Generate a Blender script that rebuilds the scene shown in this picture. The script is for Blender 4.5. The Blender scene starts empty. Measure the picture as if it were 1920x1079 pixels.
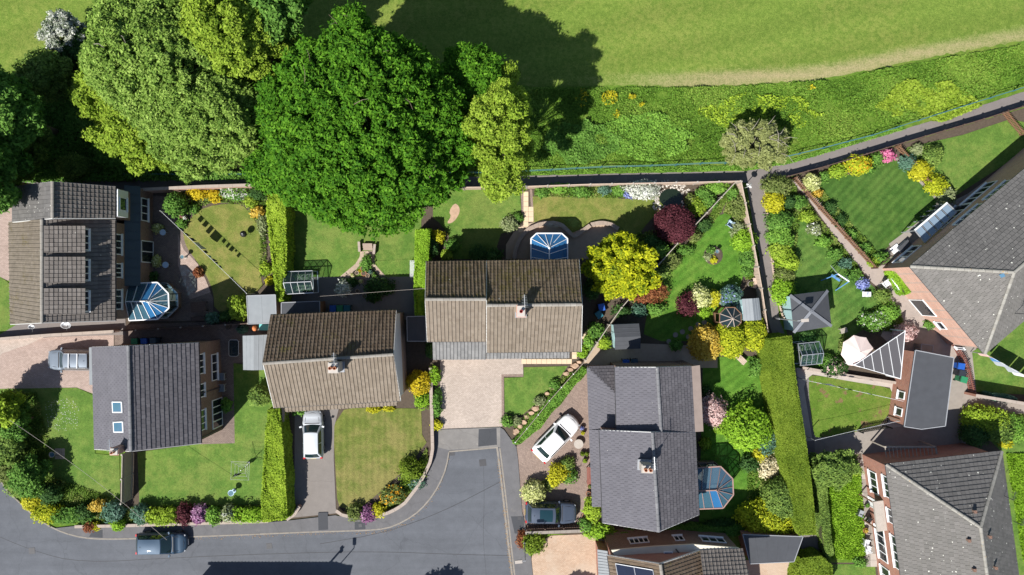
import bpy, math, random
import numpy as np
from mathutils import Vector, Matrix

# ------------------------------------------------------------------ camera, sky, sun, exposure
S = 21.0          # photograph pixels (1920 wide) per metre on the ground
H = 61.0          # height of the drone
scene = bpy.context.scene
col = scene.collection
cam_d = bpy.data.cameras.new("camera")
cam_d.sensor_width = 36.0
cam_d.lens = 36.0 * H * S / 1920.0
cam_d.clip_start = 1.0
cam_d.clip_end = 3000.0
cam = bpy.data.objects.new("camera", cam_d)
cam.location = (0, 0, H)
col.objects.link(cam)
scene.camera = cam

SUN_EL = 48.0                       # degrees above the horizon
SUN_DIR = (0.656, 0.755)            # way the shadows fall on the ground (x right, y up the picture)
world = bpy.data.worlds.new("World")
scene.world = world
world.use_nodes = True
wn = world.node_tree
bg = wn.nodes["Background"]
sky = wn.nodes.new("ShaderNodeTexSky")
sky.sky_type = 'NISHITA'
sky.sun_disc = False
sky.sun_elevation = math.radians(SUN_EL)
sky.sun_rotation = math.atan2(-SUN_DIR[0], -SUN_DIR[1])
sky.air_density = 1.0
sky.dust_density = 0.6
sky.ozone_density = 1.5
wn.links.new(sky.outputs[0], bg.inputs[0])
bg.inputs[1].default_value = 0.070
sd = bpy.data.lights.new("sun", 'SUN')
sd.energy = 5.0
sd.angle = math.radians(0.53)
sd.color = (1.0, 0.965, 0.91)
sun = bpy.data.objects.new("sun", sd)
ce = math.cos(math.radians(SUN_EL))
sun.rotation_euler = Vector((SUN_DIR[0]*ce, SUN_DIR[1]*ce, -math.sin(math.radians(SUN_EL)))).to_track_quat('-Z', 'Y').to_euler()
sun.location = (-30, -35, 60)
col.objects.link(sun)
scene.view_settings.view_transform = 'Standard'
scene.view_settings.look = 'None'
scene.view_settings.exposure = 0.55
scene.view_settings.gamma = 1.0
scene.view_settings.use_curve_mapping = False
scene.render.engine = 'CYCLES'
cy = scene.cycles
cy.use_denoising = True
cy.max_bounces = 8
cy.transparent_max_bounces = 16
cy.diffuse_bounces = 3
cy.caustics_reflective = False
cy.caustics_refractive = False

rng = np.random.default_rng(7)
random.seed(7)

def P(px, py, z=0.0):
    """real place of a point that the photograph shows at (px, py) and that stands z metres up"""
    f = (H - z) / H / S
    return Vector(((px - 960.0) * f, (539.5 - py) * f, z))

def ZO(x0, y0, k):
    """reader for coordinates measured in an enlargement of the photograph"""
    return lambda pts: [(x0 + a / k, y0 + b / k) for a, b in pts]

# ------------------------------------------------------------------ objects
def tag(o, label=None, cat=None, group=None, kind=None):
    if label: o["label"] = label
    if cat: o["category"] = cat
    if group: o["group"] = group
    if kind: o["kind"] = kind
    return o

def wl(o):
    v = Vector((0, 0, 0))
    while o is not None:
        v = v + o.location
        o = o.parent
    return v

def thing(name, label, cat, loc=(0, 0, 0), group=None):
    o = bpy.data.objects.new(name, None)
    o.empty_display_size = 0.3
    o.location = loc
    col.objects.link(o)
    return tag(o, label, cat, group)

def link_mesh(name, me, parent=None, kind=None):
    o = bpy.data.objects.new(name, me)
    col.objects.link(o)
    if parent is not None: o.parent = parent
    if kind: o["kind"] = kind
    return o

class MB:
    """collects faces; build() links them as one mesh object"""
    def __init__(s):
        s.v = []; s.f = []; s.a = []
    def add(s, vs, fs, val=None):
        n = len(s.v)
        s.v += [tuple(p) for p in vs]
        s.f += [tuple(i + n for i in f) for f in fs]
        s.a += [random.random() if val is None else val] * len(vs)
        return s
    def hexa(s, b, t, val=None):
        return s.add(list(b) + list(t), [(3, 2, 1, 0), (4, 5, 6, 7), (0, 1, 5, 4), (1, 2, 6, 5), (2, 3, 7, 6), (3, 0, 4, 7)], val)
    def box(s, c, d, rz=0.0, val=None):
        cs, sn = math.cos(rz), math.sin(rz)
        def q(x, y, z): return (c[0] + x*cs - y*sn, c[1] + x*sn + y*cs, c[2] + z)
        x, y, z = d[0]/2, d[1]/2, d[2]/2
        return s.hexa([q(-x,-y,-z), q(x,-y,-z), q(x,y,-z), q(-x,y,-z)], [q(-x,-y,z), q(x,-y,z), q(x,y,z), q(-x,y,z)], val)
    def bar(s, a, b, w, h=None, up=(0, 0, 1), val=None):
        """square bar from a to b"""
        a = Vector(a); b = Vector(b); h = w if h is None else h
        d = (b - a)
        if d.length < 1e-6: return s
        d.normalize()
        u = Vector(up)
        if abs(d.dot(u)) > 0.98: u = Vector((1, 0, 0))
        sd_ = d.cross(u).normalized(); u2 = sd_.cross(d).normalized()
        o = [sd_*(-w/2) + u2*(-h/2), sd_*(w/2) + u2*(-h/2), sd_*(w/2) + u2*(h/2), sd_*(-w/2) + u2*(h/2)]
        return s.hexa([a + k for k in o], [b + k for k in o], val)
    def tube(s, pts, r, n=8, r2=None, cap=True, val=None):
        pts = [Vector(p) for p in pts]
        m = len(pts); vs = []; fs = []
        for i, p in enumerate(pts):
            d = (pts[min(i+1, m-1)] - pts[max(i-1, 0)])
            d = d.normalized() if d.length > 1e-9 else Vector((0, 0, 1))
            u = Vector((0, 0, 1)) if abs(d.z) < 0.9 else Vector((1, 0, 0))
            e1 = d.cross(u).normalized(); e2 = d.cross(e1).normalized()
            rr = r if r2 is None else r + (r2 - r) * i / max(1, m - 1)
            for k in range(n):
                t = 2*math.pi*k/n
                vs.append(p + e1*(rr*math.cos(t)) + e2*(rr*math.sin(t)))
        for i in range(m-1):
            for k in range(n):
                k2 = (k+1) % n
                fs.append((i*n+k, i*n+k2, (i+1)*n+k2, (i+1)*n+k))
        if cap:
            fs.append(tuple(range(n-1, -1, -1))); fs.append(tuple((m-1)*n + k for k in range(n)))
        return s.add(vs, fs, val)
    def lathe(s, c, prof, n=14, val=None, sy=1.0, rz=0.0):
        """profile [(radius, z)] turned about a vertical axis at c"""
        vs = []; fs = []; m = len(prof)
        cs, sn = math.cos(rz), math.sin(rz)
        for r, z in prof:
            for k in range(n):
                t = 2*math.pi*k/n
                x, y = r*math.cos(t), r*math.sin(t)*sy
                vs.append((c[0] + x*cs - y*sn, c[1] + x*sn + y*cs, c[2] + z))
        for i in range(m-1):
            for k in range(n):
                k2 = (k+1) % n
                fs.append((i*n+k, i*n+k2, (i+1)*n+k2, (i+1)*n+k))
        fs.append(tuple(range(n-1, -1, -1))); fs.append(tuple((m-1)*n + k for k in range(n)))
        return s.add(vs, fs, val)
    def prism(s, poly, z0, z1, val=None):
        n = len(poly)
        if area2(poly) < 0: poly = poly[::-1]
        vs = [(p[0], p[1], z0) for p in poly] + [(p[0], p[1], z1) for p in poly]
        fs = [tuple(range(n-1, -1, -1)), tuple(range(n, 2*n))] + [(i, (i+1) % n, n+(i+1) % n, n+i) for i in range(n)]
        return s.add(vs, fs, val)
    def slab(s, pts, t, val=None):
        """flat polygon in space with thickness t below it"""
        pts = [Vector(p) for p in pts]
        nrm = poly_normal(pts)
        if nrm.z < 0: pts = pts[::-1]; nrm = -nrm
        n = len(pts)
        vs = [p - nrm*t for p in pts] + pts
        fs = [tuple(range(n-1, -1, -1)), tuple(range(n, 2*n))] + [(i, (i+1) % n, n+(i+1) % n, n+i) for i in range(n)]
        return s.add(vs, fs, val)
    def build(s, name, mat=None, parent=None, kind=None, smooth=False, label=None, cat=None, group=None):
        v = np.array(s.v, dtype=np.float64).reshape(-1, 3)
        if parent is None:
            lo, hi = v.min(0), v.max(0)
            org = Vector(((lo[0]+hi[0])/2, (lo[1]+hi[1])/2, lo[2]))
        else:
            org = wl(parent)
        v = v - np.array(org)
        me = bpy.data.meshes.new(name)
        me.from_pydata(v.tolist(), [], s.f)
        at = me.attributes.new("v", 'FLOAT', 'POINT')
        at.data.foreach_set("value", np.array(s.a, dtype=np.float32))
        if smooth: me.polygons.foreach_set("use_smooth", [True]*len(me.polygons))
        if mat is not None: me.materials.append(mat)
        me.update()
        o = link_mesh(name, me, parent, kind)
        if parent is None: o.location = org
        return tag(o, label, cat, group)

def area2(p):
    return sum(p[i][0]*p[(i+1) % len(p)][1] - p[(i+1) % len(p)][0]*p[i][1] for i in range(len(p)))

def poly_normal(pts):
    n = Vector((0, 0, 0))
    for i in range(len(pts)):
        a, b = pts[i], pts[(i+1) % len(pts)]
        n += Vector(((a.y-b.y)*(a.z+b.z), (a.z-b.z)*(a.x+b.x), (a.x-b.x)*(a.y+b.y)))
    return n.normalized()

def chaikin(p, it=2, closed=True):
    for _ in range(it):
        q = []
        n = len(p)
        rngi = range(n) if closed else range(n-1)
        if not closed: q.append(p[0])
        for i in rngi:
            a, b = p[i], p[(i+1) % n]
            q.append((a[0]*.75 + b[0]*.25, a[1]*.75 + b[1]*.25))
            q.append((a[0]*.25 + b[0]*.75, a[1]*.25 + b[1]*.75))
        if not closed: q.append(p[-1])
        p = q
    return p

def inside(x, y, poly):
    c = False
    n = len(poly)
    for i in range(n):
        x1, y1 = poly[i][0], poly[i][1]; x2, y2 = poly[(i+1) % n][0], poly[(i+1) % n][1]
        if (y1 > y) != (y2 > y) and x < (x2-x1)*(y-y1)/(y2-y1) + x1: c = not c
    return c

def sheet(name, px_poly, z, mat, smooth=0, kind="structure", jag=0.0):
    """a flat piece of ground laid at height z; px_poly in photograph pixels"""
    p = chaikin(px_poly, smooth) if smooth else px_poly
    w = [P(a, b, 0) for a, b in p]
    if jag:
        q = []
        for i in range(len(w)):
            a, b = w[i], w[(i+1) % len(w)]
            m = max(1, int((b-a).length / 0.35))
            for k in range(m):
                t = a.lerp(b, k/m)
                q.append(Vector((t.x + random.uniform(-jag, jag), t.y + random.uniform(-jag, jag), 0)))
        w = q
    if area2(w) < 0: w = w[::-1]
    mb = MB()
    mb.add([(a.x, a.y, z) for a in w], [tuple(range(len(w)))])
    return mb.build(name, mat, kind=kind)

def dup(o, parent=None):
    c = o.copy()
    col.objects.link(c)
    c.parent = parent
    for ch in o.children: dup(ch, c)
    return c

# ------------------------------------------------------------------ materials
class N:
    """little node helper"""
    def __init__(s, name, rough=0.8, spec=0.3):
        s.m = bpy.data.materials.new(name); s.m.use_nodes = True
        s.t = s.m.node_tree
        s.b = s.t.nodes["Principled BSDF"]
        s.b.inputs["Roughness"].default_value = rough
        s.b.inputs["Specular IOR Level"].default_value = spec
        g = s.t.nodes.new("ShaderNodeNewGeometry")
        s.pos = g.outputs["Position"]; s.geo = g
    def _in(s, sock, v):
        if hasattr(v, "links") or hasattr(v, "is_linked"): s.t.links.new(v, sock)
        elif isinstance(v, tuple) and len(v) == 3 and sock.type == 'RGBA': sock.default_value = (*v, 1)
        else: sock.default_value = v
    def noise(s, scale, detail=5, rough=0.6, vec=None, dist=0.0, off=0.0):
        n = s.t.nodes.new("ShaderNodeTexNoise")
        n.inputs["Scale"].default_value = scale; n.inputs["Detail"].default_value = detail
        n.inputs["Roughness"].default_value = rough; n.inputs["Distortion"].default_value = dist
        v = s.pos if vec is None else vec
        if off:
            v = s.vadd(v, (off, off*1.7, off*.6))
        s.t.links.new(v, n.inputs["Vector"])
        return n.outputs["Fac"]
    def vadd(s, v, o):
        n = s.t.nodes.new("ShaderNodeVectorMath"); n.operation = 'ADD'
        s.t.links.new(v, n.inputs[0]); n.inputs[1].default_value = o
        return n.outputs[0]
    def vmul(s, v, o):
        n = s.t.nodes.new("ShaderNodeVectorMath"); n.operation = 'MULTIPLY'
        s.t.links.new(v, n.inputs[0]); n.inputs[1].default_value = o
        return n.outputs[0]
    def rotz(s, v, a):
        n = s.t.nodes.new("ShaderNodeVectorRotate"); n.rotation_type = 'Z_AXIS'
        s.t.links.new(v, n.inputs["Vector"]); n.inputs["Angle"].default_value = a
        return n.outputs[0]
    def math(s, op, a, b=0.0, c=None, clamp=False):
        n = s.t.nodes.new("ShaderNodeMath"); n.operation = op; n.use_clamp = clamp
        s._in(n.inputs[0], a); s._in(n.inputs[1], b)
        if c is not None: s._in(n.inputs[2], c)
        return n.outputs[0]
    def step(s, v, lo, hi):
        n = s.t.nodes.new("ShaderNodeMapRange"); n.interpolation_type = 'SMOOTHSTEP'
        s._in(n.inputs[0], v); n.inputs[1].default_value = lo; n.inputs[2].default_value = hi
        return n.outputs[0]
    def mix(s, f, a, b, mode='MIX'):
        n = s.t.nodes.new("ShaderNodeMix"); n.data_type = 'RGBA'; n.blend_type = mode
        s._in(n.inputs[0], f); s._in(n.inputs[6], a); s._in(n.inputs[7], b)
        return n.outputs[2]
    def ramp(s, f, stops):
        n = s.t.nodes.new("ShaderNodeValToRGB")
        e = n.color_ramp.elements
        while len(e) < len(stops): e.new(0.5)
        for k, (p, c) in enumerate(stops):
            e[k].position = p; e[k].color = (*c, 1)
        s._in(n.inputs[0], f)
        return n.outputs[0]
    def attr(s, name="v"):
        n = s.t.nodes.new("ShaderNodeAttribute"); n.attribute_name = name
        return n.outputs["Fac"]
    def scale_col(s, c, f):
        """colour times a grey factor socket"""
        n = s.t.nodes.new("ShaderNodeVectorMath"); n.operation = 'SCALE'
        s._in(n.inputs[0], c); s._in(n.inputs[3], f)
        return n.outputs[0]
    def bump(s, h, strength=0.5, dist=0.03):
        n = s.t.nodes.new("ShaderNodeBump")
        n.inputs["Strength"].default_value = strength; n.inputs["Distance"].default_value = dist
        s.t.links.new(h, n.inputs["Height"]); s.t.links.new(n.outputs[0], s.b.inputs["Normal"])
    def out(s, c):
        s._in(s.b.inputs["Base Color"], c)
        return s.m

def m_plain(name, c, rough=0.6, metal=0.0, var=0.12, scale=3.0, spec=0.35, bump=0.0, coat=0.0):
    n = N(name, rough, spec)
    f = n.noise(scale, 4)
    k = n.math('MULTIPLY_ADD', f, 2*var, 1-var)
    n.b.inputs["Metallic"].default_value = metal
    n.b.inputs["Coat Weight"].default_value = coat
    if bump: n.bump(n.noise(scale*12, 3), bump, 0.01)
    return n.out(n.scale_col(c, k))

def m_lawn(name, a, b, dry, k=0.5, off=0.0, lo=0.45, hi=0.62, stripe=None, bare=None):
    n = N(name, 0.9, 0.15)
    big = n.noise(0.16, 4, 0.6, off=off+3.1)
    mid = n.noise(0.9, 6, 0.7, off=off)
    fine = n.noise(9.0, 4, 0.75, off=off)
    vf = n.noise(34.0, 2, 0.6)
    c = n.mix(n.step(mid, 0.36, 0.64), a, b)
    d = n.math('ADD', n.math('MULTIPLY', big, 0.55), n.math('MULTIPLY', mid, 0.45))
    c = n.mix(n.math('MULTIPLY', n.step(d, lo, hi), k), c, dry)
    if stripe:
        ang, per, amt = stripe
        w = n.t.nodes.new("ShaderNodeTexWave"); w.inputs["Scale"].default_value = 1.0/per*0.5*math.pi/ math.pi
        w.inputs["Distortion"].default_value = 1.2; w.inputs["Detail"].default_value = 2
        n.t.links.new(n.rotz(n.pos, ang), w.inputs["Vector"])
        c = n.scale_col(c, n.math('MULTIPLY_ADD', w.outputs["Fac"], amt, 1-amt/2))
    if bare:
        bf = n.step(n.noise(1.1, 5, 0.6, off=off+9), bare[0], bare[0]+0.07)
        c = n.mix(n.math('MULTIPLY', bf, 0.8), c, bare[1])
    g = n.math('MULTIPLY_ADD', fine, 1.1, 0.45)
    g2 = n.math('MULTIPLY_ADD', vf, 0.6, 0.7)
    c = n.scale_col(c, n.math('MULTIPLY', g, g2))
    tuft = n.noise(3.2, 3, 0.7, off=off+5)
    c = n.scale_col(c, n.math('MULTIPLY_ADD', tuft, 0.5, 0.75))
    n.bump(n.math('ADD', fine, n.math('MULTIPLY', vf, 0.6)), 0.9, 0.05)
    return n.out(c)

def m_asphalt(name, c, speck=0.25, patch=0.2, off=0.0, stain=None, streak=False):
    n = N(name, 0.9, 0.25)
    big = n.noise(0.25, 5, 0.65, off=off)
    mid = n.noise(1.6, 6, 0.7, off=off+5)
    fine = n.noise(38, 2, 0.6)
    f = n.math('MULTIPLY', n.math('MULTIPLY_ADD', big, 2*patch, 1-patch), n.math('MULTIPLY_ADD', mid, 2*patch, 1-patch))
    f = n.math('MULTIPLY', f, n.math('MULTIPLY_ADD', fine, 2*speck, 1-speck))
    if streak:
        f = n.math('MULTIPLY', f, n.math('MULTIPLY_ADD', n.noise(1.0, 5, 0.6, vec=n.vmul(n.pos, (.06, 1.1, 1)), off=off+2), .5, .75))
    cc = n.scale_col(c, f)
    # fine cracks and seams
    w = n.t.nodes.new("ShaderNodeTexVoronoi"); w.feature = 'DISTANCE_TO_EDGE'
    w.inputs["Scale"].default_value = 0.22
    dv = n.t.nodes.new("ShaderNodeVectorMath"); dv.operation = 'ADD'
    nz = n.t.nodes.new("ShaderNodeTexNoise"); nz.inputs["Scale"].default_value = 0.8; nz.inputs["Detail"].default_value = 6
    n.t.links.new(n.pos, nz.inputs["Vector"]); n.t.links.new(n.pos, dv.inputs[0]); n.t.links.new(nz.outputs["Color"], dv.inputs[1])
    n.t.links.new(dv.outputs[0], w.inputs["Vector"])
    cr = n.step(w.outputs["Distance"], 0.002, 0.009)
    cc = n.scale_col(cc, n.math('MULTIPLY_ADD', cr, 0.12, 0.88))
    if stain:
        cc = n.mix(n.math('MULTIPLY', n.step(n.noise(0.7, 7, 0.7, off=off+11), 0.55, 0.72), 0.6), cc, stain)
    n.bump(fine, 0.35, 0.01)
    return n.out(cc)

def m_blocks(name, c1, c2, mortar, bw=0.2, bh=0.1, ang=0.0, off=0.0, wash=None):
    n = N(name, 0.85, 0.2)
    t = n.t.nodes.new("ShaderNodeTexBrick")
    t.inputs["Scale"].default_value = 1.0
    t.inputs["Brick Width"].default_value = bw; t.inputs["Row Height"].default_value = bh
    t.inputs["Mortar Size"].default_value = 0.009; t.inputs["Bias"].default_value = 0.0
    t.inputs["Color1"].default_value = (*c1, 1); t.inputs["Color2"].default_value = (*c2, 1); t.inputs["Mortar"].default_value = (*mortar, 1)
    n.t.links.new(n.rotz(n.pos, ang) if ang else n.pos, t.inputs["Vector"])
    big = n.noise(0.5, 6, 0.65, off=off)
    fine = n.noise(7, 4, 0.7)
    f = n.math('MULTIPLY', n.math('MULTIPLY_ADD', big, 0.5, 0.75), n.math('MULTIPLY_ADD', fine, 0.5, 0.75))
    c = n.scale_col(t.outputs["Color"], f)
    if wash:
        c = n.mix(n.math('MULTIPLY', n.step(n.noise(0.35, 4, 0.6, off=off+4), 0.46, 0.62), 0.5), c, wash)
    n.bump(t.outputs["Fac"], -0.4, 0.008)
    return n.out(c)

def m_brickwall(name, c1, c2, mortar=(0.3, 0.27, 0.24)):
    n = N(name, 0.9, 0.2)
    sx = n.t.nodes.new("ShaderNodeSeparateXYZ"); n.t.links.new(n.pos, sx.inputs[0])
    cb = n.t.nodes.new("ShaderNodeCombineXYZ")
    n.t.links.new(n.math('ADD', sx.outputs[0], sx.outputs[1]), cb.inputs[0]); n.t.links.new(sx.outputs[2], cb.inputs[1])
    t = n.t.nodes.new("ShaderNodeTexBrick")
    t.inputs["Scale"].default_value = 1.0
    t.inputs["Brick Width"].default_value = 0.225; t.inputs["Row Height"].default_value = 0.075
    t.inputs["Mortar Size"].default_value = 0.008
    t.inputs["Color1"].default_value = (*c1, 1); t.inputs["Color2"].default_value = (*c2, 1); t.inputs["Mortar"].default_value = (*mortar, 1)
    n.t.links.new(cb.outputs[0], t.inputs["Vector"])
    f = n.math('MULTIPLY_ADD', n.noise(1.5, 6, 0.7), 0.5, 0.75)
    n.bump(t.outputs["Fac"], -0.5, 0.008)
    return n.out(n.scale_col(t.outputs["Color"], f))

def m_tiles(name, c1, c2, moss=None, moss_amt=0.0, lichen=0.0, rough=0.85, off=0.0, orange=0.0, k=1.0):
    """roof tiles: a tone for each tile (attribute v), weather stains, moss and lichen spots"""
    n = N(name, rough, 0.25)
    c = n.mix(n.attr(), c1, c2)
    st = n.noise(0.9, 6, 0.7, off=off)
    c = n.scale_col(c, n.math('MULTIPLY_ADD', st, 0.42, 0.79))
    c = n.scale_col(c, k)
    c = n.scale_col(c, n.math('MULTIPLY_ADD', n.noise(14, 3, 0.7), 0.5, 0.75))
    if moss:
        mk = n.math('ADD', n.math('MULTIPLY', n.noise(0.6, 5, 0.7, off=off+2), 0.5), n.math('MULTIPLY', n.noise(6, 4, 0.7, off=off), 0.5))
        c = n.mix(n.step(mk, 0.62-moss_amt*0.3, 0.70-moss_amt*0.25), c, moss)
    if lichen:
        v = n.t.nodes.new("ShaderNodeTexVoronoi"); v.inputs["Scale"].default_value = 2.6
        n.t.links.new(n.pos, v.inputs["Vector"])
        rad = n.math('MULTIPLY', n.math('POWER', n.noise(3.7, 2, off=off+1), 3.0), lichen)
        c = n.mix(n.math('LESS_THAN', v.outputs["Distance"], rad), c, (0.62, 0.62, 0.55))
    if orange:
        c = n.mix(n.math('MULTIPLY', n.step(n.noise(2.2, 5, 0.7, off=off+6), 0.62, 0.7), orange), c, (0.45, 0.27, 0.06))
    n.bump(n.noise(30, 3), 0.25, 0.01)
    return n.out(c)

def m_leaf(name, dark, mid, light, trans=0.22, rough=0.7):
    m = bpy.data.materials.new(name); m.use_nodes = True
    t = m.node_tree; t.nodes.clear()
    a = t.nodes.new("ShaderNodeAttribute"); a.attribute_name = "v"
    r = t.nodes.new("ShaderNodeValToRGB"); e = r.color_ramp.elements
    e.new(0.5)
    for k, (p, c) in enumerate(((0.0, dark), (0.5, mid), (1.0, light))):
        e[k].position = p; e[k].color = (*c, 1)
    t.links.new(a.outputs["Fac"], r.inputs[0])
    d = t.nodes.new("ShaderNodeBsdfPrincipled")
    d.inputs["Roughness"].default_value = rough; d.inputs["Specular IOR Level"].default_value = 0.12
    tr = t.nodes.new("ShaderNodeBsdfTranslucent")
    mx = t.nodes.new("ShaderNodeMixShader"); mx.inputs[0].default_value = trans
    o = t.nodes.new("ShaderNodeOutputMaterial")
    t.links.new(r.outputs[0], d.inputs["Base Color"]); t.links.new(r.outputs[0], tr.inputs["Color"])
    t.links.new(d.outputs[0], mx.inputs[1]); t.links.new(tr.outputs[0], mx.inputs[2]); t.links.new(mx.outputs[0], o.inputs["Surface"])
    return m

def m_glass(name, tint, body, alpha, rough=0.06):
    """pane: part clear, part coloured film, glossy"""
    m = bpy.data.materials.new(name); m.use_nodes = True
    t = m.node_tree
    b = t.nodes["Principled BSDF"]
    b.inputs["Base Color"].default_value = (*body, 1); b.inputs["Roughness"].default_value = rough
    b.inputs["Specular IOR Level"].default_value = 0.6
    tr = t.nodes.new("ShaderNodeBsdfTransparent"); tr.inputs[0].default_value = (*tint, 1)
    mx = t.nodes.new("ShaderNodeMixShader"); mx.inputs[0].default_value = alpha
    t.links.new(tr.outputs[0], mx.inputs[1]); t.links.new(b.outputs[0], mx.inputs[2])
    t.links.new(mx.outputs[0], t.nodes["Material Output"].inputs["Surface"])
    return m

L_ = {}
def leafset(k, dark, mid, light, **kw):
    g = 1.0 if max(light) > .55 else 1.5
    f = lambda c: tuple(min(.88, x*g) for x in c)
    L_[k] = m_leaf("leaf_" + k, f(dark), f(mid), f(light), **kw)
leafset('green',  (.035, .085, .015), (.075, .165, .025), (.13, .24, .045))
leafset('oak',    (.018, .066, .004), (.045, .126, .007), (.092, .205, .014))
leafset('willow', (.058, .114, .015), (.128, .206, .033), (.226, .316, .070))
leafset('limey',  (.10, .165, .014), (.175, .26, .020), (.26, .35, .035))
leafset('spring', (.085, .145, .012), (.155, .230, .020), (.24, .315, .040))
leafset('hedge',  (.085, .17, .012), (.15, .27, .018), (.21, .34, .03))
leafset('conifer', (.062, .105, .010), (.108, .160, .014), (.155, .21, .024))
leafset('goldmaple', (.09, .15, .010), (.32, .36, .010), (.60, .60, .025))
leafset('hawthorn', (.06, .11, .03), (.42, .45, .36), (.82, .82, .78))
leafset('gold',   (.34, .26, .012), (.52, .40, .016), (.66, .54, .035))
leafset('yellow', (.30, .30, .012), (.46, .45, .02), (.60, .58, .05))
leafset('goldtree', (.13, .17, .010), (.25, .285, .014), (.38, .39, .022))
leafset('amber',  (.40, .24, .03), (.55, .38, .05), (.68, .52, .12))
leafset('purple', (.030, .008, .011), (.058, .015, .020), (.10, .03, .038))
leafset('heather', (.09, .03, .08), (.19, .08, .16), (.36, .22, .32))
leafset('redbrown', (.08, .022, .010), (.15, .05, .022), (.22, .10, .04))
leafset('bluegreen', (.03, .075, .045), (.065, .13, .085), (.12, .20, .15))
leafset('olive',  (.055, .08, .018), (.10, .13, .032), (.16, .19, .06))
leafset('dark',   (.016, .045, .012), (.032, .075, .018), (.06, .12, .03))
leafset('greygreen', (.09, .12, .045), (.16, .19, .085), (.25, .28, .15))
leafset('feather', (.10, .115, .035), (.17, .19, .065), (.25, .27, .11))
leafset('varieg', (.18, .21, .06), (.34, .36, .13), (.52, .52, .28))
leafset('cream',  (.45, .38, .22), (.68, .60, .38), (.82, .76, .56))
leafset('white',  (.30, .34, .24), (.62, .64, .56), (.85, .85, .80))
leafset('pink',   (.45, .08, .20), (.70, .20, .36), (.82, .38, .52))
leafset('palepink', (.45, .28, .26), (.66, .46, .44), (.80, .66, .62))
leafset('brush',  (.05, .09, .02), (.10, .16, .03), (.17, .24, .05))
leafset('nettle', (.06, .14, .02), (.11, .22, .03), (.17, .30, .045))
leafset('bluepet', (.10, .12, .35), (.2, .24, .5), (.38, .42, .7))
leafset('orange', (.5, .22, .01), (.7, .36, .02), (.8, .5, .05))
leafset('buttercup', (.28, .28, .015), (.46, .42, .02), (.60, .52, .03))
leafset('litter', (.12, .07, .03), (.22, .13, .06), (.32, .21, .10))
BARK = m_plain("bark", (.16, .125, .09), 0.9, var=.35, scale=6, bump=.5)
TWIG = m_plain("grey_twig", (.30, .27, .22), 0.9, var=.3, scale=6)
# ------------------------------------------------------------------ foliage
def leaf_mesh(name, p, nrm, size, val, mat, parent, kind=None, slim=0.55):
    """p, nrm (n,3); one diamond-shaped leaf (or leaf spray) for each"""
    n = len(p)
    p = p - np.array(wl(parent)) if parent is not None else p
    nrm = nrm / np.maximum(np.linalg.norm(nrm, axis=1, keepdims=True), 1e-6)
    r = rng.normal(size=(n, 3))
    t = np.cross(nrm, r); t /= np.maximum(np.linalg.norm(t, axis=1, keepdims=True), 1e-6)
    b = np.cross(nrm, t)
    l = (size * rng.uniform(0.6, 1.35, n))[:, None]
    w = l * slim
    cup = nrm * l * 0.18
    v = np.stack([p - t*l*.8 - b*w*1.15, p - t*l*.8 + b*w*1.15, p + t*l*1.25 - cup], axis=1).reshape(-1, 3)
    me = bpy.data.meshes.new(name)
    me.vertices.add(3*n); me.loops.add(3*n); me.polygons.add(n)
    me.vertices.foreach_set("co", v.astype(np.float32).ravel())
    me.loops.foreach_set("vertex_index", np.arange(3*n, dtype=np.int32))
    me.polygons.foreach_set("loop_start", np.arange(0, 3*n, 3, dtype=np.int32))
    me.polygons.foreach_set("loop_total", np.full(n, 3, dtype=np.int32))
    at = me.attributes.new("v", 'FLOAT', 'POINT')
    at.data.foreach_set("value", np.repeat(np.clip(val, 0, 1), 3).astype(np.float32))
    me.materials.append(mat)
    me.update(calc_edges=True)
    return link_mesh(name, me, parent, kind)

def lump(d, seed, k=7, amp=0.18):
    """lumpy radius for directions d (n,3)"""
    g = np.random.default_rng(seed)
    o = np.ones(len(d))
    for _ in range(k):
        w = g.normal(size=3) * g.uniform(1.5, 4.5); ph = g.uniform(0, 6.28)
        o += amp * np.sin(d @ w + ph) / math.sqrt(k) * 1.3
    return o

def dirs(n, up=0.0):
    d = rng.normal(size=(n, 3)); d[:, 2] += up
    return d / np.linalg.norm(d, axis=1, keepdims=True)

def stem_mesh(c, h, spread, parent, mat, n=5, r=0.04, name="stem"):
    mb = MB()
    mb.tube([(c.x, c.y, 0), (c.x + .02, c.y, h*.45)], r*1.4, 6, r)
    for k in range(n):
        a = 6.283*k/n + random.random()
        e = (c.x + math.cos(a)*spread*.7, c.y + math.sin(a)*spread*.7, h*random.uniform(.6, .85))
        mb.tube([(c.x, c.y, h*.18), (c.x + math.cos(a)*spread*.3, c.y + math.sin(a)*spread*.3, h*.5), e], r*.8, 5, r*.25)
    return mb.build(name, mat, parent)

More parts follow.
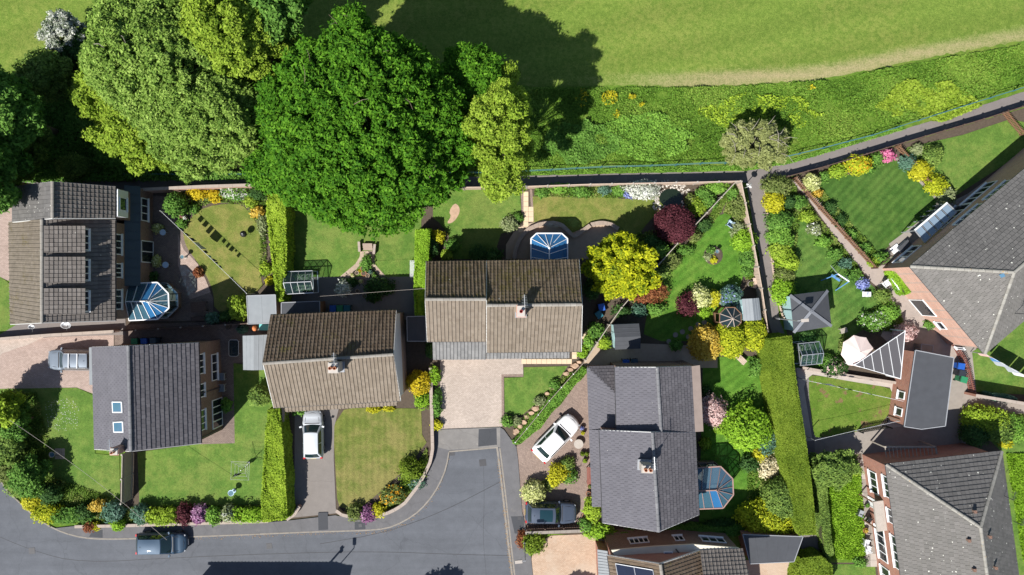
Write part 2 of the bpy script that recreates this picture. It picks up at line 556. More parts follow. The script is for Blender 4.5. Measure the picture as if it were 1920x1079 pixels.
SHRUB_N = [0]
def shrub(px, py, rr, h, kind, label, cat="shrub", name="shrub", shape="ball", leaf=0.10, dens=1.0, group=None, blossom=None, z0=0.0, amp=0.15):
    """bush: rr radius in pixels (number or pair), h its height"""
    rx, ry = rr if isinstance(rr, tuple) else (rr, rr)
    zc = h*0.62
    c = P(px, py, zc)
    k = (H - zc)/H/S
    rx, ry = rx*k*1.08, ry*k*1.08
    SHRUB_N[0] += 1
    sd_ = SHRUB_N[0]*13 + 5
    root = thing(name, label, cat, (c.x, c.y, z0), group)
    n = int(min(16000, max(500, 560 * dens * (rx*ry + (rx+ry)*h*0.6) / (leaf/0.10)**1.7)))
    d = dirs(n, 0.55)
    if shape == "box":
        q = np.max(np.abs(d), axis=1, keepdims=True); d2 = d/q*0.82*(1-0.12) + d*0.18
    elif shape == "cone":
        d2 = d.copy(); s_ = 1.0 - 0.75*np.clip(d[:, 2:3], 0, 1); d2[:, :2] *= s_*1.15
    else:
        d2 = d
    rad = lump(d, sd_, 9, amp) * (1 - 0.30*rng.random(n)**1.8)
    p = d2 * rad[:, None] * np.array([rx, ry, h*0.5])
    # small sprays that break the outline
    cl = rng.normal(size=(n, 3)) * np.array([leaf, leaf, leaf]) * 0.9
    p = p + cl + np.array([c.x, c.y, h*0.52])
    p[:, 2] = np.maximum(p[:, 2], 0.03)
    nr = d*0.9 + rng.normal(size=(n, 3))*0.45 + np.array([0, 0, 0.5])
    val = 0.5 + 0.3*(lump(d, sd_+3, 9, 0.5) - 1) + rng.normal(size=n)*0.26
    leaf_mesh("foliage", p, nr, leaf, val, L_[kind], root)
    if blossom:
        m = max(25, int(n*blossom[1]))
        d = dirs(m, 0.9)
        p = d * (lump(d, sd_, 9, amp)*1.03)[:, None] * np.array([rx, ry, h*0.5]) + np.array([c.x, c.y, h*0.53])
        p[:, 2] = np.maximum(p[:, 2], 0.06)
        leaf_mesh("blossom", p, d + rng.normal(size=(m, 3))*.4, leaf*0.8, rng.random(m), L_[blossom[0]], root, slim=.9)
    stem_mesh(Vector((c.x, c.y, 0)), h*.8, min(rx, ry)*.7, root, BARK, 4, 0.03)
    return root

def tree(px, py, rr, h, kind, label, leaf=0.22, clumps=None, clump_r=1.1, n=40000, trunk_r=0.28, name="tree", base=None, lobes=(), group=None, zlow=0.28, cover=1.0, bark=None, dead=0, lob=0.10):
    """tree: crown seen at (px,py) with radius rr px, h high; lobes: extra (dx,dy,r) in metres; clumps of leaves on limbs"""
    rx, ry = rr if isinstance(rr, tuple) else (rr, rr)
    zc = h*0.60
    c = P(px, py, zc); k = (H - zc)/H/S
    rx, ry = rx*k, ry*k
    b = Vector((c.x, c.y, 0)) if base is None else P(base[0], base[1], 0)
    SHRUB_N[0] += 1; sd_ = SHRUB_N[0]*17 + 3
    root = thing(name, label, "tree", (b.x, b.y, 0), group)
    K = clumps or int(34*rx*ry/clump_r**2*cover*0.22) + 20
    d = dirs(K, 0.45)
    d[:, 2] = np.where(d[:, 2] < -0.35, -d[:, 2], d[:, 2])
    rad = lump(d, sd_, 10, lob) * (1 - 0.42*rng.random(K)**1.6)
    hz = h*(1-zlow)/2
    cen = np.array([c.x, c.y, h - hz - clump_r*.5])
    cp = d*rad[:, None]*np.array([rx - clump_r*.6, ry - clump_r*.6, hz]) + cen
    for dx, dy, lr in lobes:
        m = max(4, int(K*0.12))
        dd = dirs(m, 0.5)
        cp = np.vstack([cp, dd*(0.55+.45*rng.random((m, 1)))*np.array([lr, lr, lr*.8]) + np.array([c.x+dx, c.y+dy, h*0.52])])
    K = len(cp)
    cr = clump_r*rng.uniform(.55, 1.25, K)
    w = cr**2; idx = rng.choice(K, n, p=w/w.sum())
    ld = dirs(n, 0.35)
    # clumps stretch outward along their branch
    outv = cp - np.array([c.x, c.y, h*.3]); outv /= np.linalg.norm(outv, axis=1, keepdims=True)
    rr_ = cr[idx]*(0.35 + 0.65*rng.random(n)**0.5)
    p = cp[idx] + ld*rr_[:, None]*np.array([1, 1, .55]) + outv[idx]*(rng.random(n)**2*cr[idx]*.6)[:, None]
    # loose outer sprays that fray the outline
    spray = (rng.random(K) < .38)*rng.uniform(.3, 1.5, K)*clump_r
    p = p + outv[idx]*(spray[idx]*rng.random(n)**1.5)[:, None]*np.array([1, 1, .4])
    p[:, 2] = np.maximum(p[:, 2], 0.25)
    nr = ld*0.55 + rng.normal(size=(n, 3))*0.5 + np.array([0, 0, 0.75])
    cv = rng.normal(size=K)*0.10
    val = 0.48 + cv[idx] + rng.normal(size=n)*0.25
    leaf_mesh("crown", p, nr, leaf, val, L_[kind], root)
    mb = MB()
    top = Vector((c.x, c.y, h*.72))
    mb.tube([b, b.lerp(top, .3) + Vector((.1, 0, 0)), b.lerp(top, .65), top], trunk_r, 10, trunk_r*.25)
    nl = min(K, 46)
    for i in rng.choice(K, nl, replace=False):
        e = Vector(cp[i]); s0 = b.lerp(top, random.uniform(.28, .75))
        m = s0.lerp(e, .5) + Vector((random.uniform(-.3, .3), random.uniform(-.3, .3), random.uniform(.1, .5)))
        mb.tube([s0, m, e], trunk_r*random.uniform(.22, .4), 6, trunk_r*.06)
    for i in range(dead):
        e0 = Vector(cp[rng.integers(K)]) + Vector((0, 0, .3)); a = random.random()*6.28
        e1 = e0 + Vector((math.cos(a)*1.2, math.sin(a)*1.2, .6))
        mb.tube([e0, e0.lerp(e1, .5) + Vector((.1, .1, .1)), e1], .03, 5, .012)
    mb.build("trunk", bark or BARK, root, smooth=True)
    return root

def hedge(px_quad, h, kind, label, leaf=0.09, dens=1.0, group=None, amp=0.13, name="hedge", seg=None):
    """clipped hedge: px_quad = outline of its top in the photograph, in order around"""
    q = [P(a, b, h) for a, b in px_quad]
    if area2(q) < 0: q = q[::-1]
    cx = sum(v.x for v in q)/len(q); cyy = sum(v.y for v in q)/len(q)
    root = thing(name, label, "hedge", (cx, cyy, 0), group)
    pts = []; nrs = []
    # top by rejection
    xs = [v.x for v in q]; ys = [v.y for v in q]
    A = abs(area2(q))/2
    m = int(A*600*dens/(leaf/.09)**2)
    got = []
    bx = rng.uniform(min(xs), max(xs), m*3); by = rng.uniform(min(ys), max(ys), m*3)
    for x, y in zip(bx, by):
        if inside(x, y, q): got.append((x, y))
        if len(got) >= m: break
    got = np.array(got)
    wav = lambda X, Y: amp*(np.sin(X*1.7+Y*.6)+np.sin(Y*2.3-X*.8+1)+.6*np.sin(X*5+Y*4.1))*.5
    z = h + wav(got[:, 0], got[:, 1]) - rng.random(len(got))**2*.16
    pts.append(np.column_stack([got, z])); nrs.append(np.tile([0, 0, 1.0], (len(got), 1)))
    for i in range(len(q)):
        a, b = q[i], q[(i+1) % len(q)]
        ln = (b-a).length
        m = int(ln*h*430*dens/(leaf/.09)**2)
        t = rng.random(m); zz = rng.random(m)**.8*h
        nx, ny = (b.y-a.y)/ln, -(b.x-a.x)/ln
        off = wav(zz*1.3, t*ln) - rng.random(m)**2*.14 + .05*(1 - zz/h)
        rd = np.where(zz > h-.25, (zz-h+.25)*.45, 0)
        pts.append(np.column_stack([a.x+(b.x-a.x)*t+nx*(off-rd), a.y+(b.y-a.y)*t+ny*(off-rd), zz])); nrs.append(np.tile([nx, ny, .25], (m, 1)))
    p = np.vstack(pts); nr = np.vstack(nrs)
    n = len(p)
    val = .5 + .25*np.sin(p[:, 0]*1.1+p[:, 1]*.7+1)*np.sin(p[:, 1]*.9-p[:, 0]*.4) + .12*np.sin(p[:, 0]*3.7+2)*np.sin(p[:, 1]*3.1) + rng.normal(size=n)*.25
    leaf_mesh("foliage", p, nr*.8 + rng.normal(size=(n, 3))*.42 + np.array([0, 0, .2]), leaf, val, L_[kind], root)
    mb = MB()
    ins = [Vector((cx + (v.x-cx)*.86, cyy + (v.y-cyy)*(.86 if max(ys)-min(ys) < 4 else .96), 0)) for v in q]
    mb.prism(ins, 0.02, h-.28)
    mb.build("branches", TWIGDARK, root)
    return root

def scatter(name, px_poly, n, size, kind, hfun, upn=.8, val=None, label=None, cat="undergrowth", mat=None, hole=None):
    """mass of leaves over an area (nobody could count it): one object of kind stuff"""
    q = [P(a, b, 0) for a, b in px_poly]
    xs = [v.x for v in q]; ys = [v.y for v in q]
    pts = []
    while len(pts) < n:
        x = random.uniform(min(xs), max(xs)); y = random.uniform(min(ys), max(ys))
        if inside(x, y, q): pts.append((x, y))
    g = np.array(pts)
    hh = hfun(g[:, 0], g[:, 1])
    z = hh*(1 - rng.random(n)**2*.8) + .02
    p = np.column_stack([g, z])
    nr = rng.normal(size=(n, 3))*.6 + np.array([0, 0, upn])
    v = (.5 + rng.normal(size=n)*.2 + (hh/ max(hh.max(), .01) - .5)*.5) if val is None else val(g[:, 0], g[:, 1], n)
    o = leaf_mesh(name, p, nr, size, v, mat or L_[kind], None, kind="stuff")
    if label: tag(o, label, cat)
    return o

# ------------------------------------------------------------------ roofs and walls
PROF_FLAT = [(0, 0), (1, 0)]
PROF_ROLL = [(0, 0), (.30, 0), (.40, .035), (.5, 0), (.80, 0), (.90, .035), (1, 0)]
PROF_INTER = [(0, .028), (.09, .028), (.14, 0), (.90, 0), (.93, -.03), (1, -.03)]
PROF_PAN = [(0, .0), (.55, -.005), (.72, .045), (.88, .045), (1, .0)]
def tiles(parent, pts, mat, w=.33, g=.34, prof=PROF_FLAT, thick=.035, bond=True, name="roof_tiles", deck=True, jit=.008):
    """tile covering of one roof slope; pts[0]-pts[1] is the eave, the rest goes round; all tiles of a slope are one part"""
    pts = [Vector(p) for p in pts]
    u = (pts[1]-pts[0]).normalized()
    nr = poly_normal(pts)
    if nr.z < 0: nr = -nr
    vv = nr.cross(u).normalized()
    if vv.z < 0: vv = -vv
    o = pts[0]
    uv = [((p-o).dot(u), (p-o).dot(vv)) for p in pts]
    vmax = max(b for a, b in uv)
    mb = MB()
    if deck:
        mb.slab([o + u*a + vv*b - nr*.02 for a, b in uv], .10, .2)
    nc = max(1, int(round(vmax/g))); gg = vmax/nc
    for j in range(nc):
        v0 = j*gg; vm = v0 + gg*.5
        xs = []
        for i in range(len(uv)):
            a, b = uv[i], uv[(i+1) % len(uv)]
            if (a[1] > vm) != (b[1] > vm):
                xs.append(a[0] + (b[0]-a[0])*(vm-a[1])/(b[1]-a[1]))
        if len(xs) < 2: continue
        x0, x1 = min(xs), max(xs)
        st = x0 - (w*.5 if (bond and j % 2) else 0)
        while st < x1 - .02:
            a, b = max(st, x0), min(st + w, x1)
            st += w
            if b - a < .03: continue
            th = thick + random.uniform(-jit, jit)
            dv = random.uniform(-jit, jit)
            val = min(1, max(0, random.gauss(.5, .28)))
            vs = []; m = len(prof)
            pf = prof if b-a > w*.9 else PROF_FLAT
            m = len(pf)
            for f, dz in pf:
                x = a + (b-a-.016)*f
                vs.append(o + u*x + vv*(v0-.03+dv) + nr*(th+dz))
            for f, dz in pf:
                x = a + (b-a-.016)*f
                vs.append(o + u*x + vv*(v0+gg) + nr*(.006+dz*.8))
            for f, dz in (pf[0], pf[-1]):
                x = a + (b-a-.016)*f
                vs.append(o + u*x + vv*(v0-.03+dv) - nr*.02)
            fs = [(k, k+1, m+k+1, m+k) for k in range(m-1)]
            fs.append(tuple([2*m, 2*m+1] + list(range(m-1, -1, -1))))
            if (vs[1]-vs[0]).cross(vs[m]-vs[0]).dot(nr) < 0: fs = [f[::-1] for f in fs]
            mb.add(vs, fs, val)
    return mb.build(name, mat, parent, kind="stuff")

def ridge(parent, a, b, mat, r=.13, step=.45, name="ridge_tiles"):
    a = Vector(a); b = Vector(b); d = b-a; L = d.length; d.normalize()
    s_ = Vector((-d.y, d.x, 0)).normalized(); upv = s_.cross(d)
    if upv.z < 0: upv = -upv
    mb = MB(); n = max(1, int(L/step))
    for i in range(n):
        p = a + d*(L*i/n); q = a + d*(L*(i+1)/n - .012)
        k = r*random.uniform(.94, 1.06)
        vs = []; fs = []
        for e, kk in ((p, 1.06), (q, .97)):
            for t in range(6):
                th = math.pi*t/5
                vs.append(e + s_*(math.cos(th)*k*kk) + upv*(math.sin(th)*k*.8*kk - .02))
        for t in range(5): fs.append((t, t+1, 7+t, 6+t))
        fs += [tuple(range(6)), tuple(range(11, 5, -1))]
        mb.add(vs, fs, min(1, max(0, random.gauss(.6, .2))))
    return mb.build(name, mat, parent, kind="stuff")

def lerp3(a, b, t): return a + (b-a)*t

def gable(root, A, B, C, D, E, F, wall, tmat1, tmat2, ridge_mat, inset=.28, w=.33, g=.34, prof1=PROF_FLAT, prof2=PROF_FLAT, thick=.035, verge=.12, bond=True):
    """pitched roof: ridge A-B, eave C-D on one side (C beside A), eave E-F on the other; walls below"""
    A, B, C, D, E, F = [Vector(v) for v in (A, B, C, D, E, F)]
    tiles(root, [C, D, B, A], tmat1, w, g, prof1, thick, bond)
    tiles(root, [E, F, B, A], tmat2, w, g, prof2, thick, bond)
    ridge(root, A + Vector((0, 0, .05)), B + Vector((0, 0, .05)), ridge_mat)
    # bargeboards and gutters
    for p, q in ((C, A), (E, A), (D, B), (F, B)):
        mb = MB(); mb.bar(p - Vector((0, 0, .11)), q - Vector((0, 0, .11)), .04, .2); mb.build("bargeboard", M_FASCIA, root)
    for p, q, o in ((C, D, A), (E, F, A)):
        out = (p - o); out.z = 0; out.normalize()
        mb = MB(); mb.tube([p + out*.05 - Vector((0, 0, .08)), q + out*.05 - Vector((0, 0, .08))], .055, 6); mb.build("gutter", M_GUTTER, root)
    # walls
    def ins(p, q, o2):
        a = (q - p); a.z = 0; a.normalize()
        b = (o2 - p); b.z = 0; b.normalize()
        return p + a*verge + b*inset
    C2, D2, E2, F2 = ins(C, D, A), ins(D, C, B), ins(E, F, A), ins(F, E, B)
    def lift(p, o, r_):  # height under the slope
        d0 = Vector((r_.x-o.x, r_.y-o.y)).length; d1 = Vector((p.x-o.x, p.y-o.y)).length
        return o.z + (r_.z-o.z)*d1/d0*.75 - .16
    C2.z, D2.z, E2.z, F2.z = lift(C2, C, A), lift(D2, D, B), lift(E2, E, A), lift(F2, F, B)
    ab = (B-A).normalized()
    A2 = A + ab*verge - Vector((0, 0, .2)); B2 = B - ab*verge - Vector((0, 0, .2))
    v = [Vector((p.x, p.y, 0)) for p in (C2, D2, F2, E2)] + [C2, D2, F2, E2, A2, B2]
    mb = MB()
    fs = [(0, 1, 5, 4), (2, 3, 7, 6), (1, 2, 6, 9, 5), (3, 0, 4, 8, 7)]
    mb.add(v, fs, .5)
    mb.build("wall", wall, root)
    return dict(C=v[0], D=v[1], F=v[2], E=v[3])

def gutters(root, pairs):
    for p, q in pairs:
        mb = MB(); mb.tube([p - Vector((0, 0, .07)), q - Vector((0, 0, .07))], .06, 6); mb.build("gutter", M_GUTTER, root)

def window(root, a, b, px0, py0, px1, py1, z0, z1, lights=2, transom=False, frame=None, name="window", door=False, pane=None):
    """window on the wall a-b (ground points, outside to the right hand when walking a to b); its two ends were read at (px0,py0),(px1,py1) at mid height"""
    a = Vector((a.x, a.y, 0)); b = Vector((b.x, b.y, 0))
    d = (b-a).normalized()
    n = Vector((d.y, -d.x, 0))
    zm = (z0+z1)/2
    t0 = (P(px0, py0, zm)-a).dot(d); t1 = (P(px1, py1, zm)-a).dot(d)
    if t0 > t1: t0, t1 = t1, t0
    L = (b-a).length
    t0 = max(t0, .05); t1 = min(t1, L-.05)
    if t1 - t0 < .3: t1 = t0 + .3
    return window_at(root, a, d, n, t0, t1, z0, z1, lights, transom, frame, name, door, pane)

def window_at(root, a, d, n, t0, t1, z0, z1, lights=2, transom=False, frame=None, name="window", door=False, pane=None):
    frame = frame or M_UPVC
    f = .075
    at = lambda t, z, o: a + d*t + n*o + Vector((0, 0, z))
    mb = MB()
    o0 = .035
    def rail(tA, zA, tB, zB, w):
        p, q = at(tA, zA, o0), at(tB, zB, o0)
        mb.bar(p, q, w if abs(zA-zB) < 1e-6 else .09, .09 if abs(zA-zB) < 1e-6 else w, up=(0, 0, 1) if abs(zA-zB) < 1e-6 else tuple(d))
    def hbar(tA, tB, z): mb.hexa([at(tA, z-f/2, -.02), at(tB, z-f/2, -.02), at(tB, z-f/2, .07), at(tA, z-f/2, .07)], [at(tA, z+f/2, -.02), at(tB, z+f/2, -.02), at(tB, z+f/2, .07), at(tA, z+f/2, .07)])
    def vbar(t, zA, zB): mb.hexa([at(t-f/2, zA, -.02), at(t+f/2, zA, -.02), at(t+f/2, zA, .068), at(t-f/2, zA, .068)], [at(t-f/2, zB, -.02), at(t+f/2, zB, -.02), at(t+f/2, zB, .068), at(t-f/2, zB, .068)])
    hbar(t0, t1, z0+f/2); hbar(t0, t1, z1-f/2)
    for k in range(lights+1):
        vbar(t0 + f/2 + (t1-t0-f)*k/lights, z0+f, z1-f)
    if transom: hbar(t0+f, t1-f, z0+(z1-z0)*.68)
    w = mb.build(name, frame, root)
    for k in range(lights):
        ta = t0 + f + (t1-t0-f)*k/lights; tb = t0 + (t1-t0-f)*(k+1)/lights
        g = MB(); g.hexa([at(ta, z0+f, .01), at(tb, z0+f, .01), at(tb, z0+f, .03), at(ta, z0+f, .03)], [at(ta, z1-f, .01), at(tb, z1-f, .01), at(tb, z1-f, .03), at(ta, z1-f, .03)])
        g.build("pane", pane or M_PANE, w)
    if not door:
        s_ = MB(); s_.hexa([at(t0-.06, z0-.07, 0), at(t1+.06, z0-.07, 0), at(t1+.06, z0-.07, .15), at(t0-.06, z0-.07, .15)], [at(t0-.06, z0-.002, 0), at(t1+.06, z0-.002, 0), at(t1+.06, z0-.012, .15), at(t0-.06, z0-.012, .15)])
        s_.build("sill", frame, w)
    return w

def chimney(root, px, py, z0, z1, sx, sy, rz=0.0, pots=2, brick=None, potmat=None, aerial=True, cap=None):
    c = P(px, py, z1)
    mb = MB()
    mb.box((c.x, c.y, (z0+z1)/2), (sx, sy, z1-z0), rz)
    mb.box((c.x, c.y, z1-.09), (sx+.1, sy+.1, .16), rz)
    ch = mb.build("chimney", brick or M_BRICK_BUFF, root)
    mb = MB(); mb.box((c.x, c.y, z1+.03), (sx-.02, sy-.02, .09), rz); mb.build("flaunching", M_MORTAR, ch)
    along = (math.cos(rz), math.sin(rz)) if sx >= sy else (-math.sin(rz), math.cos(rz))
    ln = max(sx, sy)
    for k in range(pots):
        t = (k - (pots-1)/2) * ln/(pots+.2)
        mb = MB(); mb.lathe((c.x+along[0]*t, c.y+along[1]*t, z1+.05), [(.13, 0), (.12, .1), (.105, .28), (.135, .30), (.135, .36), (.10, .36), (.09, .12)], 12)
        mb.build("chimney_pot", potmat or M_TERRA, ch)
    fl = MB(); fl.box((c.x, c.y, z0+(z1-z0)*.42), (sx+.28, sy+.28, .12), rz); fl.build("lead_flashing", M_LEAD, ch)
    if aerial:
        mb = MB()
        p0 = Vector((c.x + sx*.45, c.y + sy*.35, z1-.3)); p1 = p0 + Vector((0, 0, 1.3))
        mb.tube([p0, p1], .022, 6)
        mb.tube([p1, p1 + Vector((-.05, 1.0, .02))], .018, 5)
        for k in range(8):
            q = p1 + Vector((-.006*k, .12*k+.05, 0)); w = .26 - .012*k
            mb.tube([q - Vector((w, 0, 0)), q + Vector((w, 0, 0))], .010, 4)
        mb.build("aerial", M_ALU, ch)
    return ch

# ------------------------------------------------------------------ fences, walls, kerbs
def resample(pts, step):
    out = []; L = [0]
    for i in range(len(pts)-1): L.append(L[-1] + (pts[i+1]-pts[i]).length)
    n = max(1, int(round(L[-1]/step)))
    for k in range(n+1):
        s_ = L[-1]*k/n; i = 0
        while i < len(L)-2 and L[i+1] < s_: i += 1
        t = (s_-L[i])/max(1e-9, L[i+1]-L[i])
        out.append(pts[i].lerp(pts[i+1], t))
    return out

def panel_fence(px_pts, h, label, mat, post_mat, step=1.83, base=None, name="panel_fence", group=None, cap=None, boards=True):
    """fence line through px_pts (ground); every post and every panel is a part"""
    pts = resample([P(a, b, 0) for a, b in px_pts], step)
    root = thing(name, label, "fence", tuple(pts[len(pts)//2]), group)
    me = None
    for p in pts:
        if me is None:
            mb = MB(); mb.box((p.x, p.y, (h+.08)/2), (.10, .10, h+.08)); mb.box((p.x, p.y, h+.095), (.13, .13, .03))
            o = mb.build("post", post_mat, root); me = o.data; o0 = Vector((p.x, p.y, 0)); l0 = o.location.copy()
        else:
            c = o.copy(); col.objects.link(c); c.location = l0 + (Vector((p.x, p.y, 0)) - o0)
    for i in range(len(pts)-1):
        a, b = pts[i], pts[i+1]; d = (b-a); L = d.length; d.normalize(); n = Vector((-d.y, d.x, 0))
        mb = MB()
        m = max(4, int(L/.125))
        for k in range(m):
            t0 = .06 + (L-.12)*k/m; t1 = .06 + (L-.12)*(k+1)/m
            z1 = h - .03 + random.uniform(-.012, .012); o_ = random.uniform(-.006, .006)
            q = [a+d*t0+n*(-.012+o_), a+d*t1+n*(.004+o_), a+d*t1+n*(.022+o_), a+d*t0+n*(.006+o_)]
            mb.hexa([v + Vector((0, 0, .06)) for v in q], [v + Vector((0, 0, z1)) for v in q])
        for z in (.3, h-.25):
            mb.bar(a+d*.05+n*.04+Vector((0, 0, z)), b-d*.05+n*.04+Vector((0, 0, z)), .05, .07)
        mb.bar(a+d*.05+Vector((0, 0, h-.01)), b-d*.05+Vector((0, 0, h-.01)), .07, .035)
        mb.build("panel", mat, root)
    return root

def picket_fence(px_pts, h, label, mat, step=.16, bay=1.8, name="picket_fence", rails=True, group=None):
    P3 = [P(a, b, 0) for a, b in px_pts]
    root = thing(name, label, "fence", tuple(P3[len(P3)//2]), group)
    posts = resample(P3, bay)
    for p in posts:
        mb = MB(); mb.box((p.x, p.y, (h+.1)/2), (.10, .10, h+.1)); mb.build("post", mat, root)
    for i in range(len(posts)-1):
        for z in (.25, h-.22):
            mb = MB(); mb.bar(posts[i]+Vector((0, 0, z)), posts[i+1]+Vector((0, 0, z)), .04, .08); mb.build("rail", mat, root)
    base = None
    for i, p in enumerate(resample(P3, step)):
        pp = resample(P3, step)
        q = pp[min(i+1, len(pp)-1)] - pp[max(i-1, 0)]
        an = math.atan2(q.y, q.x)
        off = Vector((-math.sin(an), math.cos(an), 0))*.035
        if base is None:
            mb = MB(); mb.hexa([(-.045, -.012, .06), (.045, -.012, .06), (.045, .012, .06), (-.045, .012, .06)], [(-.045, -.012, h-.06), (.045, -.012, h-.06), (.045, .012, h-.06), (-.045, .012, h-.06)])
            mb.hexa([(-.045, -.012, h-.06), (.045, -.012, h-.06), (.045, .012, h-.06), (-.045, .012, h-.06)], [(-.008, -.012, h), (.008, -.012, h), (.008, .012, h), (-.008, .012, h)])
            me = bpy.data.meshes.new("picket"); me.from_pydata([tuple(v) for v in mb.v], [], mb.f); me.materials.append(mat); base = me
        o = link_mesh("picket", base, root)
        o.location = p + off - wl(root); o.rotation_euler.z = an
    return root

def garden_wall(px_pts, h, w, label, mat, cap_mat, step=.9, name="garden_wall", closed=False):
    pts = resample([P(a, b, 0) for a, b in px_pts], step)
    root = thing(name, label, "wall", tuple(pts[len(pts)//2]))
    def off(i, o):
        d = pts[min(i+1, len(pts)-1)] - pts[max(i-1, 0)]; d.normalize()
        return pts[i] + Vector((-d.y, d.x, 0))*o
    mb = MB()
    for i in range(len(pts)-1):
        q = [off(i, -w/2), off(i+1, -w/2), off(i+1, w/2), off(i, w/2)]
        mb.hexa(q, [v + Vector((0, 0, h)) for v in q], .5)
    mb.build("brickwork", mat, root)
    for i in range(len(pts)-1):
        e = (pts[i+1]-pts[i]).normalized()*.006; k = w/2 + .03; z = Vector((0, 0, h + .002 + random.uniform(0, .006)))
        q = [off(i, -k)+e+z, off(i+1, -k)-e+z, off(i+1, k)-e+z, off(i, k)+e+z]
        mb = MB(); mb.hexa(q, [v + Vector((0, 0, .055)) for v in q]); mb.build("coping_stone", cap_mat, root)
    return root

def kerb_line(px_pts, mat, name="kerb", w=.14, h=.11, step=.9, smooth=2):
    q = chaikin(px_pts, smooth, closed=False) if smooth else px_pts
    pts = resample([P(a, b, 0) for a, b in q], step)
    base = None
    root = None
    for i in range(len(pts)-1):
        a, b = pts[i], pts[i+1]; d = b-a; an = math.atan2(d.y, d.x)
        if base is None:
            mb = MB(); L = d.length - .012
            mb.hexa([(-L/2, -w/2, 0), (L/2, -w/2, 0), (L/2, w/2, 0), (-L/2, w/2, 0)], [(-L/2, -w/2+.02, h), (L/2, -w/2+.02, h), (L/2, w/2, h), (-L/2, w/2, h)])
            root = bpy.data.objects.new(name, None); col.objects.link(root); root["kind"] = "structure"; root.location = pts[0]
            me = bpy.data.meshes.new("kerbstone"); me.from_pydata([tuple(v) for v in mb.v], [], mb.f); me.materials.append(mat); base = me
        o = link_mesh("kerbstone", base, root)
        m = (a+b)/2; o.location = Vector((m.x, m.y, random.uniform(-.006, .004))) - root.location; o.rotation_euler.z = an
    return root

def paving(name, px_poly, mat, sx, sy, z=.03, ang=0.0, gap=.012, label=None, maxn=300, mats=None):
    """area laid with slabs, each slab an object"""
    q = [P(a, b, 0) for a, b in px_poly]
    cx = sum(v.x for v in q)/len(q); cy_ = sum(v.y for v in q)/len(q)
    root = bpy.data.objects.new(name, None); col.objects.link(root); root["kind"] = "structure"; root.location = (cx, cy_, 0)
    cs, sn = math.cos(ang), math.sin(ang)
    ex = max((v - Vector((cx, cy_, 0))).length for v in q)
    meshes = []
    for mm in (mats or [mat]):
        me = bpy.data.meshes.new("paving_slab")
        mb = MB(); x, y = sx/2-gap/2, sy/2-gap/2
        mb.hexa([(-x, -y, -.03), (x, -y, -.03), (x, y, -.03), (-x, y, -.03)], [(-x+.004, -y+.004, .02), (x-.004, -y+.004, .02), (x-.004, y-.004, .02), (-x+.004, y-.004, .02)])
        me.from_pydata([tuple(v) for v in mb.v], [], mb.f); me.materials.append(mm); meshes.append(me)
    n = 0
    for i in range(-int(ex/sx)-1, int(ex/sx)+2):
        for j in range(-int(ex/sy)-1, int(ex/sy)+2):
            lx, ly = i*sx, j*sy
            x, y = cx + lx*cs - ly*sn, cy_ + lx*sn + ly*cs
            if inside(x, y, q) and n < maxn:
                o = link_mesh("paving_slab", random.choice(meshes), root)
                o.location = (x-cx, y-cy_, z-.02+random.uniform(-.003, .003)); o.rotation_euler.z = ang; n += 1
    return root
# ------------------------------------------------------------------ shared materials
Z_A = ZO(0, 320, 3.372); Z_B = ZO(300, 320, 3.372); Z_C = ZO(600, 320, 3.372); Z_D = ZO(880, 320, 3.372)
Z_E = ZO(1160, 320, 3.372); Z_F = ZO(1420, 280, 3.372); Z_G = ZO(1620, 280, 3.597); Z_H = ZO(1620, 560, 3.597)
Z_I = ZO(1440, 560, 3.597); Z_J = ZO(1460, 800, 3.868); Z_K = ZO(1640, 800, 3.868); Z_L = ZO(1240, 560, 3.597)
Z_M = ZO(0, 600, 4.15); Z_N = ZO(0, 820, 4.165); Z_O = ZO(240, 600, 4.15); Z_P = ZO(220, 820, 4.166)
Z_Q = ZO(460, 560, 3.597); Z_R = ZO(500, 800, 3.867); Z_S = ZO(760, 560, 3.597); Z_T = ZO(780, 760, 3.382)
Z_U = ZO(1060, 620, 4.497); Z_V = ZO(940, 820, 4.166); Z_W = ZO(1220, 820, 4.165)

TWIGDARK = m_plain("hedge_twigs", (.05, .055, .02), .95, var=.4, scale=9)
M_UPVC = m_plain("white_upvc", (.78, .79, .80), .35, var=.05)
M_FASCIA = m_plain("white_fascia_board", (.62, .62, .60), .5, var=.12)
M_GUTTER = m_plain("dark_gutter", (.05, .05, .055), .4, var=.2)
M_PANE = m_plain("window_pane", (.015, .02, .026), .05, var=.3, spec=.8)
M_BRICK_BUFF = m_brickwall("buff_brick", (.36, .25, .19), (.44, .32, .25))
M_BRICK_RED = m_brickwall("red_brick", (.33, .13, .085), (.42, .18, .12))
M_BRICK_PINK = m_brickwall("pink_brick", (.48, .27, .20), (.56, .34, .26))
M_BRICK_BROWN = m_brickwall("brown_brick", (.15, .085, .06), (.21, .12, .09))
M_CREAM = m_plain("cream_render", (.68, .62, .50), .9, var=.1, scale=1.2)
M_CLAD = m_plain("pale_blue_grey_cladding", (.50, .56, .62), .6, var=.08)
M_MORTAR = m_plain("mortar", (.45, .42, .38), .95, var=.2)
M_TERRA = m_plain("terracotta", (.45, .19, .10), .8, var=.2)
M_LEAD = m_plain("lead", (.30, .31, .33), .55, var=.2)
M_ALU = m_plain("aluminium", (.62, .63, .64), .35, metal=.7, var=.1)
M_BLACK = m_plain("black_plastic", (.018, .018, .02), .45, var=.2)
M_STEEL = m_plain("galvanised_steel", (.48, .49, .50), .45, metal=.6, var=.12)
M_WOOD_PALE = m_plain("weathered_pale_wood", (.50, .39, .31), .9, var=.28, scale=5)
M_WOOD_BROWN = m_plain("brown_stained_wood", (.20, .11, .065), .85, var=.3, scale=5)
M_WOOD_GREY = m_plain("silvered_wood", (.36, .32, .27), .9, var=.3, scale=5)
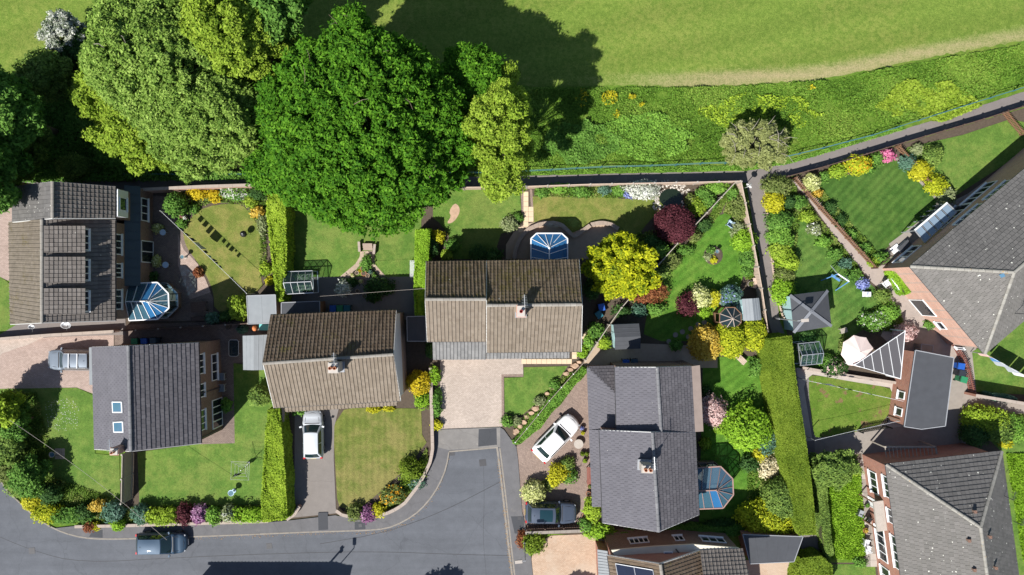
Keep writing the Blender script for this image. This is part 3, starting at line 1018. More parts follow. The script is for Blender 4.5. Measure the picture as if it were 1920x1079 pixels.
M_CONC = m_plain("concrete", (.27, .24, .21), .95, var=.22, scale=2.2, bump=.3)
M_CONC_PALE = m_plain("pale_concrete", (.40, .36, .32), .95, var=.18, scale=2.2, bump=.3)
M_STONE = m_plain("sandstone", (.42, .29, .20), .95, var=.35, scale=4, bump=.5)
M_SOIL = m_plain("garden_soil", (.088, .068, .050), .98, var=.45, scale=5, bump=.9)
M_FELT = m_plain("dark_roofing_felt", (.062, .066, .075), .85, var=.22, scale=1.4, bump=.3)
M_FELT_GREY = m_plain("grey_roofing_felt", (.24, .26, .275), .85, var=.16, scale=1.6, bump=.3)

M_IRON = m_plain("cast_iron", (.055, .055, .06), .6, var=.3)
M_CONC_PINK = m_plain("pinkish_concrete", (.34, .285, .25), .95, var=.2, scale=2.2, bump=.3)
G_FIELD = m_lawn("playing_field_grass", (.125, .185, .022), (.175, .235, .032), (.29, .255, .075), .55)
G_A = m_lawn("dry_lawn", (.125, .165, .032), (.165, .20, .042), (.265, .225, .075), .7, off=2)
G_B = m_lawn("green_lawn", (.085, .165, .028), (.125, .215, .038), (.20, .22, .06), .45, off=8)
G_C = m_lawn("lush_lawn", (.056, .130, .022), (.084, .172, .031), (.145, .20, .046), .4, off=13, stripe=(.9, 1.1, .22))
G_C2 = m_lawn("bright_lush_lawn", (.066, .165, .018), (.098, .212, .026), (.16, .23, .04), .4, off=13, stripe=(.9, 1.1, .2))
G_D = m_lawn("dark_mown_lawn", (.046, .108, .018), (.070, .145, .026), (.10, .165, .034), .5, off=19, stripe=(.75, 1.0, .25))
G_E = m_lawn("patchy_lawn", (.085, .155, .018), (.125, .20, .028), (.22, .20, .06), .4, off=23, bare=(.58, (.20, .115, .07)))
G_F = m_lawn("worn_front_lawn", (.115, .148, .030), (.150, .178, .038), (.245, .205, .078), .65, off=31, stripe=(0.0, .9, .14))
G_LONG = m_lawn("long_grass", (.085, .165, .018), (.13, .22, .028), (.20, .22, .05), .4, off=37)
M_TARMAC = m_asphalt("road_tarmac", (.108, .115, .130), .30, .2, streak=True)
M_TARMAC_D = m_asphalt("dark_tarmac_patch", (.062, .065, .072), .25, .12, off=7)
M_PAVE = m_asphalt("pavement_tarmac", (.13, .128, .133), .32, .24, off=3, stain=(.19, .18, .17))
M_PATH = m_asphalt("footpath_tarmac", (.185, .165, .155), .25, .16, off=9)
M_KERB = m_plain("kerb_stone", (.25, .225, .195), .95, var=.3, scale=3, bump=.4)
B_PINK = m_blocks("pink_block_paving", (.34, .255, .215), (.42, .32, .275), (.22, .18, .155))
B_GREY = m_blocks("buff_block_paving", (.40, .335, .285), (.48, .405, .35), (.27, .225, .19), off=5)
B_BROWN = m_blocks("brown_block_paving", (.235, .175, .145), (.30, .225, .185), (.14, .11, .095), off=9, ang=.6)
B_ORANGE = m_blocks("orange_block_paving", (.43, .30, .21), (.50, .37, .27), (.30, .22, .165), off=12, wash=(.46, .38, .30))
B_DARK = m_blocks("dark_block_paving", (.18, .135, .115), (.235, .18, .15), (.10, .085, .075), off=14)
M_DRIVE = m_asphalt("worn_concrete_drive", (.20, .18, .165), .22, .16, off=21)

# ------------------------------------------------------------------ the ground and its surfaces
def big_sheet(name, pts, z, mat):
    mb = MB(); mb.add([(x, y, z) for x, y in pts], [tuple(range(len(pts)))]); return mb.build(name, mat, kind="structure")
big_sheet("ground", [(-900, -900), (900, -900), (900, 900), (-900, 900)], 0.0, G_LONG)
FIELD_EDGE = [(2600, -60), (1920, 74), (1800, 96), (1700, 114), (1620, 132), (1560, 144), (1480, 152), (1400, 156), (1280, 160), (1150, 159), (900, 160), (640, 170), (420, 150), (180, 170), (0, 180), (-700, 200)]
# playing field: a grid with a worn strip along its edge (attribute v)
def build_field():
    xs = np.arange(-70, 72, .7); ys = np.arange(14, 62, .7)
    e = np.array([[P(a, b).x, P(a, b).y] for a, b in FIELD_EDGE][::-1])
    vs = []; val = []
    for y in ys:
        for x in xs:
            vs.append((x, y, .012))
    V = np.array(vs)
    ey = np.interp(V[:, 0], e[:, 0], e[:, 1])
    dd = V[:, 1] - ey
    wear = np.interp(V[:, 0], [-5, 8, 14, 20, 30, 46], [0, .35, .8, 1.0, 1.0, .8])
    val = np.exp(-((dd-.40)/.85)**2)*wear*.9
    fs = []
    nx = len(xs)
    for j in range(len(ys)-1):
        for i in range(nx-1):
            k = j*nx+i
            if dd[[k, k+1, k+nx, k+nx+1]].max() > -.9: fs.append((k, k+1, k+nx+1, k+nx))
    mb = MB(); mb.v = vs; mb.f = fs; mb.a = list(val)
    m = N("playing_field", .9, .15)
    big = m.noise(.10, 5, .65); mid = m.noise(1.7, 7, .78); fine = m.noise(8, 4, .75); vf = m.noise(30, 2)
    c = m.mix(m.step(mid, .35, .65), (.120, .190, .028), (.168, .240, .040))
    c = m.mix(m.math('MULTIPLY', m.step(m.math('ADD', m.math('MULTIPLY', big, .5), m.math('MULTIPLY', mid, .5)), .46, .60), .55), c, (.215, .240, .055))
    band = m.t.nodes.new("ShaderNodeTexWave"); band.inputs["Scale"].default_value = .09; band.inputs["Distortion"].default_value = 2.5; band.inputs["Detail"].default_value = 3
    m.t.links.new(m.rotz(m.pos, 1.35), band.inputs["Vector"])
    c = m.scale_col(c, m.math('MULTIPLY_ADD', band.outputs["Fac"], .12, .94))
    c = m.scale_col(c, m.math('MULTIPLY_ADD', m.noise(3.4, 4, .75), .5, .75))
    w = m.math('ADD', m.attr(), m.math('MULTIPLY_ADD', m.math('ADD', m.math('MULTIPLY', mid, .5), m.math('MULTIPLY', fine, .5)), 1.7, -.85))
    c = m.mix(m.math('MULTIPLY', m.step(w, .15, 1.05), .78), c, (.42, .33, .195))
    c = m.scale_col(c, m.math('MULTIPLY', m.math('MULTIPLY_ADD', fine, .9, .55), m.math('MULTIPLY_ADD', vf, .6, .7)))
    m.bump(m.math('ADD', fine, vf), .9, .05)
    mb.build("playing_field", m.out(c), kind="structure")
build_field()
RAIL = [(240, 330), (420, 330), (620, 330), (860, 327), (1000, 323), (1120, 316), (1240, 313), (1340, 308), (1420, 308), (1524, 284), (1640, 254), (1690, 237), (1820, 196), (1930, 162), (2300, 50)]
# rough bank between field and footpath
bank = [(x, y + 2) for x, y in FIELD_EDGE if x > 150] + [(150, 330)] + RAIL
sheet("rough_bank", bank, .022, G_LONG, jag=.12)
wood = [(-400, 200), (0, 185), (60, 120), (150, 95), (300, 60), (460, 110), (560, 170), (560, 345), (-400, 350)]
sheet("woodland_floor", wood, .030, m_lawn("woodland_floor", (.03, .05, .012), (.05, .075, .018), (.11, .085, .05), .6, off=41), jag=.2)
sheet("worn_earth", [(185, 245), (215, 232), (235, 240), (225, 258), (195, 268), (180, 260)], .036, M_STONE, smooth=1)
PATH_UP = [(-300, 338), (300, 336), (700, 336), (990, 330), (1200, 325), (1400, 321), (1480, 307), (1560, 284), (1700, 241), (1850, 195), (1920, 172), (2300, 55)]
PATH_DN = [(2300, 90), (1920, 199), (1850, 222), (1700, 266), (1560, 309), (1480, 331), (1440, 345), (1400, 343), (1200, 348), (990, 352), (700, 356), (300, 360), (-300, 362)]
sheet("footpath", PATH_UP + PATH_DN, .034, M_PATH, jag=.03)
sheet("grass_verge", [(x, y-1) for x, y in RAIL if x > 800] + PATH_UP[::-1][:8], .030, G_LONG, jag=.08)
ALLEY = [(1399, 341), (1440, 343), (1446, 420), (1453, 520), (1461, 600), (1476, 640), (1520, 700), (1528, 850), (1535, 1000), (1545, 1110), (1508, 1110), (1500, 1000), (1490, 850), (1478, 720), (1452, 640), (1440, 600), (1424, 500), (1410, 410)]
sheet("alley_path", ALLEY, .038, M_PATH)
# road and pavements
KERB_L = [(-60, 820), (0, 897), (14, 921), (36, 940), (63, 967), (96, 989), (135, 1004), (173, 1011), (260, 1010), (370, 1006), (500, 1001), (565, 998), (634, 996), (700, 994), (730, 990), (757, 978), (784, 961), (808, 935), (826, 905), (837, 878), (842, 848)]
KERB_T = [(842, 847), (934, 839)]
KERB_R = [(937, 840), (940, 862), (943, 887), (949, 937), (953, 975), (957, 1011), (965, 1079), (975, 1160)]
KERB_B = [(-60, 1118), (300, 1128), (700, 1124), (800, 1126), (880, 1140), (910, 1200)]
sheet("road", chaikin(KERB_L, 2, False) + KERB_T + KERB_R + [(975, 1300), (-1500, 1300), (-1500, 820)], .012, M_TARMAC)
sheet("far_pavement", chaikin(KERB_B, 2, False) + [(905, 1400), (-1500, 1400), (-1500, 1120)], .10, M_PAVE)
# pavement sheets stand a kerb's height above the road
sheet("pavement", chaikin(KERB_L, 2, False)[22:] + [(842, 846), (934, 838)] + KERB_R + [(1010, 1160), (999, 1079), (994, 1030), (985, 985), (979, 960), (971, 860), (968, 838), (945, 806), (938, 801), (825, 805), (815, 800), (814, 846), (805, 872), (785, 911), (759, 945), (722, 966), (655, 971), (629, 966), (539, 976), (503, 979), (340, 984), (237, 986), (150, 985)], .10, M_PAVE)
for nm, x, y, sx, sy in (("drain_grate", 848, 851, .42, .36), ("manhole_cover", 505, 1024, .5, .5), ("manhole_cover", 60, 1033, .55, .55), ("access_cover", 974, 971, .3, .3), ("access_cover", 676, 985, .3, .3), ("manhole_cover", 905, 868, .6, .6)):
    p_ = P(x, y); zz_ = .112 if nm == "access_cover" else .02
    mb = MB(); mb.box((p_.x, p_.y, zz_), (sx, sy, .012), .1); mb.build(nm, M_IRON, kind="structure")
kerb_line(KERB_L[1:], M_KERB)
kerb_line(KERB_T, M_KERB, smooth=0)
kerb_line(KERB_R, M_KERB)
kerb_line(KERB_B, M_KERB)
# second row of worn channel blocks beside the turning head
kerb_line([(x - 5, y) for x, y in KERB_R], M_KERB, name="gutter_channel", w=.18, h=.03)
sheet("tarmac_patch", Z_S([(495, 880), (615, 872), (618, 985), (492, 998)]), .106, M_TARMAC_D)
sheet("tarmac_patch", Z_R([(375, 622), (445, 620), (448, 745), (378, 750)]), .106, M_TARMAC_D)
sheet("tarmac_patch", Z_R([(640, 690), (715, 688), (718, 742), (640, 745)]), .106, M_TARMAC_D)
sheet("tarmac_patch", Z_N([(735, 722), (806, 722), (806, 782), (700, 775)]), .106, M_TARMAC_D)
sheet("tarmac_patch", [(958, 968), (982, 968), (983, 1000), (965, 1000)], .106, M_TARMAC_D)

M_TAR = m_plain("tar_seam", (.05, .052, .058), .7, var=.3)
for ln in ([(-40, 990), (60, 1033), (150, 1056), (330, 1046), (520, 1038), (700, 1034), (860, 1040), (956, 1042)], [(906, 862), (908, 940), (905, 1010), (912, 1079), (915, 1160)], [(600, 1020), (720, 1000), (830, 960), (935, 905)], [(150, 1056), (180, 1110)]):
    q_ = chaikin(ln, 2, False); a_ = [(x, y - .55) for x, y in q_]; b_ = [(x + .5, y + .55) for x, y in q_]
    sheet("tar_seam", a_ + b_[::-1], .018, M_TAR)
# plots: bare soil base under beds, then paving and lawns
sheet("garden_soil", [(232, 352), (985, 352), (1392, 345), (1405, 430), (1440, 600), (1455, 640), (1490, 850), (1500, 1003), (1150, 1005), (985, 1000), (975, 850), (940, 800), (815, 800), (810, 870), (780, 920), (720, 965), (640, 965), (500, 978), (232, 984), (150, 985), (232, 900), (232, 640)], .016, M_SOIL)
sheet("garden_soil", [(1440, 345), (1490, 330), (1700, 268), (1920, 203), (2100, 150), (2100, 1200), (1545, 1110), (1528, 850), (1515, 700), (1478, 640), (1455, 500)], .016, M_SOIL)
# lower left plot
sheet("lawn", Z_M([(230, 530), (600, 528), (725, 585), (742, 1040), (930, 1060)]) + [(226, 945), (160, 975), (120, 985), (96, 976), (70, 960), (40, 932), (16, 905), (0, 885), (-60, 800), (-60, 728)], .04, G_B)
sheet("driveway", Z_M([(-300, 165), (370, 115), (888, 97), (888, 330), (740, 330), (740, 580), (600, 526), (20, 536), (-300, 560)]), .05, B_PINK)
sheet("pale_driveway_strip", Z_M([(-300, 170), (370, 122), (230, 190), (20, 262), (0, 285), (-300, 300)]), .056, B_GREY)
sheet("driveway", [(-120, 385), (30, 388), (30, 528), (14, 526), (0, 519), (-120, 519)], .05, B_PINK)
sheet("lawn", [(-120, 519), (0, 519), (14, 528), (26, 545), (40, 615), (0, 627), (-120, 630)], .045, G_B)
sheet("patio", Z_O([(-60, 40), (1100, 0), (1100, 110), (900, 330), (822, 338), (832, 960), (560, 968), (520, 400), (-60, 400)]), .042, B_DARK)
sheet("lawn", [(437, 681), (500, 690), (540, 770), (520, 945), (262, 950), (258, 848), (377, 832), (440, 830)], .040, G_B)
sheet("side_path", [(40, 604), (236, 598), (236, 628), (100, 632), (20, 640), (0, 640), (0, 628)], .052, M_PATH)
sheet("back_path", [(215, 612), (470, 600), (470, 640), (215, 660)], .036, B_DARK)
# large left house, back garden
sheet("patio", [(262, 365), (352, 372), (352, 415), (340, 430), (372, 500), (400, 560), (400, 602), (262, 602)], .040, B_DARK)
sheet("sunlit_patio", Z_B([(115, 400), (150, 500), (240, 590), (290, 690), (322, 770), (190, 815), (115, 600)]), .046, B_PINK)  # sunlit part of the same patio, its light put into paler blocks
sheet("lawn", Z_B([(150, 370), (215, 275), (300, 228), (420, 210), (520, 215), (575, 275), (620, 350), (640, 430), (660, 500), (640, 575), (640, 690), (655, 740), (560, 790), (540, 860), (470, 900), (345, 890), (340, 765), (290, 655), (232, 572), (172, 492), (150, 425)]), .045, G_A, smooth=1)
# second house, back garden
sheet("lawn", [(543, 385), (790, 375), (790, 524), (543, 524)], .040, G_B)
sheet("yard", [(520, 520), (790, 519), (790, 600), (520, 600)], .046, M_DRIVE)
M_SLAB_BUFF = m_plain("buff_paving_slab", (.40, .31, .23), .95, var=.2, scale=3, bump=.3)
M_SLAB_CREAM = m_plain("cream_paving_slab", (.62, .49, .34), .95, var=.14, scale=3, bump=.3)
M_SLAB_BROWN = m_plain("brown_paving_slab", (.33, .26, .21), .95, var=.2, scale=3, bump=.3)
sheet("garden_path", Z_C([(255, 512), (345, 508), (345, 590), (415, 668), (375, 668), (310, 590), (303, 548), (282, 560), (180, 690), (105, 690), (225, 590), (252, 545)]), .050, m_blocks("path_setts", (.36, .28, .21), (.42, .34, .26), (.25, .2, .16), .3, .3))
sheet("driveway", [(553, 765), (636, 765), (627, 800), (626, 860), (630, 953), (634, 962), (536, 972), (552, 950)], .045, M_DRIVE)
sheet("lawn", Z_R([(482, -5), (560, -120), (620, -135), (1120, -130), (1128, 60), (1160, 115), (1060, 250), (960, 350), (850, 450), (720, 560), (640, 600), (530, 585), (512, 520)]), .042, G_F)
# central house
sheet("lawn", Z_D([(-230, 120), (320, 120), (330, 300), (260, 385), (200, 400), (150, 560), (-130, 560), (-130, 400), (-190, 330), (-230, 300)]), .040, G_B)
sheet("stone_circle", Z_C([(815, 260), (850, 205), (880, 225), (885, 265), (860, 310), (830, 335), (800, 335), (830, 290)]), .047, M_STONE, smooth=1)
sheet("lawn", Z_D([(396, 165), (520, 165), (640, 170), (700, 178), (780, 150), (960, 180), (1110, 185), (1200, 150), (1235, 180), (1225, 230), (1120, 340), (1060, 420), (700, 420), (400, 330)]), .041, G_A)
paving("garden_path", Z_D([(343, 118), (382, 118), (394, 300), (400, 330), (330, 380), (310, 375), (345, 320)]), M_SLAB_CREAM, .45, .45, .05)
sheet("path_edging", Z_D([(326, 130), (345, 125), (352, 310), (312, 330), (332, 290)]), .047, B_BROWN)
sheet("path_edging", Z_D([(382, 118), (398, 120), (408, 320), (394, 322)]), .047, B_BROWN)
sheet("patio", Z_D([(230, 560), (232, 470), (280, 390), (350, 340), (470, 315), (560, 330), (640, 400), (760, 345), (860, 328), (940, 370), (930, 420), (820, 500), (760, 560)]), .044, M_SLAB_BUFF)
sheet("driveway", Z_S([(235, 408), (792, 404), (796, 527), (664, 522), (666, 862), (236, 882)]), .046, B_GREY)
sheet("driveway_border", Z_S([(648, 512), (796, 510), (796, 528), (664, 526), (666, 862), (650, 862)]), .052, B_BROWN)
paving("front_path", Z_S([(792, 405), (1105, 400), (1180, 290), (1210, 225), (1215, 270), (1180, 362), (1100, 448), (794, 456)]), M_SLAB_CREAM, .45, .45, .05)
sheet("lawn", Z_S([(798, 464), (1095, 456), (1000, 600), (905, 690), (790, 785), (735, 790), (670, 765), (667, 535), (797, 531)]), .042, G_B)
sheet("drive_apron", Z_S([(230, 885), (640, 868), (640, 1000), (290, 1020), (215, 1000)]), .104, m_asphalt("old_tarmac_apron", (.20, .19, .18), .3, .25, off=15, stain=(.36, .33, .30)))
# grey house on the right of the turning head
sheet("driveway", [(966, 840), (1098, 692), (1140, 680), (1150, 1000), (1090, 990), (985, 998), (979, 960), (971, 880)], .046, B_BROWN)
sheet("lawn", Z_E([(660, 265), (560, 340), (470, 470), (400, 540), (300, 640), (222, 780), (180, 900), (150, 1079), (620, 1079), (680, 860), (795, 700), (770, 520), (735, 400), (725, 290)]), .042, G_C2, smooth=1)
sheet("patio", [(1095, 640), (1345, 650), (1345, 690), (1095, 690)], .048, M_SLAB_BUFF)
sheet("lawn", [(1318, 670), (1430, 668), (1440, 760), (1452, 860), (1470, 990), (1310, 990)], .042, G_C2)
sheet("driveway", Z_V([(238, 930), (330, 800), (390, 768), (690, 756), (800, 800), (840, 860), (860, 1300), (200, 1300)]), .046, B_ORANGE)
sheet("driveway", [(1395, 1050), (1485, 1055), (1490, 1200), (1395, 1200)], .046, B_ORANGE)
# gardens to the right
sheet("lawn", [(1482, 395), (1505, 400), (1520, 420), (1560, 470), (1590, 500), (1640, 540), (1660, 590), (1600, 630), (1590, 690), (1490, 690), (1484, 560)], .042, G_C)
sheet("lawn", Z_F([(870, 60), (985, 170), (1070, 260)]) + Z_G([(490, 350), (480, 410), (330, 545), (170, 650), (95, 722)]) + Z_F([(690, 640), (600, 530), (480, 400), (385, 230), (400, 205), (560, 160), (620, 168), (690, 130), (735, 95)]), .042, G_D)
sheet("garden_path", Z_F([(215, 200), (250, 180), (400, 330), (560, 520), (730, 740), (830, 730), (850, 770), (770, 830), (960, 980), (1040, 1079), (960, 1079), (850, 950), (720, 840), (640, 740), (480, 540), (330, 330)]), .048, M_CONC_PINK)
sheet("side_path", Z_G([(205, 65), (225, 60), (345, 170), (500, 340), (560, 360), (350, 550), (180, 660), (165, 640), (475, 408), (488, 350), (330, 182)]), .050, M_CONC)
sheet("terrace", Z_G([(150, 690), (560, 370), (700, 300), (1079, 20), (1200, 60), (300, 860), (200, 800)]), .044, M_CONC)
sheet("lawn", Z_F([(905, 40), (945, -10), (1300, -90), (1600, -190), (1900, -120), (1260, 290), (1200, 250), (1050, 130)]), .042, G_B)
sheet("terrace", Z_F([(720, 820), (850, 750), (1000, 900), (1300, 1200), (1250, 1350), (960, 1350), (780, 1180), (820, 1079), (860, 1000), (780, 900)]), .040, M_CONC_PINK)
sheet("lawn", Z_I([(265, 540), (300, 512), (560, 560), (820, 600), (838, 640), (800, 830), (640, 890), (330, 950), (300, 900)]), .044, G_E, smooth=1)
sheet("garden_path", Z_I([(190, 465), (260, 470), (860, 570), (950, 590), (920, 860), (780, 880), (810, 830), (838, 640), (820, 600), (560, 560), (300, 512), (262, 540), (240, 600), (300, 960), (250, 960)]), .042, M_CONC_PALE)
sheet("yard", [(1515, 810), (1690, 790), (1695, 650), (1830, 650), (1830, 745), (1920, 755), (2000, 760), (2000, 800), (1810, 775), (1810, 850), (1660, 880), (1615, 950), (1615, 850), (1530, 860)], .036, M_CONC)
sheet("lawn", [(1822, 660), (1920, 600), (2050, 600), (2050, 745), (1920, 740), (1830, 735)], .044, G_B)
sheet("lawn", [(1880, 850), (1810, 780), (2050, 770), (2050, 1200), (1900, 1200)], .040, G_B)
sheet("lawn", [(1530, 870), (1615, 880), (1625, 1045), (1600, 1055), (1545, 1055)], .042, G_LONG)
sheet("lawn", [(1545, 1058), (1640, 1058), (1650, 1160), (1545, 1160)], .042, G_B)
paving("house_path", [(1598, 870), (1626, 860), (1640, 1000), (1650, 1060), (1625, 1060), (1612, 960)], M_CONC_PALE, .6, .6, .055, mats=[M_CONC_PALE, M_CONC])
# ------------------------------------------------------------------ houses
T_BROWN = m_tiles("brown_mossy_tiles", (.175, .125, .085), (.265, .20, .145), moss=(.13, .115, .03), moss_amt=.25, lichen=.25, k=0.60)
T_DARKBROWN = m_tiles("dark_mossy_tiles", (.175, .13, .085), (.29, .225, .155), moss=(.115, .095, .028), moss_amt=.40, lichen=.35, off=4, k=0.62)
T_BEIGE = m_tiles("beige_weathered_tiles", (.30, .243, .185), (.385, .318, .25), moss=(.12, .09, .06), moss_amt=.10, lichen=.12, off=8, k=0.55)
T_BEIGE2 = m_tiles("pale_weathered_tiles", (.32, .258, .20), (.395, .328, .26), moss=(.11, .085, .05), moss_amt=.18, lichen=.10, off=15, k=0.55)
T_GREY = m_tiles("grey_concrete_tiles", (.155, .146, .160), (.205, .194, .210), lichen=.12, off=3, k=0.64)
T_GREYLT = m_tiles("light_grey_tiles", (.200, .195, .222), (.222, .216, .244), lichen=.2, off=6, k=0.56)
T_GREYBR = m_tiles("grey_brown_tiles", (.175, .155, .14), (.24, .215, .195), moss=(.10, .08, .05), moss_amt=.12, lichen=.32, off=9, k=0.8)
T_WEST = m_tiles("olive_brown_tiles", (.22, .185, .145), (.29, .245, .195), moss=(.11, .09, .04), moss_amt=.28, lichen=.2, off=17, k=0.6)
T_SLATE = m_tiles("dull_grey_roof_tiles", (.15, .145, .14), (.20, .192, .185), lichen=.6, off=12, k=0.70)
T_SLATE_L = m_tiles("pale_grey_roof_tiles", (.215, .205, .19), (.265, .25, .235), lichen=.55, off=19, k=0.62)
T_RIDGE = m_tiles("ridge_mortar_tiles", (.36, .33, .29), (.48, .45, .40), lichen=.3, off=1, k=0.62)
T_RIDGE_O = m_tiles("lichened_ridge_tiles", (.36, .34, .30), (.50, .48, .43), lichen=.4, orange=.8, off=2, k=0.62)
T_RIDGE_G = m_tiles("grey_ridge_tiles", (.17, .17, .18), (.25, .25, .26), lichen=.3, off=5, k=0.8)
T_LEANTO = m_tiles("slate_grey_ribbed_tiles", (.27, .27, .27), (.36, .355, .35), lichen=.1, off=22, k=0.6)
M_LEANTO = m_plain("glossy_dark_roof_sheet", (.045, .065, .075), .35, var=.25, scale=2, spec=.5)
G_BLUE = m_glass("blue_conservatory_glass", (.45, .68, .92), (.045, .19, .40), .62)
G_BLUEP = m_glass("pale_blue_glass", (.65, .80, .90), (.15, .26, .36), .48)
G_BLUEC = m_glass("clear_blue_glass", (.72, .86, .92), (.10, .22, .30), .34)
G_CLEAR = m_glass("clear_glass", (.80, .88, .88), (.05, .09, .10), .16)
G_CANOPY7 = m_glass("blue_grey_canopy_sheet", (.4, .5, .6), (.22, .30, .38), .92, .3)
G_SMOKE = m_glass("smoked_glass", (.5, .6, .65), (.03, .05, .06), .5)
G_SKYL = m_plain("skylight_pane", (.07, .16, .25), .08, var=.1, spec=.8)

def on_plane(px, py, pts, lift=0.0):
    """where the line of sight through (px,py) meets the plane of three points"""
    a, b, c = [Vector(p) for p in pts[:3]]
    n = (b-a).cross(c-a).normalized()
    if n.z < 0: n = -n
    o = Vector((0, 0, H)); d = P(px, py, 0) - o
    t = (a-o).dot(n)/d.dot(n)
    return o + d*t + n*lift

def skylight(root, q_px, plane):
    q = [on_plane(x, y, plane, .09) for x, y in q_px]
    c = sum(q, Vector())/4
    mb = MB(); mb.slab([c + (v-c)*1.16 for v in q], .12); f = mb.build("skylight", M_LEAD, root)
    mb = MB()
    for i in range(4): mb.bar(q[i] + Vector((0, 0, .02)), q[(i+1) % 4] + Vector((0, 0, .02)), .07, .05)
    mb.build("frame", M_UPVC, f)
    mb = MB(); mb.slab([v + Vector((0, 0, .025)) for v in [c + (v-c)*.96 for v in q]], .02); mb.build("pane", G_SKYL, f)

def conservatory(root, eave_px, hub_px, wall_px, ze, zh, frame, glass, segs, wall_mat, floor_mat=None, glass_side=None):
    """glazed roof: eave corners in order round from wall to wall; hub; end of the short ridge at the house"""
    E = [P(a, b, ze) for a, b in eave_px]; Hb = P(*hub_px, zh); R = P(*wall_px, zh)
    nE = len(E) - 1
    roof = MB()
    for i in range(nE): roof.bar(E[i], E[i+1], .10, .10)
    rf = roof.build("eaves_beam", frame, root)
    roof = MB(); roof.bar(R, Hb, .09, .12); roof.build("ridge_beam", frame, root)
    mb = MB(); mb.lathe(tuple(Hb), [(.10, -.05), (.10, .06), (.05, .1), (.03, .3), (.045, .34), (.01, .4)], 10); mb.build("finial", frame, rf)
    for i in range(nE):
        m = segs[i]
        for k in range(m):
            a = E[i].lerp(E[i+1], k/m); b = E[i].lerp(E[i+1], (k+1)/m)
            if i == 0: ta, tb = R.lerp(Hb, (k/m)), R.lerp(Hb, (k+1)/m)
            elif i == nE-1: ta, tb = Hb.lerp(R, k/m), Hb.lerp(R, (k+1)/m)
            else: ta = tb = Hb
            dn = Vector((0, 0, -.02))
            pts = [a+dn, b+dn, tb+dn] + ([ta+dn] if (ta-tb).length > .01 else [])
            mb = MB(); mb.slab(pts, .02); mb.build("roof_pane", glass if not isinstance(glass, list) else glass[(i*3+k) % len(glass)], root)
            mb = MB(); mb.bar(a, ta, .042, .06); mb.build("glazing_bar", frame, root)
        if i == nE-1:
            mb = MB(); mb.bar(E[-1], R, .05, .06); mb.build("glazing_bar", frame, root)
    # dwarf wall, posts and glazed sides
    W = [Vector((v.x, v.y, 0)) for v in E]
    c = sum(W, Vector())/len(W)
    W = [v + (c-v).normalized()*.12 for v in W]
    for i in range(nE):
        a, b = W[i], W[i+1]
        mb = MB(); mb.bar(a + Vector((0, 0, .3)), b + Vector((0, 0, .3)), .2, .6); mb.build("dwarf_wall", wall_mat, root)
        mb = MB(); mb.bar(a + Vector((0, 0, .64)), b + Vector((0, 0, .64)), .2, .06); mb.build("sill", frame, root)
        m = max(1, segs[i])
        for k in range(m+1):
            p = a.lerp(b, k/m)
            mb = MB(); mb.bar(p + Vector((0, 0, .67)), p + Vector((0, 0, ze-.05)), .08); mb.build("post", frame, root)
        for k in range(m):
            p, q = a.lerp(b, k/m), a.lerp(b, (k+1)/m)
            mb = MB(); mb.bar(p.lerp(q, .5) + Vector((0, 0, .67)), p.lerp(q, .5) + Vector((0, 0, ze-.06)), (q-p).length-.07, .02, up=tuple((q-p).normalized().cross(Vector((0, 0, 1)))))
            mb.build("side_pane", glass_side or G_CLEAR, root)
    mb = MB(); mb.prism(W, .02, .10); mb.build("floor", floor_mat or M_SLAB_BUFF, root)

# ---- large house with three dormers (top left)
h1 = thing("house", "large brown-tiled house with three tiled dormers beside the pink brick drive", "house", tuple(P(170, 480)))
A, B = P(79, 412, 8), P(79, 606, 8); C, D = P(215, 413, 5), P(215, 602, 5); E, F = P(17, 416, 3.6), P(20, 609, 3.6)
w1 = gable(h1, A, B, C, D, E, F, M_BRICK_BROWN, T_GREYBR, T_WEST, T_RIDGE, prof1=PROF_INTER, bond=False, prof2=PROF_PAN, w=.33, g=.31, thick=.045)
A2, B2 = P(99, 341, 8.7), P(99, 410, 8.7); C2, D2 = P(215, 350, 5.6), P(215, 410, 5.6); E2, F2 = P(24, 350, 4.9), P(24, 417, 4.9)
w1b = gable(h1, A2, B2, C2, D2, E2, F2, M_BRICK_BROWN, T_GREYBR, T_SLATE, T_RIDGE, w=.33, g=.31, thick=.055, prof1=PROF_INTER, bond=False)
for (y0, y1) in ((424, 474), (482, 531), (541, 590)):
    q0, q1, q2, q3 = P(159, y0, 6.9), P(159, y1, 6.9), P(82, y1, 8.04), P(82, y0, 8.04)
    mb = MB()
    ins = .08
    pl = [A, C, D]
    f0, f1 = q0 + Vector((-.15, -ins, -.06)), q1 + Vector((-.15, ins, -.06))
    def drop(v):  # height of the main slope under a point
        t = (v.x - A.x)/(C.x - A.x); return A.z + (C.z - A.z)*t - .02
    r0, r1 = q3 + Vector((.1, -ins, -.08)), q2 + Vector((.1, ins, -.08))
    vs = [f0, f1, Vector((f1.x, f1.y, drop(f1))), Vector((f0.x, f0.y, drop(f0))), r0, r1]
    mb.add(vs, [(0, 3, 2, 1), (1, 2, 5), (0, 4, 3)], .5)
    dm = mb.build("dormer", M_LEAD, h1)
    tiles(dm, [q0, q1, q2, q3], T_GREYBR, .33, .31, PROF_INTER, .05, bond=False)
    dd = (f1-f0).normalized()
    window_at(h1, Vector((f1.x, f1.y, 0)), -dd, Vector((1, 0, 0)), .12, (f1-f0).length-.12, drop(f1)+.12, f1.z-.05, 3)
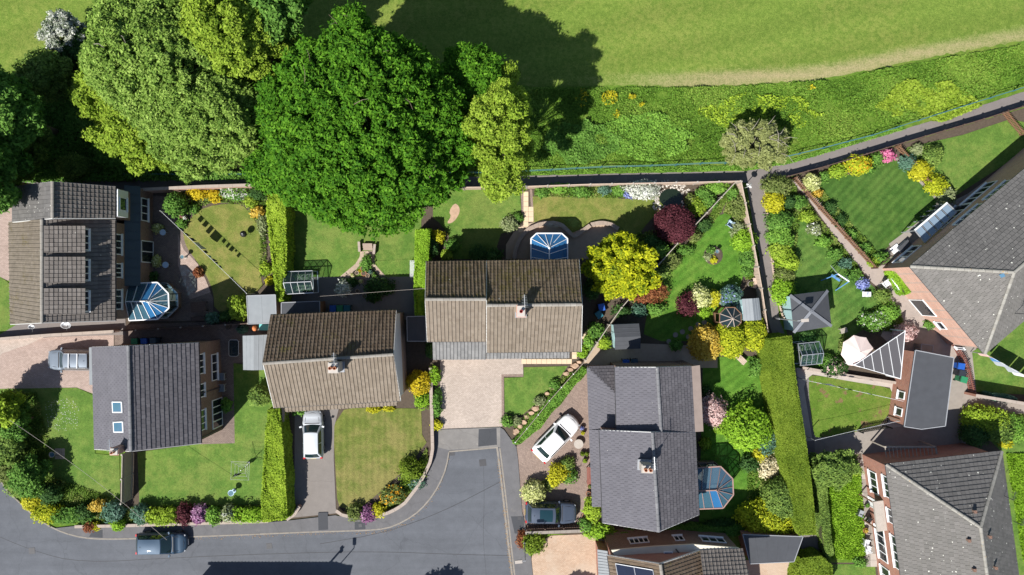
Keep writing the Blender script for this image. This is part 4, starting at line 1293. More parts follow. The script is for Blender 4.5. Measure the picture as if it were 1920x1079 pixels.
# cheek and big window at the end of the north wing
mb = MB(); mb.box((D2.x-.05, (C2.y+D2.y)/2, 4.75), (.5, 2.2, 1.5)); mb.build("wall_panel", M_UPVC, h1)
window_at(h1, Vector((D2.x+.20, D2.y+.6, 0)), Vector((0, 1, 0)), Vector((1, 0, 0)), .1, 1.2, 4.3, 5.3, 1)
for (y0, y1) in ((439, 478), (494, 521), (543, 581)):
    window(h1, w1['D'], w1['C'], 221, y1, 221, y0, 3.6, 4.7, 3)
# single-storey lean-to along the back
xw = w1['C'].x
y0, y1 = P(0, 350, 2.5).y, P(0, 536, 2.5).y
mb = MB(); mb.box((xw+.42, (y0+y1)/2, 1.2), (.84, y0-y1-.3, 2.4)); lt = mb.build("lean_to_wall", M_BRICK_BROWN, h1)
mb = MB(); mb.slab([(xw+1.0, y1, 2.42), (xw+1.0, y0, 2.42), (xw-.02, y0, 3.1), (xw-.02, y1, 3.1)], .09); mb.build("lean_to_roof", M_LEANTO, h1)
mb = MB()
for k in range(12): 
    yy = y1 + (y0-y1)*k/11; mb.bar((xw+1.0, yy, 2.45), (xw, yy, 3.13), .03, .04)
mb.build("lean_to_seams", M_LEANTO, h1, kind="stuff")
ga, gb = Vector((xw+.84, y1, 0)), Vector((xw+.84, y0, 0))
window(h1, ga, gb, 262, 415, 262, 372, 1.0, 2.1, 3)
window(h1, ga, gb, 267, 493, 267, 452, .1, 2.1, 2, door=True, name="patio_door")
for (x, y, dia) in ((126, 610, .45), (62, 613, .3)):
    c = P(x, y, 4.2)
    d_ = thing("satellite_dish", "round grey satellite dish on the bracket below the three dormers" if dia > .4 else "small satellite dish on the gable beside the olive brown roof slope", "satellite dish", (c.x, c.y, 4.0))
    mb = MB(); rr = [(dia*.05, -.10), (dia*.5, -.06), (dia*.8, .0), (dia, .10), (dia*.97, .11), (dia*.78, .02), (dia*.5, -.04), (dia*.05, -.08)]
    mb.lathe((c.x, c.y, 4.3), rr, 16, sy=.62); mb.build("dish", M_STEEL, d_, smooth=True)
    mb = MB(); mb.tube([(c.x, c.y+.35, 4.05), (c.x, c.y, 4.12), (c.x, c.y, 4.26)], .025, 6); mb.tube([(c.x, c.y, 4.2), (c.x+.15, c.y-.4, 4.5)], .015, 5); mb.build("arm", M_STEEL, d_)
cv = thing("conservatory", "octagonal white-framed conservatory with blue glass roof behind the three-dormer house", "conservatory", tuple(P(290, 566)))
conservatory(cv, [(241, 532), (295.5, 530), (316, 550.6), (317, 578), (296, 599), (242, 601.5)], (276, 565.4), (235, 566), 2.3, 3.2, M_UPVC, [G_BLUEC, G_BLUEC, G_BLUE, G_BLUE, G_BLUEC, G_BLUE, G_BLUEC], [3, 2, 2, 2, 4], M_BRICK_BROWN)

# ---- grey-roofed house (lower left)
h2 = thing("house", "brown brick house with plain dark grey roof and two skylights beside pink drive", "house", tuple(P(290, 740)))
A, B = P(241, 649, 8), P(246, 847, 8); C, D = P(371, 643, 5), P(376, 832, 5); E, F = P(173, 651, 3.8), P(178, 843, 3.8)
w2 = gable(h2, A, B, C, D, E, F, M_BRICK_BROWN, T_GREY, T_GREYLT, T_RIDGE_G, w=.34, g=.345, thick=.055)
for q in (((213, 754), (230, 754), (231, 773), (214, 773)), ((215, 792), (232, 791), (233, 810), (216, 810))): skylight(h2, q, [A, E, F])
mb = MB(); mb.slab([P(167, 652, 2.6), P(176, 651, 2.6), P(177, 722, 2.6), P(167.5, 722, 2.6)], .12); mb.build("garage_canopy", M_FELT_GREY, h2)
for (y0, y1, n) in ((664, 702, 3), (720, 746, 2), (769, 808, 3)): window(h2, w2['D'], w2['C'], 375, y1, 375, y0, 3.5, 4.7, n)
window(h2, w2['D'], w2['C'], 398, 714, 398, 664, .9, 2.0, 3)
window(h2, w2['D'], w2['C'], 404, 802, 404, 748, .1, 2.1, 4, door=True, name="patio_door")
mb = MB(); p = w2['D']; q = w2['C']; m = p.lerp(q, .48)
mb.tube([(m.x+.08, m.y, .1), (m.x+.08, m.y, 4.7)], .045, 6); mb.build("downpipe", M_GUTTER, h2); mb = MB(); mb.tube([(p.x+.06, p.y+.2, .1), (p.x+.06, p.y+.2, 4.6)], .045, 6); mb.build("downpipe", M_GUTTER, h2)
chimney(h2, 214, 847, 5.0, 8.3, .6, .5, pots=1, brick=M_BRICK_PINK)

# ---- house with beige front slope (left of centre)
h3 = thing("house", "detached house with pale blue-grey clad gable behind the silver hatchback", "house", tuple(P(640, 675)))
A, B = P(493, 682, 7.5), P(738, 665, 7.5); C, D = P(507, 592, 4.7), P(743, 583, 4.7); E, F = P(513, 764, 4.5), P(751, 751, 4.5)
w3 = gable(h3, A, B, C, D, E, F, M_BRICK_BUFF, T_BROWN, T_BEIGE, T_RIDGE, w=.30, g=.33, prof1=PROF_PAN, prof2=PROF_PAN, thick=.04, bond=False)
d, f = w3['D'], w3['F']
r_ = B - (B-A).normalized()*.12
mb = MB()
o_ = (B-A).normalized()*.04
zz = Vector((0, 0, 1))
pts = [Vector((d.x, d.y, 2.7)), Vector((f.x, f.y, 2.7)), Vector((f.x, f.y, 4.45)), Vector((r_.x, r_.y, 7.15)), Vector((d.x, d.y, 4.6))]
pts = [p + o_ for p in pts]
mb.add(pts + [p + o_ for p in pts], [(5, 6, 7, 8, 9), (0, 1, 6, 5), (1, 2, 7, 6), (2, 3, 8, 7), (3, 4, 9, 8), (4, 0, 5, 9)])
mb.build("gable_cladding", M_CLAD, h3)
e, f = w3['E'], w3['F']
lo0, lo1 = P(535, 772, 2.6), P(745, 759.5, 2.6); hi0, hi1 = P(533, 757, 3.25), P(744, 744, 3.25)
tiles(h3, [lo0, lo1, hi1, hi0], T_BEIGE2, .30, .33, PROF_PAN, .04, bond=False)
window_at(h3, Vector((e.x, e.y, 0)), (f-e).normalized(), Vector(((f-e).y, -(f-e).x, 0)).normalized(), 5.5, 8.3, .8, 2.1, 3)
window_at(h3, Vector((e.x, e.y, 0)), (f-e).normalized(), Vector(((f-e).y, -(f-e).x, 0)).normalized(), 1.2, 3.6, .1, 2.1, 1, door=True, name="garage_door", pane=M_UPVC)
chimney(h3, 625, 690, 6.2, 8.7, .75, .75, pots=2, brick=M_CONC_PALE)

# ---- central house with stepped ridge
h4 = thing("house", "house with mossy stepped ridge and beige front slopes above the wide block drive", "house", tuple(P(945, 580)))
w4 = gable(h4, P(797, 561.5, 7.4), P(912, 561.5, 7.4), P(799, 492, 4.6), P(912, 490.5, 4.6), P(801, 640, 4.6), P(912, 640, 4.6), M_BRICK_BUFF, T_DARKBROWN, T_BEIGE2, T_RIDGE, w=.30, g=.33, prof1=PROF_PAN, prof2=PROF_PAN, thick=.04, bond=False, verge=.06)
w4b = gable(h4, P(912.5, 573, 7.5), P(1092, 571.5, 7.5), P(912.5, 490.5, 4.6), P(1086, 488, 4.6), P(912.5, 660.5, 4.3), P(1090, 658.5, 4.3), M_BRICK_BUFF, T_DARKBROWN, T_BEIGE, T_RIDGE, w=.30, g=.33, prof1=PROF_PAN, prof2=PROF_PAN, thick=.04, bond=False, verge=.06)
tiles(h4, [P(812, 674, 2.5), P(912, 673.5, 2.5), P(912, 634, 3.6), P(811, 635, 3.6)], T_LEANTO, .30, .33, PROF_PAN, .04, bond=False)
tiles(h4, [P(912.6, 672.5, 2.5), P(1068, 671, 2.5), P(1068, 650, 3.15), P(912.6, 650, 3.15)], T_LEANTO, .30, .33, PROF_PAN, .04, bond=False)
gp = [P(814, 671, 0), P(909, 671, 0), P(909, 640, 0), P(814, 640, 0)]
k_ = (H-2.5)/H
mb = MB(); mb.prism([(v.x*k_, v.y*k_) for v in gp], 0, 2.42); gw = mb.build("garage_wall", M_BRICK_BUFF, h4)
a, b = w4b['E'], w4b['F']
for t0, t1 in ((.6, 2.8), (4.4, 7.2)): window_at(h4, Vector((a.x, a.y, 0)), (b-a).normalized(), Vector((0, -1, 0)), t0, t1, .9, 2.2, 3)
chimney(h4, 977, 584, 6.0, 8.5, .62, .85, pots=1, brick=M_BRICK_PINK, potmat=m_plain("red_clay_pot", (.35, .05, .04), .6))
cv = thing("conservatory", "conservatory with white glazing bars fanned over blue glass on the central house", "conservatory", tuple(P(1030, 462)))
conservatory(cv, [(995.5, 500), (995.5, 448), (1006, 438), (1053, 438), (1064, 448), (1064.5, 500)], (1030, 465), (1030, 500), 2.4, 3.2, M_UPVC, G_BLUE, [3, 1, 3, 1, 3], M_BRICK_BUFF)

# ---- grey house with two roof levels (right of the turning head)
h5 = thing("house", "grey-tiled house with stepped roofs and lean-to porch roof beside the white car", "house", tuple(P(1200, 840)))
M_FLATBR = m_plain("brown_felt_roof", (.24, .19, .165), .9, var=.22, scale=1.5)
gable(h5, P(1232, 689, 6.7), P(1239.5, 812, 6.7), P(1296, 687, 5), P(1303, 811, 5), P(1154, 689, 5.1), P(1157, 806, 5.1), M_BRICK_BROWN, T_GREY, T_GREYLT, T_RIDGE_G, w=.34, g=.34, thick=.05)
gable(h5, P(1223, 811, 7.3), P(1235, 998, 7.3), P(1303, 811.5, 5), P(1310, 966, 5), P(1125, 807, 5.0), P(1131, 981, 5.0), M_BRICK_BROWN, T_GREY, T_GREYLT, T_RIDGE_G, w=.34, g=.34, thick=.05)
tiles(h5, [P(1101, 688, 2.5), P(1105, 806, 2.5), P(1158, 806, 3.9), P(1157, 740, 3.9)], T_GREYLT, .3, .3, PROF_FLAT, .035)
tiles(h5, [P(1154, 686.5, 2.5), P(1101, 688, 2.5), P(1157, 740, 3.9), P(1157, 690, 2.55)], T_GREY, .3, .3, PROF_FLAT, .035)
tiles(h5, [P(1105, 806.5, 2.5), P(1111, 951, 2.5), P(1133, 951, 3.3), P(1128, 806.5, 3.3)], T_GREYLT, .3, .3, PROF_FLAT, .035)
mb = MB(); k_ = (H-2.5)/H
mb.prism([tuple((P(x, y)*k_)[:2]) for x, y in ((1106, 692), (1160, 690), (1162, 948), (1115, 948))], 0, 2.44); mb.build("porch_wall", M_BRICK_BROWN, h5)
k_ = (H-5)/H
mb = MB(); mb.prism([tuple((P(x, y)*k_)[:2]) for x, y in ((1296.5, 687), (1312, 685), (1318.5, 809), (1303, 810))], 4.88, 5.06); mb.build("flat_roof", M_FLATBR, h5)
mb = MB(); mb.prism([tuple((P(x, y)*k_)[:2]) for x, y in ((1292, 690), (1309, 688), (1315, 806), (1298, 807))], 0, 4.86); mb.build("extension_wall", M_BRICK_BROWN, h5)
chimney(h5, 1214, 880, 6.4, 8.6, .8, .55, rz=-.04, pots=2, brick=M_CONC_PALE)
cv = thing("conservatory", "octagonal brown-framed conservatory with blue glass on the grey house lawn", "conservatory", tuple(P(1340, 915)))
M_BROWNBAR = m_plain("rosewood_bar", (.34, .22, .19), .4, var=.15)
conservatory(cv, [(1300, 878), (1351, 875), (1373.7, 898), (1375, 928), (1355.6, 953), (1303, 955)], (1343.6, 919.6), (1302, 921), 2.3, 3.2, M_BROWNBAR, [G_BLUEP, G_BLUEP, G_BLUEP, G_BLUEP, G_BLUEP, G_BLUEC, G_BLUEC, G_BLUEC, G_BLUEC, G_BLUEC, G_BLUEC, G_BLUEC, G_BLUE, G_BLUEC, G_BLUEC], [3, 2, 2, 2, 3], M_BRICK_BROWN)

# ---- house at the bottom edge with cream gable and solar panel
h6 = thing("house", "house with pale cream flat roof and a solar panel behind the orange drive", "house", tuple(P(1240, 1090)))
w6 = gable(h6, P(1238, 1058, 7.5), P(1262, 1230, 7.5), P(1140, 1042, 5), P(1165, 1215, 5), P(1312, 1033, 5), P(1340, 1205, 5), M_BRICK_RED, T_BROWN, T_BROWN, T_RIDGE, prof1=PROF_PAN, prof2=PROF_PAN, w=.3, g=.33, thick=.04, bond=False)
e, c = w6['E'], w6['C']
n_ = Vector((-(e-c).y, (e-c).x, 0)).normalized()
pts = [Vector((c.x, c.y, 2.9)), Vector((e.x, e.y, 2.9)), Vector((e.x, e.y, 4.95)), Vector((P(1238, 1058, 7.5).x, (c.y+e.y)/2, 7.2)), Vector((c.x, c.y, 4.95))]
pts = [p + n_*.01 for p in pts]
fr = [P(x, y, 4.9) for x, y in ((1146, 1032), (1225, 1025), (1300, 1021), (1386, 1028), (1390, 1046), (1300, 1075), (1170, 1075))]
mb = MB(); mb.prism([tuple(v[:2]) for v in fr], 4.72, 4.9); mb.build("flat_roof", M_CREAM, h6)
mb = MB(); q0 = fr[0]; mb.prism([tuple((v + Vector((0, -.12, 0)))[:2]) for v in fr], 0, 4.71); mb.build("extension_wall", M_BRICK_BROWN, h6)  # shade of this north wall put into a darker brick
cc_ = P(1253, 1039, 5.0); mb = MB(); mb.box((cc_.x, cc_.y, 4.96), (.75, .38, .14)); rl_ = mb.build("rooflight", M_UPVC, h6)
mb = MB(); mb.box((cc_.x, cc_.y, 5.045), (.6, .24, .03)); mb.build("pane", G_SKYL, rl_)
mb = MB(); mb.tube([P(1267, 1030, 5.0), P(1281, 1046, 5.0)], .05, 6); mb.build("pipe", M_GUTTER, h6)
a_, b_ = fr[0] + Vector((0, -.12, 0)), fr[1] + Vector((0, -.12, 0)); c_ = fr[2] + Vector((0, -.12, 0)); d_6 = fr[3] + Vector((0, -.12, 0))
window(h6, b_, a_, 1180, 1020, 1222, 1018, 2.6, 3.7, 4); window(h6, c_, b_, 1264, 1016, 1282, 1015, 2.6, 3.7, 2); window(h6, d_6, c_, 1314, 1012, 1359, 1014, 2.6, 3.7, 3)
wing0, wing1 = P(1312, 1033, 5), P(1393, 1029.5, 5)
rz0, rz1 = P(1326, 1138, 7.6), P(1418, 1133, 7.6)
tiles(h6, [wing0 + Vector((.05, 0, 0)), wing1, rz1, rz0], T_GREYBR, .3, .33, PROF_PAN, .045, bond=False)
mb = MB(); mb.prism([(wing0.x, wing0.y-.3), (wing1.x-.2, wing1.y-.3), (wing1.x+.4, wing1.y-8), (wing0.x, wing0.y-8)], 0, 4.9); ww = mb.build("wing_wall", M_BRICK_RED, h6)
mb = MB(); mb.slab([P(1120, 1031, 2.5), P(1139, 1034, 2.9), P(1150, 1180, 2.9), P(1126, 1180, 2.5)], .1); lr = mb.build("lean_to_roof", M_FELT_GREY, h6)
mb = MB()
for k in range(28):
    t = k/27; mb.bar(P(1120, 1031, 2.5).lerp(P(1126, 1180, 2.5), t) + Vector((0, 0, .02)), P(1139, 1034, 2.9).lerp(P(1150, 1180, 2.9), t) + Vector((0, 0, .02)), .05, .05)
mb.build("roof_ribs", M_FELT_GREY, h6, kind="stuff")
mb = MB(); mb.prism([tuple((P(x, y)*.957)[:2]) for x, y in ((1123, 1035), (1150, 1037), (1155, 1180), (1130, 1180))], 0, 2.4); mb.build("lean_to_wall", M_BRICK_RED, h6)
pl = [P(1238, 1058, 7.5), P(1140, 1042, 5), P(1165, 1215, 5)]
M_PV = m_plain("solar_cell", (.008, .012, .03), .15, var=.3, spec=.7)
q = [on_plane(x, y, pl, .12) for x, y in ((1155, 1056), (1225, 1068), (1236, 1130), (1168, 1125))]
mb = MB(); mb.slab(q, .05); sp = mb.build("solar_panel", M_PV, h6)
mb = MB()
for i in range(4): mb.bar(q[i], q[(i+1) % 4], .05, .06)
mb.bar(q[0].lerp(q[1], .5), q[3].lerp(q[2], .5), .05, .06); mb.build("frame", M_ALU, sp)

# ---- large hipped house at the right edge
h7 = thing("house", "large hipped grey-roofed house with pink brick wall and blue-white windows", "house", tuple(P(1860, 500)))
W, S_ = P(1706, 500, 5), P(1846, 664, 5); Ax = P(1901, 511, 8)
dr = Vector((.762, .648, 0)); far = 14.0
Wf, Sf, Rf = W + dr*(far+4), S_ + dr*(far+4), Ax + dr*far
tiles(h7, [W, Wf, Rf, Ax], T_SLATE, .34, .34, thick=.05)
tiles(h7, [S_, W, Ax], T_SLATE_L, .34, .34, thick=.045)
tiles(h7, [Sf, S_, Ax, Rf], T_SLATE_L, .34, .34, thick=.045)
for p, q in ((W, Ax), (S_, Ax), (Ax, Rf)): ridge(h7, p + Vector((0, 0, .06)), q + Vector((0, 0, .06)), T_RIDGE_O)
def roof_vent(root, px, py, pl, h=.28, mat=None):
    p = on_plane(px, py, pl); mb = MB(); mb.box((p.x, p.y, p.z+h/2), (.16, .16, h)); mb.box((p.x, p.y, p.z+h+.03), (.24, .24, .06)); mb.build("roof_vent", mat or M_BRICK_BROWN, root)
def roof_aerial(root, px, py, pl, ln=1.1, mat=None):
    p = on_plane(px, py, pl); mb = MB(); mb.tube([p, p + Vector((0, 0, 1.1))], .03, 6); mb.tube([p + Vector((0, 0, 1.1)), p + Vector((.15, ln, 1.1))], .022, 5)
    for k in range(7): q_ = p + Vector((.15*k/7, ln*k/7, 1.1)); mb.tube([q_ - Vector((.22, 0, 0)), q_ + Vector((.22, 0, 0))], .012, 4)
    mb.build("aerial", mat or M_GUTTER, root)
roof_aerial(h7, 1902, 588, [S_, Ax, Sf])
p = on_plane(1877, 517, [W, Wf, Ax], .06); q7 = [on_plane(x, y, [S_, W, Ax], .07) for x, y in ((1873, 515), (1882, 512), (1885, 518), (1877, 521))]
mb = MB(); mb.slab(q7, .05); mb.build("glass_tile", G_SKYL, h7)
n1 = Vector((-.648, .762, 0))
i1 = W - n1*.3 + dr*.3; i2 = S_ + n1*.3 + dr*.3
mb = MB(); mb.prism([i1, i2, i2 + dr*18, i1 + dr*18], 0, 4.88); mb.build("wall", M_BRICK_PINK, h7)
gutters(h7, ((W, Wf), (W, S_), (S_, Sf)))
g0 = Vector((i1.x, i1.y, 0)); g1 = g0 + dr*18
for x0, y0, x1, y1, z0, z1, n in ((1688, 499, 1730, 473, .9, 2.2, 3), (1757, 438, 1813, 391, .2, 2.3, 4), (1810, 381, 1865, 347, .8, 2.2, 4), (1795, 420, 1842, 381, 3.5, 4.7, 4), (1849, 370, 1895, 337, 3.5, 4.7, 4)):
    window(h7, g1, g0, x0, y0, x1, y1, z0, z1, n)
s0, s1 = Vector((i1.x, i1.y, 0)), Vector((i2.x, i2.y, 0))
window(h7, s0, s1, 1728, 552, 1752, 585, .1, 2.2, 1, door=True, name="side_door")
window(h7, s0, s1, 1765, 598, 1778, 611, 1.2, 2.1, 1); window(h7, s0, s1, 1815, 637, 1830, 653, 1.1, 2.2, 1)
# glazed lean-to canopy on its garden side
cq = [P(x, y, z) for (x, y), z in zip(Z_G([(345, 550), (562, 366), (625, 425), (410, 630)]), (2.1, 2.1, 2.5, 2.5))]
mb = MB()
for i in range(4): mb.bar(cq[i], cq[(i+1) % 4], .08, .09)
for k in range(1, 5): mb.bar(cq[0].lerp(cq[1], k/5), cq[3].lerp(cq[2], k/5), .025, .03)
for k in range(6): 
    p = cq[0].lerp(cq[1], k/5); mb.bar(Vector((p.x, p.y, 0)), p, .07)
cn = mb.build("canopy_frame", M_LEAD, h7)
mb = MB(); mb.bar(cq[0] + Vector((0, 0, .03)) + n1*.08, cq[1] + Vector((0, 0, .03)) + n1*.08, .13, .12); mb.build("canopy_gutter", M_UPVC, h7)
for k in range(5):
    mb = MB(); mb.slab([cq[0].lerp(cq[1], k/5+.02), cq[0].lerp(cq[1], (k+1)/5-.02), cq[3].lerp(cq[2], (k+1)/5-.02), cq[3].lerp(cq[2], k/5+.02)], .02); mb.build("canopy_pane", G_CANOPY7, cn)

# ---- hipped house at the lower right
h8 = thing("house", "red brick hipped house with grey roof and white windows beside the long grass", "house", tuple(P(1800, 960)))
a = P(1660.7, 871, 4.5); b = P(1878, 846.5, 4.5); Ax = P(1838, 989, 7.4)
dv = Vector((.135, -.991, 0)); far = 9.0
af, bf = a + dv*(far+4.5), b + dv*(far+4.5); Rf = Ax + dv*far
tiles(h8, [b, a, Ax], T_SLATE, .34, .36, thick=.06)
tiles(h8, [a, af, Rf, Ax], T_SLATE_L, .34, .34, thick=.045)
tiles(h8, [bf, b, Ax, Rf], T_SLATE, .34, .34, thick=.045)
for p, q in ((a, Ax), (b, Ax), (Ax, Rf)): ridge(h8, p + Vector((0, 0, .06)), q + Vector((0, 0, .06)), T_RIDGE_O)
for x, y, pl in ((1824, 958, [a, b, Ax]), (1813, 1012, [a, af, Ax]), (1823, 1067, [a, af, Ax]), (1852, 1005, [b, bf, Ax]), (1863, 1063, [b, bf, Ax])): roof_vent(h8, x, y, pl)
roof_aerial(h8, 1882, 930, [b, bf, Ax], .7); roof_aerial(h8, 1899, 977, [b, bf, Ax], .6)
ab = (b-a).normalized(); ab.z = 0
i1 = a + ab*.3 + dv*.3; i2 = b - ab*.3 + dv*.3
mb = MB(); mb.prism([i1, i2, i2 + dv*13, i1 + dv*13], 0, 4.38); mb.build("wall", M_BRICK_RED, h8)
gutters(h8, ((a, af), (a, b), (b, bf)))
g0 = Vector((i1.x, i1.y, 0)); g1 = g0 + dv*13
wn_ = Vector((-dv.y, dv.x, 0))
gd = (g1-g0).normalized()
def h8win(y0, y1, z0, z1, n, door=False, **kw):
    """window on the west wall between two picture heights"""
    zm = (z0+z1)/2
    t = lambda yy: ((-(yy-539.5))*((H-zm)/H/S) - g0.y)/gd.y
    return window_at(h8, g0, gd, Vector((gd.y, -gd.x, 0)), t(y0), t(y1), z0, z1, n, door=door, **kw)
for y0, y1, z0, z1, n in ((884, 926, .9, 2.1, 3), (988, 1052, .7, 2.1, 4), (1064, 1110, .7, 2.1, 3), (893, 934, 3.2, 4.2, 3), (955, 982, 3.2, 4.2, 2), (1005, 1068, 3.2, 4.2, 4)): h8win(y0, y1, z0, z1, n)
h8win(936, 955, .1, 2.1, 1, True, name="front_door", pane=M_UPVC)
mb = MB(); wo = Vector((gd.y, -gd.x, 0))
t0 = ((-(938-539.5))*((H-2.6)/H/S) - g0.y)/gd.y; t1 = ((-(994-539.5))*((H-2.6)/H/S) - g0.y)/gd.y
q = [g0 + gd*t0 + wo*.02, g0 + gd*t1 + wo*.02, g0 + gd*t1 + wo*.85, g0 + gd*t0 + wo*.85]
mb.hexa([v + Vector((0, 0, 2.5)) for v in q], [v + Vector((0, 0, 2.72)) for v in q]); mb.build("porch_roof", M_CONC_PALE, h8)
for t in (t0+.15, t1-.15):
    mb = MB(); mb.bar(g0 + gd*t + wo*.75, g0 + gd*t + wo*.75 + Vector((0, 0, 2.5)), .1); mb.build("porch_post", M_WOOD_BROWN, h8)
# canopy over the side yard
q = [P(x, y, 2.3) for x, y in Z_K([(72, 140), (200, 120), (330, 105), (440, 140), (455, 225), (330, 200), (80, 225)])]
mb = MB()
for k in range(14):
    t = k/13; mb.bar(P(*Z_K([(75+365*t, 150)])[0], 2.3), P(*Z_K([(85+365*t, 225)])[0], 2.35), .05, .05)
mb.bar(P(*Z_K([(70, 148)])[0], 2.3), P(*Z_K([(445, 148)])[0], 2.3), .12, .12); mb.bar(P(*Z_K([(440, 148)])[0], 2.3), P(*Z_K([(455, 222)])[0], 2.3), .12, .12)
for x in (70, 440):
    p = P(*Z_K([(x, 148)])[0], 2.3); mb.bar(Vector((p.x, p.y, 0)), p, .1)
mb.build("side_pergola", M_WOOD_GREY, h8)

# ---- house across the road, outside the picture; its shadow falls on the road
h9 = thing("house", "brown-roofed house across the road whose shadow falls on the tarmac", "house", tuple(P(450, 1190)))
gw = lambda x, y, z: Vector(((x-960)/S, (539.5-y)/S, z))
gable(h9, gw(335, 1171, 7.6), gw(566, 1171, 7.6), gw(330, 1126, 5), gw(570, 1126, 5), gw(330, 1260, 5), gw(570, 1260, 5), M_BRICK_RED, T_BROWN, T_BROWN, T_RIDGE, prof1=PROF_PAN, prof2=PROF_PAN, w=.3, g=.33)

# ---- flat-roofed brick garage on the right
gr = thing("garage", "flat dark felt-roofed brick garage beside the triangular glass canopy", "garage", tuple(P(1735, 735)))
k_ = (H-2.7)/H
top = [(1716, 657), (1788, 671), (1772, 799), (1727, 805), (1695, 800)]
w_ = [P(x, y)*k_ for x, y in top]
c = sum(w_, Vector())/5
mb = MB(); mb.prism([tuple(v[:2]) for v in w_], 2.58, 2.72); mb.build("flat_roof", M_FELT, gr)
mb = MB()
for i in range(5): mb.bar(w_[i] + Vector((0, 0, 2.74-w_[i].z)), w_[(i+1) % 5] + Vector((0, 0, 2.74-w_[(i+1) % 5].z)), .07, .04)
mb.build("roof_edge", M_LEAD, gr)
wi = [c + (v-c)*.965 for v in w_]
mb = MB(); mb.prism([tuple(v[:2]) for v in wi], 0, 2.57); mb.build("wall", M_BRICK_RED, gr)
ga, gb = Vector((wi[0].x, wi[0].y, 0)), Vector((wi[4].x, wi[4].y, 0))
dd = (gb-ga).normalized()
for y in (742, 774):
    p = P(1695, y, 1.6); t = (p-ga).dot(dd)
    window_at(gr, ga, dd, Vector((dd.y, -dd.x, 0)), t-.35, t+.35, 1.1, 2.1, 1)
# ------------------------------------------------------------------ boundaries
def T(pts, h):
    """ground place (in pixels) of a line whose top, h metres up, shows at pts"""
    k = (H-h)/H
    return [(960 + (x-960)*k, 539.5 + (y-539.5)*k) for x, y in pts]
M_COPE = m_plain("pale_coping", (.36, .30, .255), .9, var=.2, scale=3)
M_TEAL = m_plain("teal_painted_steel", (.055, .16, .19), .45, var=.2)
M_FENCE_DK = m_plain("dark_brown_fence", (.10, .065, .05), .85, var=.3, scale=5)
M_FENCE_RED = m_plain("red_brown_fence", (.22, .085, .065), .8, var=.25, scale=5)
garden_wall(T([(258, 356), (380, 350), (512, 346)], 1.7), 1.65, .2, "cream-topped wall behind the golden azaleas of the drying lawn", M_BRICK_PINK, M_COPE, step=1.2)
panel_fence(T([(520, 347), (700, 350), (850, 352), (985, 350)], 1.6), 1.6, "panel fence beneath the big dark green tree along the footpath", M_WOOD_PALE, M_CONC)
panel_fence(T([(987, 350), (1100, 346), (1200, 344), (1300, 342), (1388, 340)], 1.5), 1.5, "pale panel fence between the pond garden and the shaded footpath", M_WOOD_PALE, M_CONC_PALE)
panel_fence(T([(1390, 341), (1402, 400), (1418, 480), (1432, 560), (1440, 622)], 1.55), 1.55, "pale panel fence along the alley beside the triangular lawn", M_WOOD_PALE, M_WOOD_GREY)
panel_fence(T([(1380, 341), (1325, 400), (1262, 466), (1215, 520), (1165, 578), (1130, 628), (1098, 676)], 1.4), 1.4, "silvered diagonal fence between the yellow tree and the triangular lawn", M_WOOD_GREY, M_WOOD_GREY)
panel_fence(T([(229, 853), (227, 945)], 1.85), 1.85, "grey open-backed panel fence at the south gable of the skylight house", M_WOOD_GREY, M_CONC_PALE, step=1.7)
panel_fence(T([(529, 767), (532, 836)], 1.4), 1.4, "short grey panel fence between the clipped hedge and the silver hatchback", M_WOOD_GREY, M_CONC)
garden_wall(T([(-80, 643), (0, 636), (90, 629), (213, 622)], .9), .85, .2, "low pink brick wall with pale coping along the pink drive", M_BRICK_PINK, M_COPE)
panel_fence(T([(213, 622), (330, 615), (465, 607)], 1.6), 1.6, "dark fence between the conservatory patio and the wheelie bins", M_FENCE_DK, M_CONC)
garden_wall(T([(140, 988), (237, 986), (340, 983), (503, 978)], .45), .42, .2, "low front wall with pale coping below the mixed shrub hedge", M_BRICK_BROWN, M_COPE)
garden_wall(T([(630, 958), (642, 967), (660, 970), (700, 968), (722, 965), (745, 954), (759, 944), (785, 910), (797, 888), (806, 868), (811, 846), (810, 800), (807, 690)], .65), .6, .22, "curved brick front wall round the worn front lawn", M_BRICK_BUFF, M_COPE, step=.6)
garden_wall(T([(537, 975), (552, 965), (561, 950)], .6), .55, .22, "short curved brick wall at the foot of the tall clipped hedge", M_BRICK_PINK, M_COPE, step=.4)
garden_wall(T([(985, 1000), (1040, 998), (1094, 996)], .7), .65, .2, "low brick wall between the dark off-roader and the orange drive", M_BRICK_BUFF, M_CONC, step=.5)
picket_fence(T([(987, 994), (1040, 992), (1092, 990)], 1.0), 1.0, "slatted fence beside the dark off-roader casting striped shade", M_FENCE_DK, step=.2)
# posts and white rope rail down the diagonal hedge
pr = thing("post_and_rail", "white rail on slim posts down the diagonal grass hedge beside white car", "fence", tuple(P(1035, 750)))
pts = resample([P(a, b) for a, b in T([(1098, 677), (1066, 712), (1030, 752), (1000, 790), (966, 830)], .95)], 1.6)
for i, p in enumerate(pts):
    mb = MB(); mb.tube([p, p + Vector((0, 0, 1.0))], .045, 8); mb.build("post", M_UPVC, pr)
    if i: mb = MB(); mb.tube([pts[i-1] + Vector((0, 0, .95)), p + Vector((0, 0, .95))], .024, 6); mb.build("rail", M_COPE, pr)
picket_fence(T([(1494, 333), (1530, 375), (1580, 430), (1645, 502)], 1.0), 1.0, "brown picket fence between the concrete path and the square dark lawn", M_WOOD_BROWN, step=.17)
picket_fence(T([(1645, 503), (1664, 490), (1672, 480)], 1.0), 1.0, "short dark picket gate fence at the corner of the square lawn", M_FENCE_DK, step=.16)
picket_fence(T([(1688, 273), (1705, 292), (1720, 308), (1745, 340)], .9), .9, "brown picket fence beside the pink azalea and the yellow bushes", M_WOOD_BROWN, step=.17)
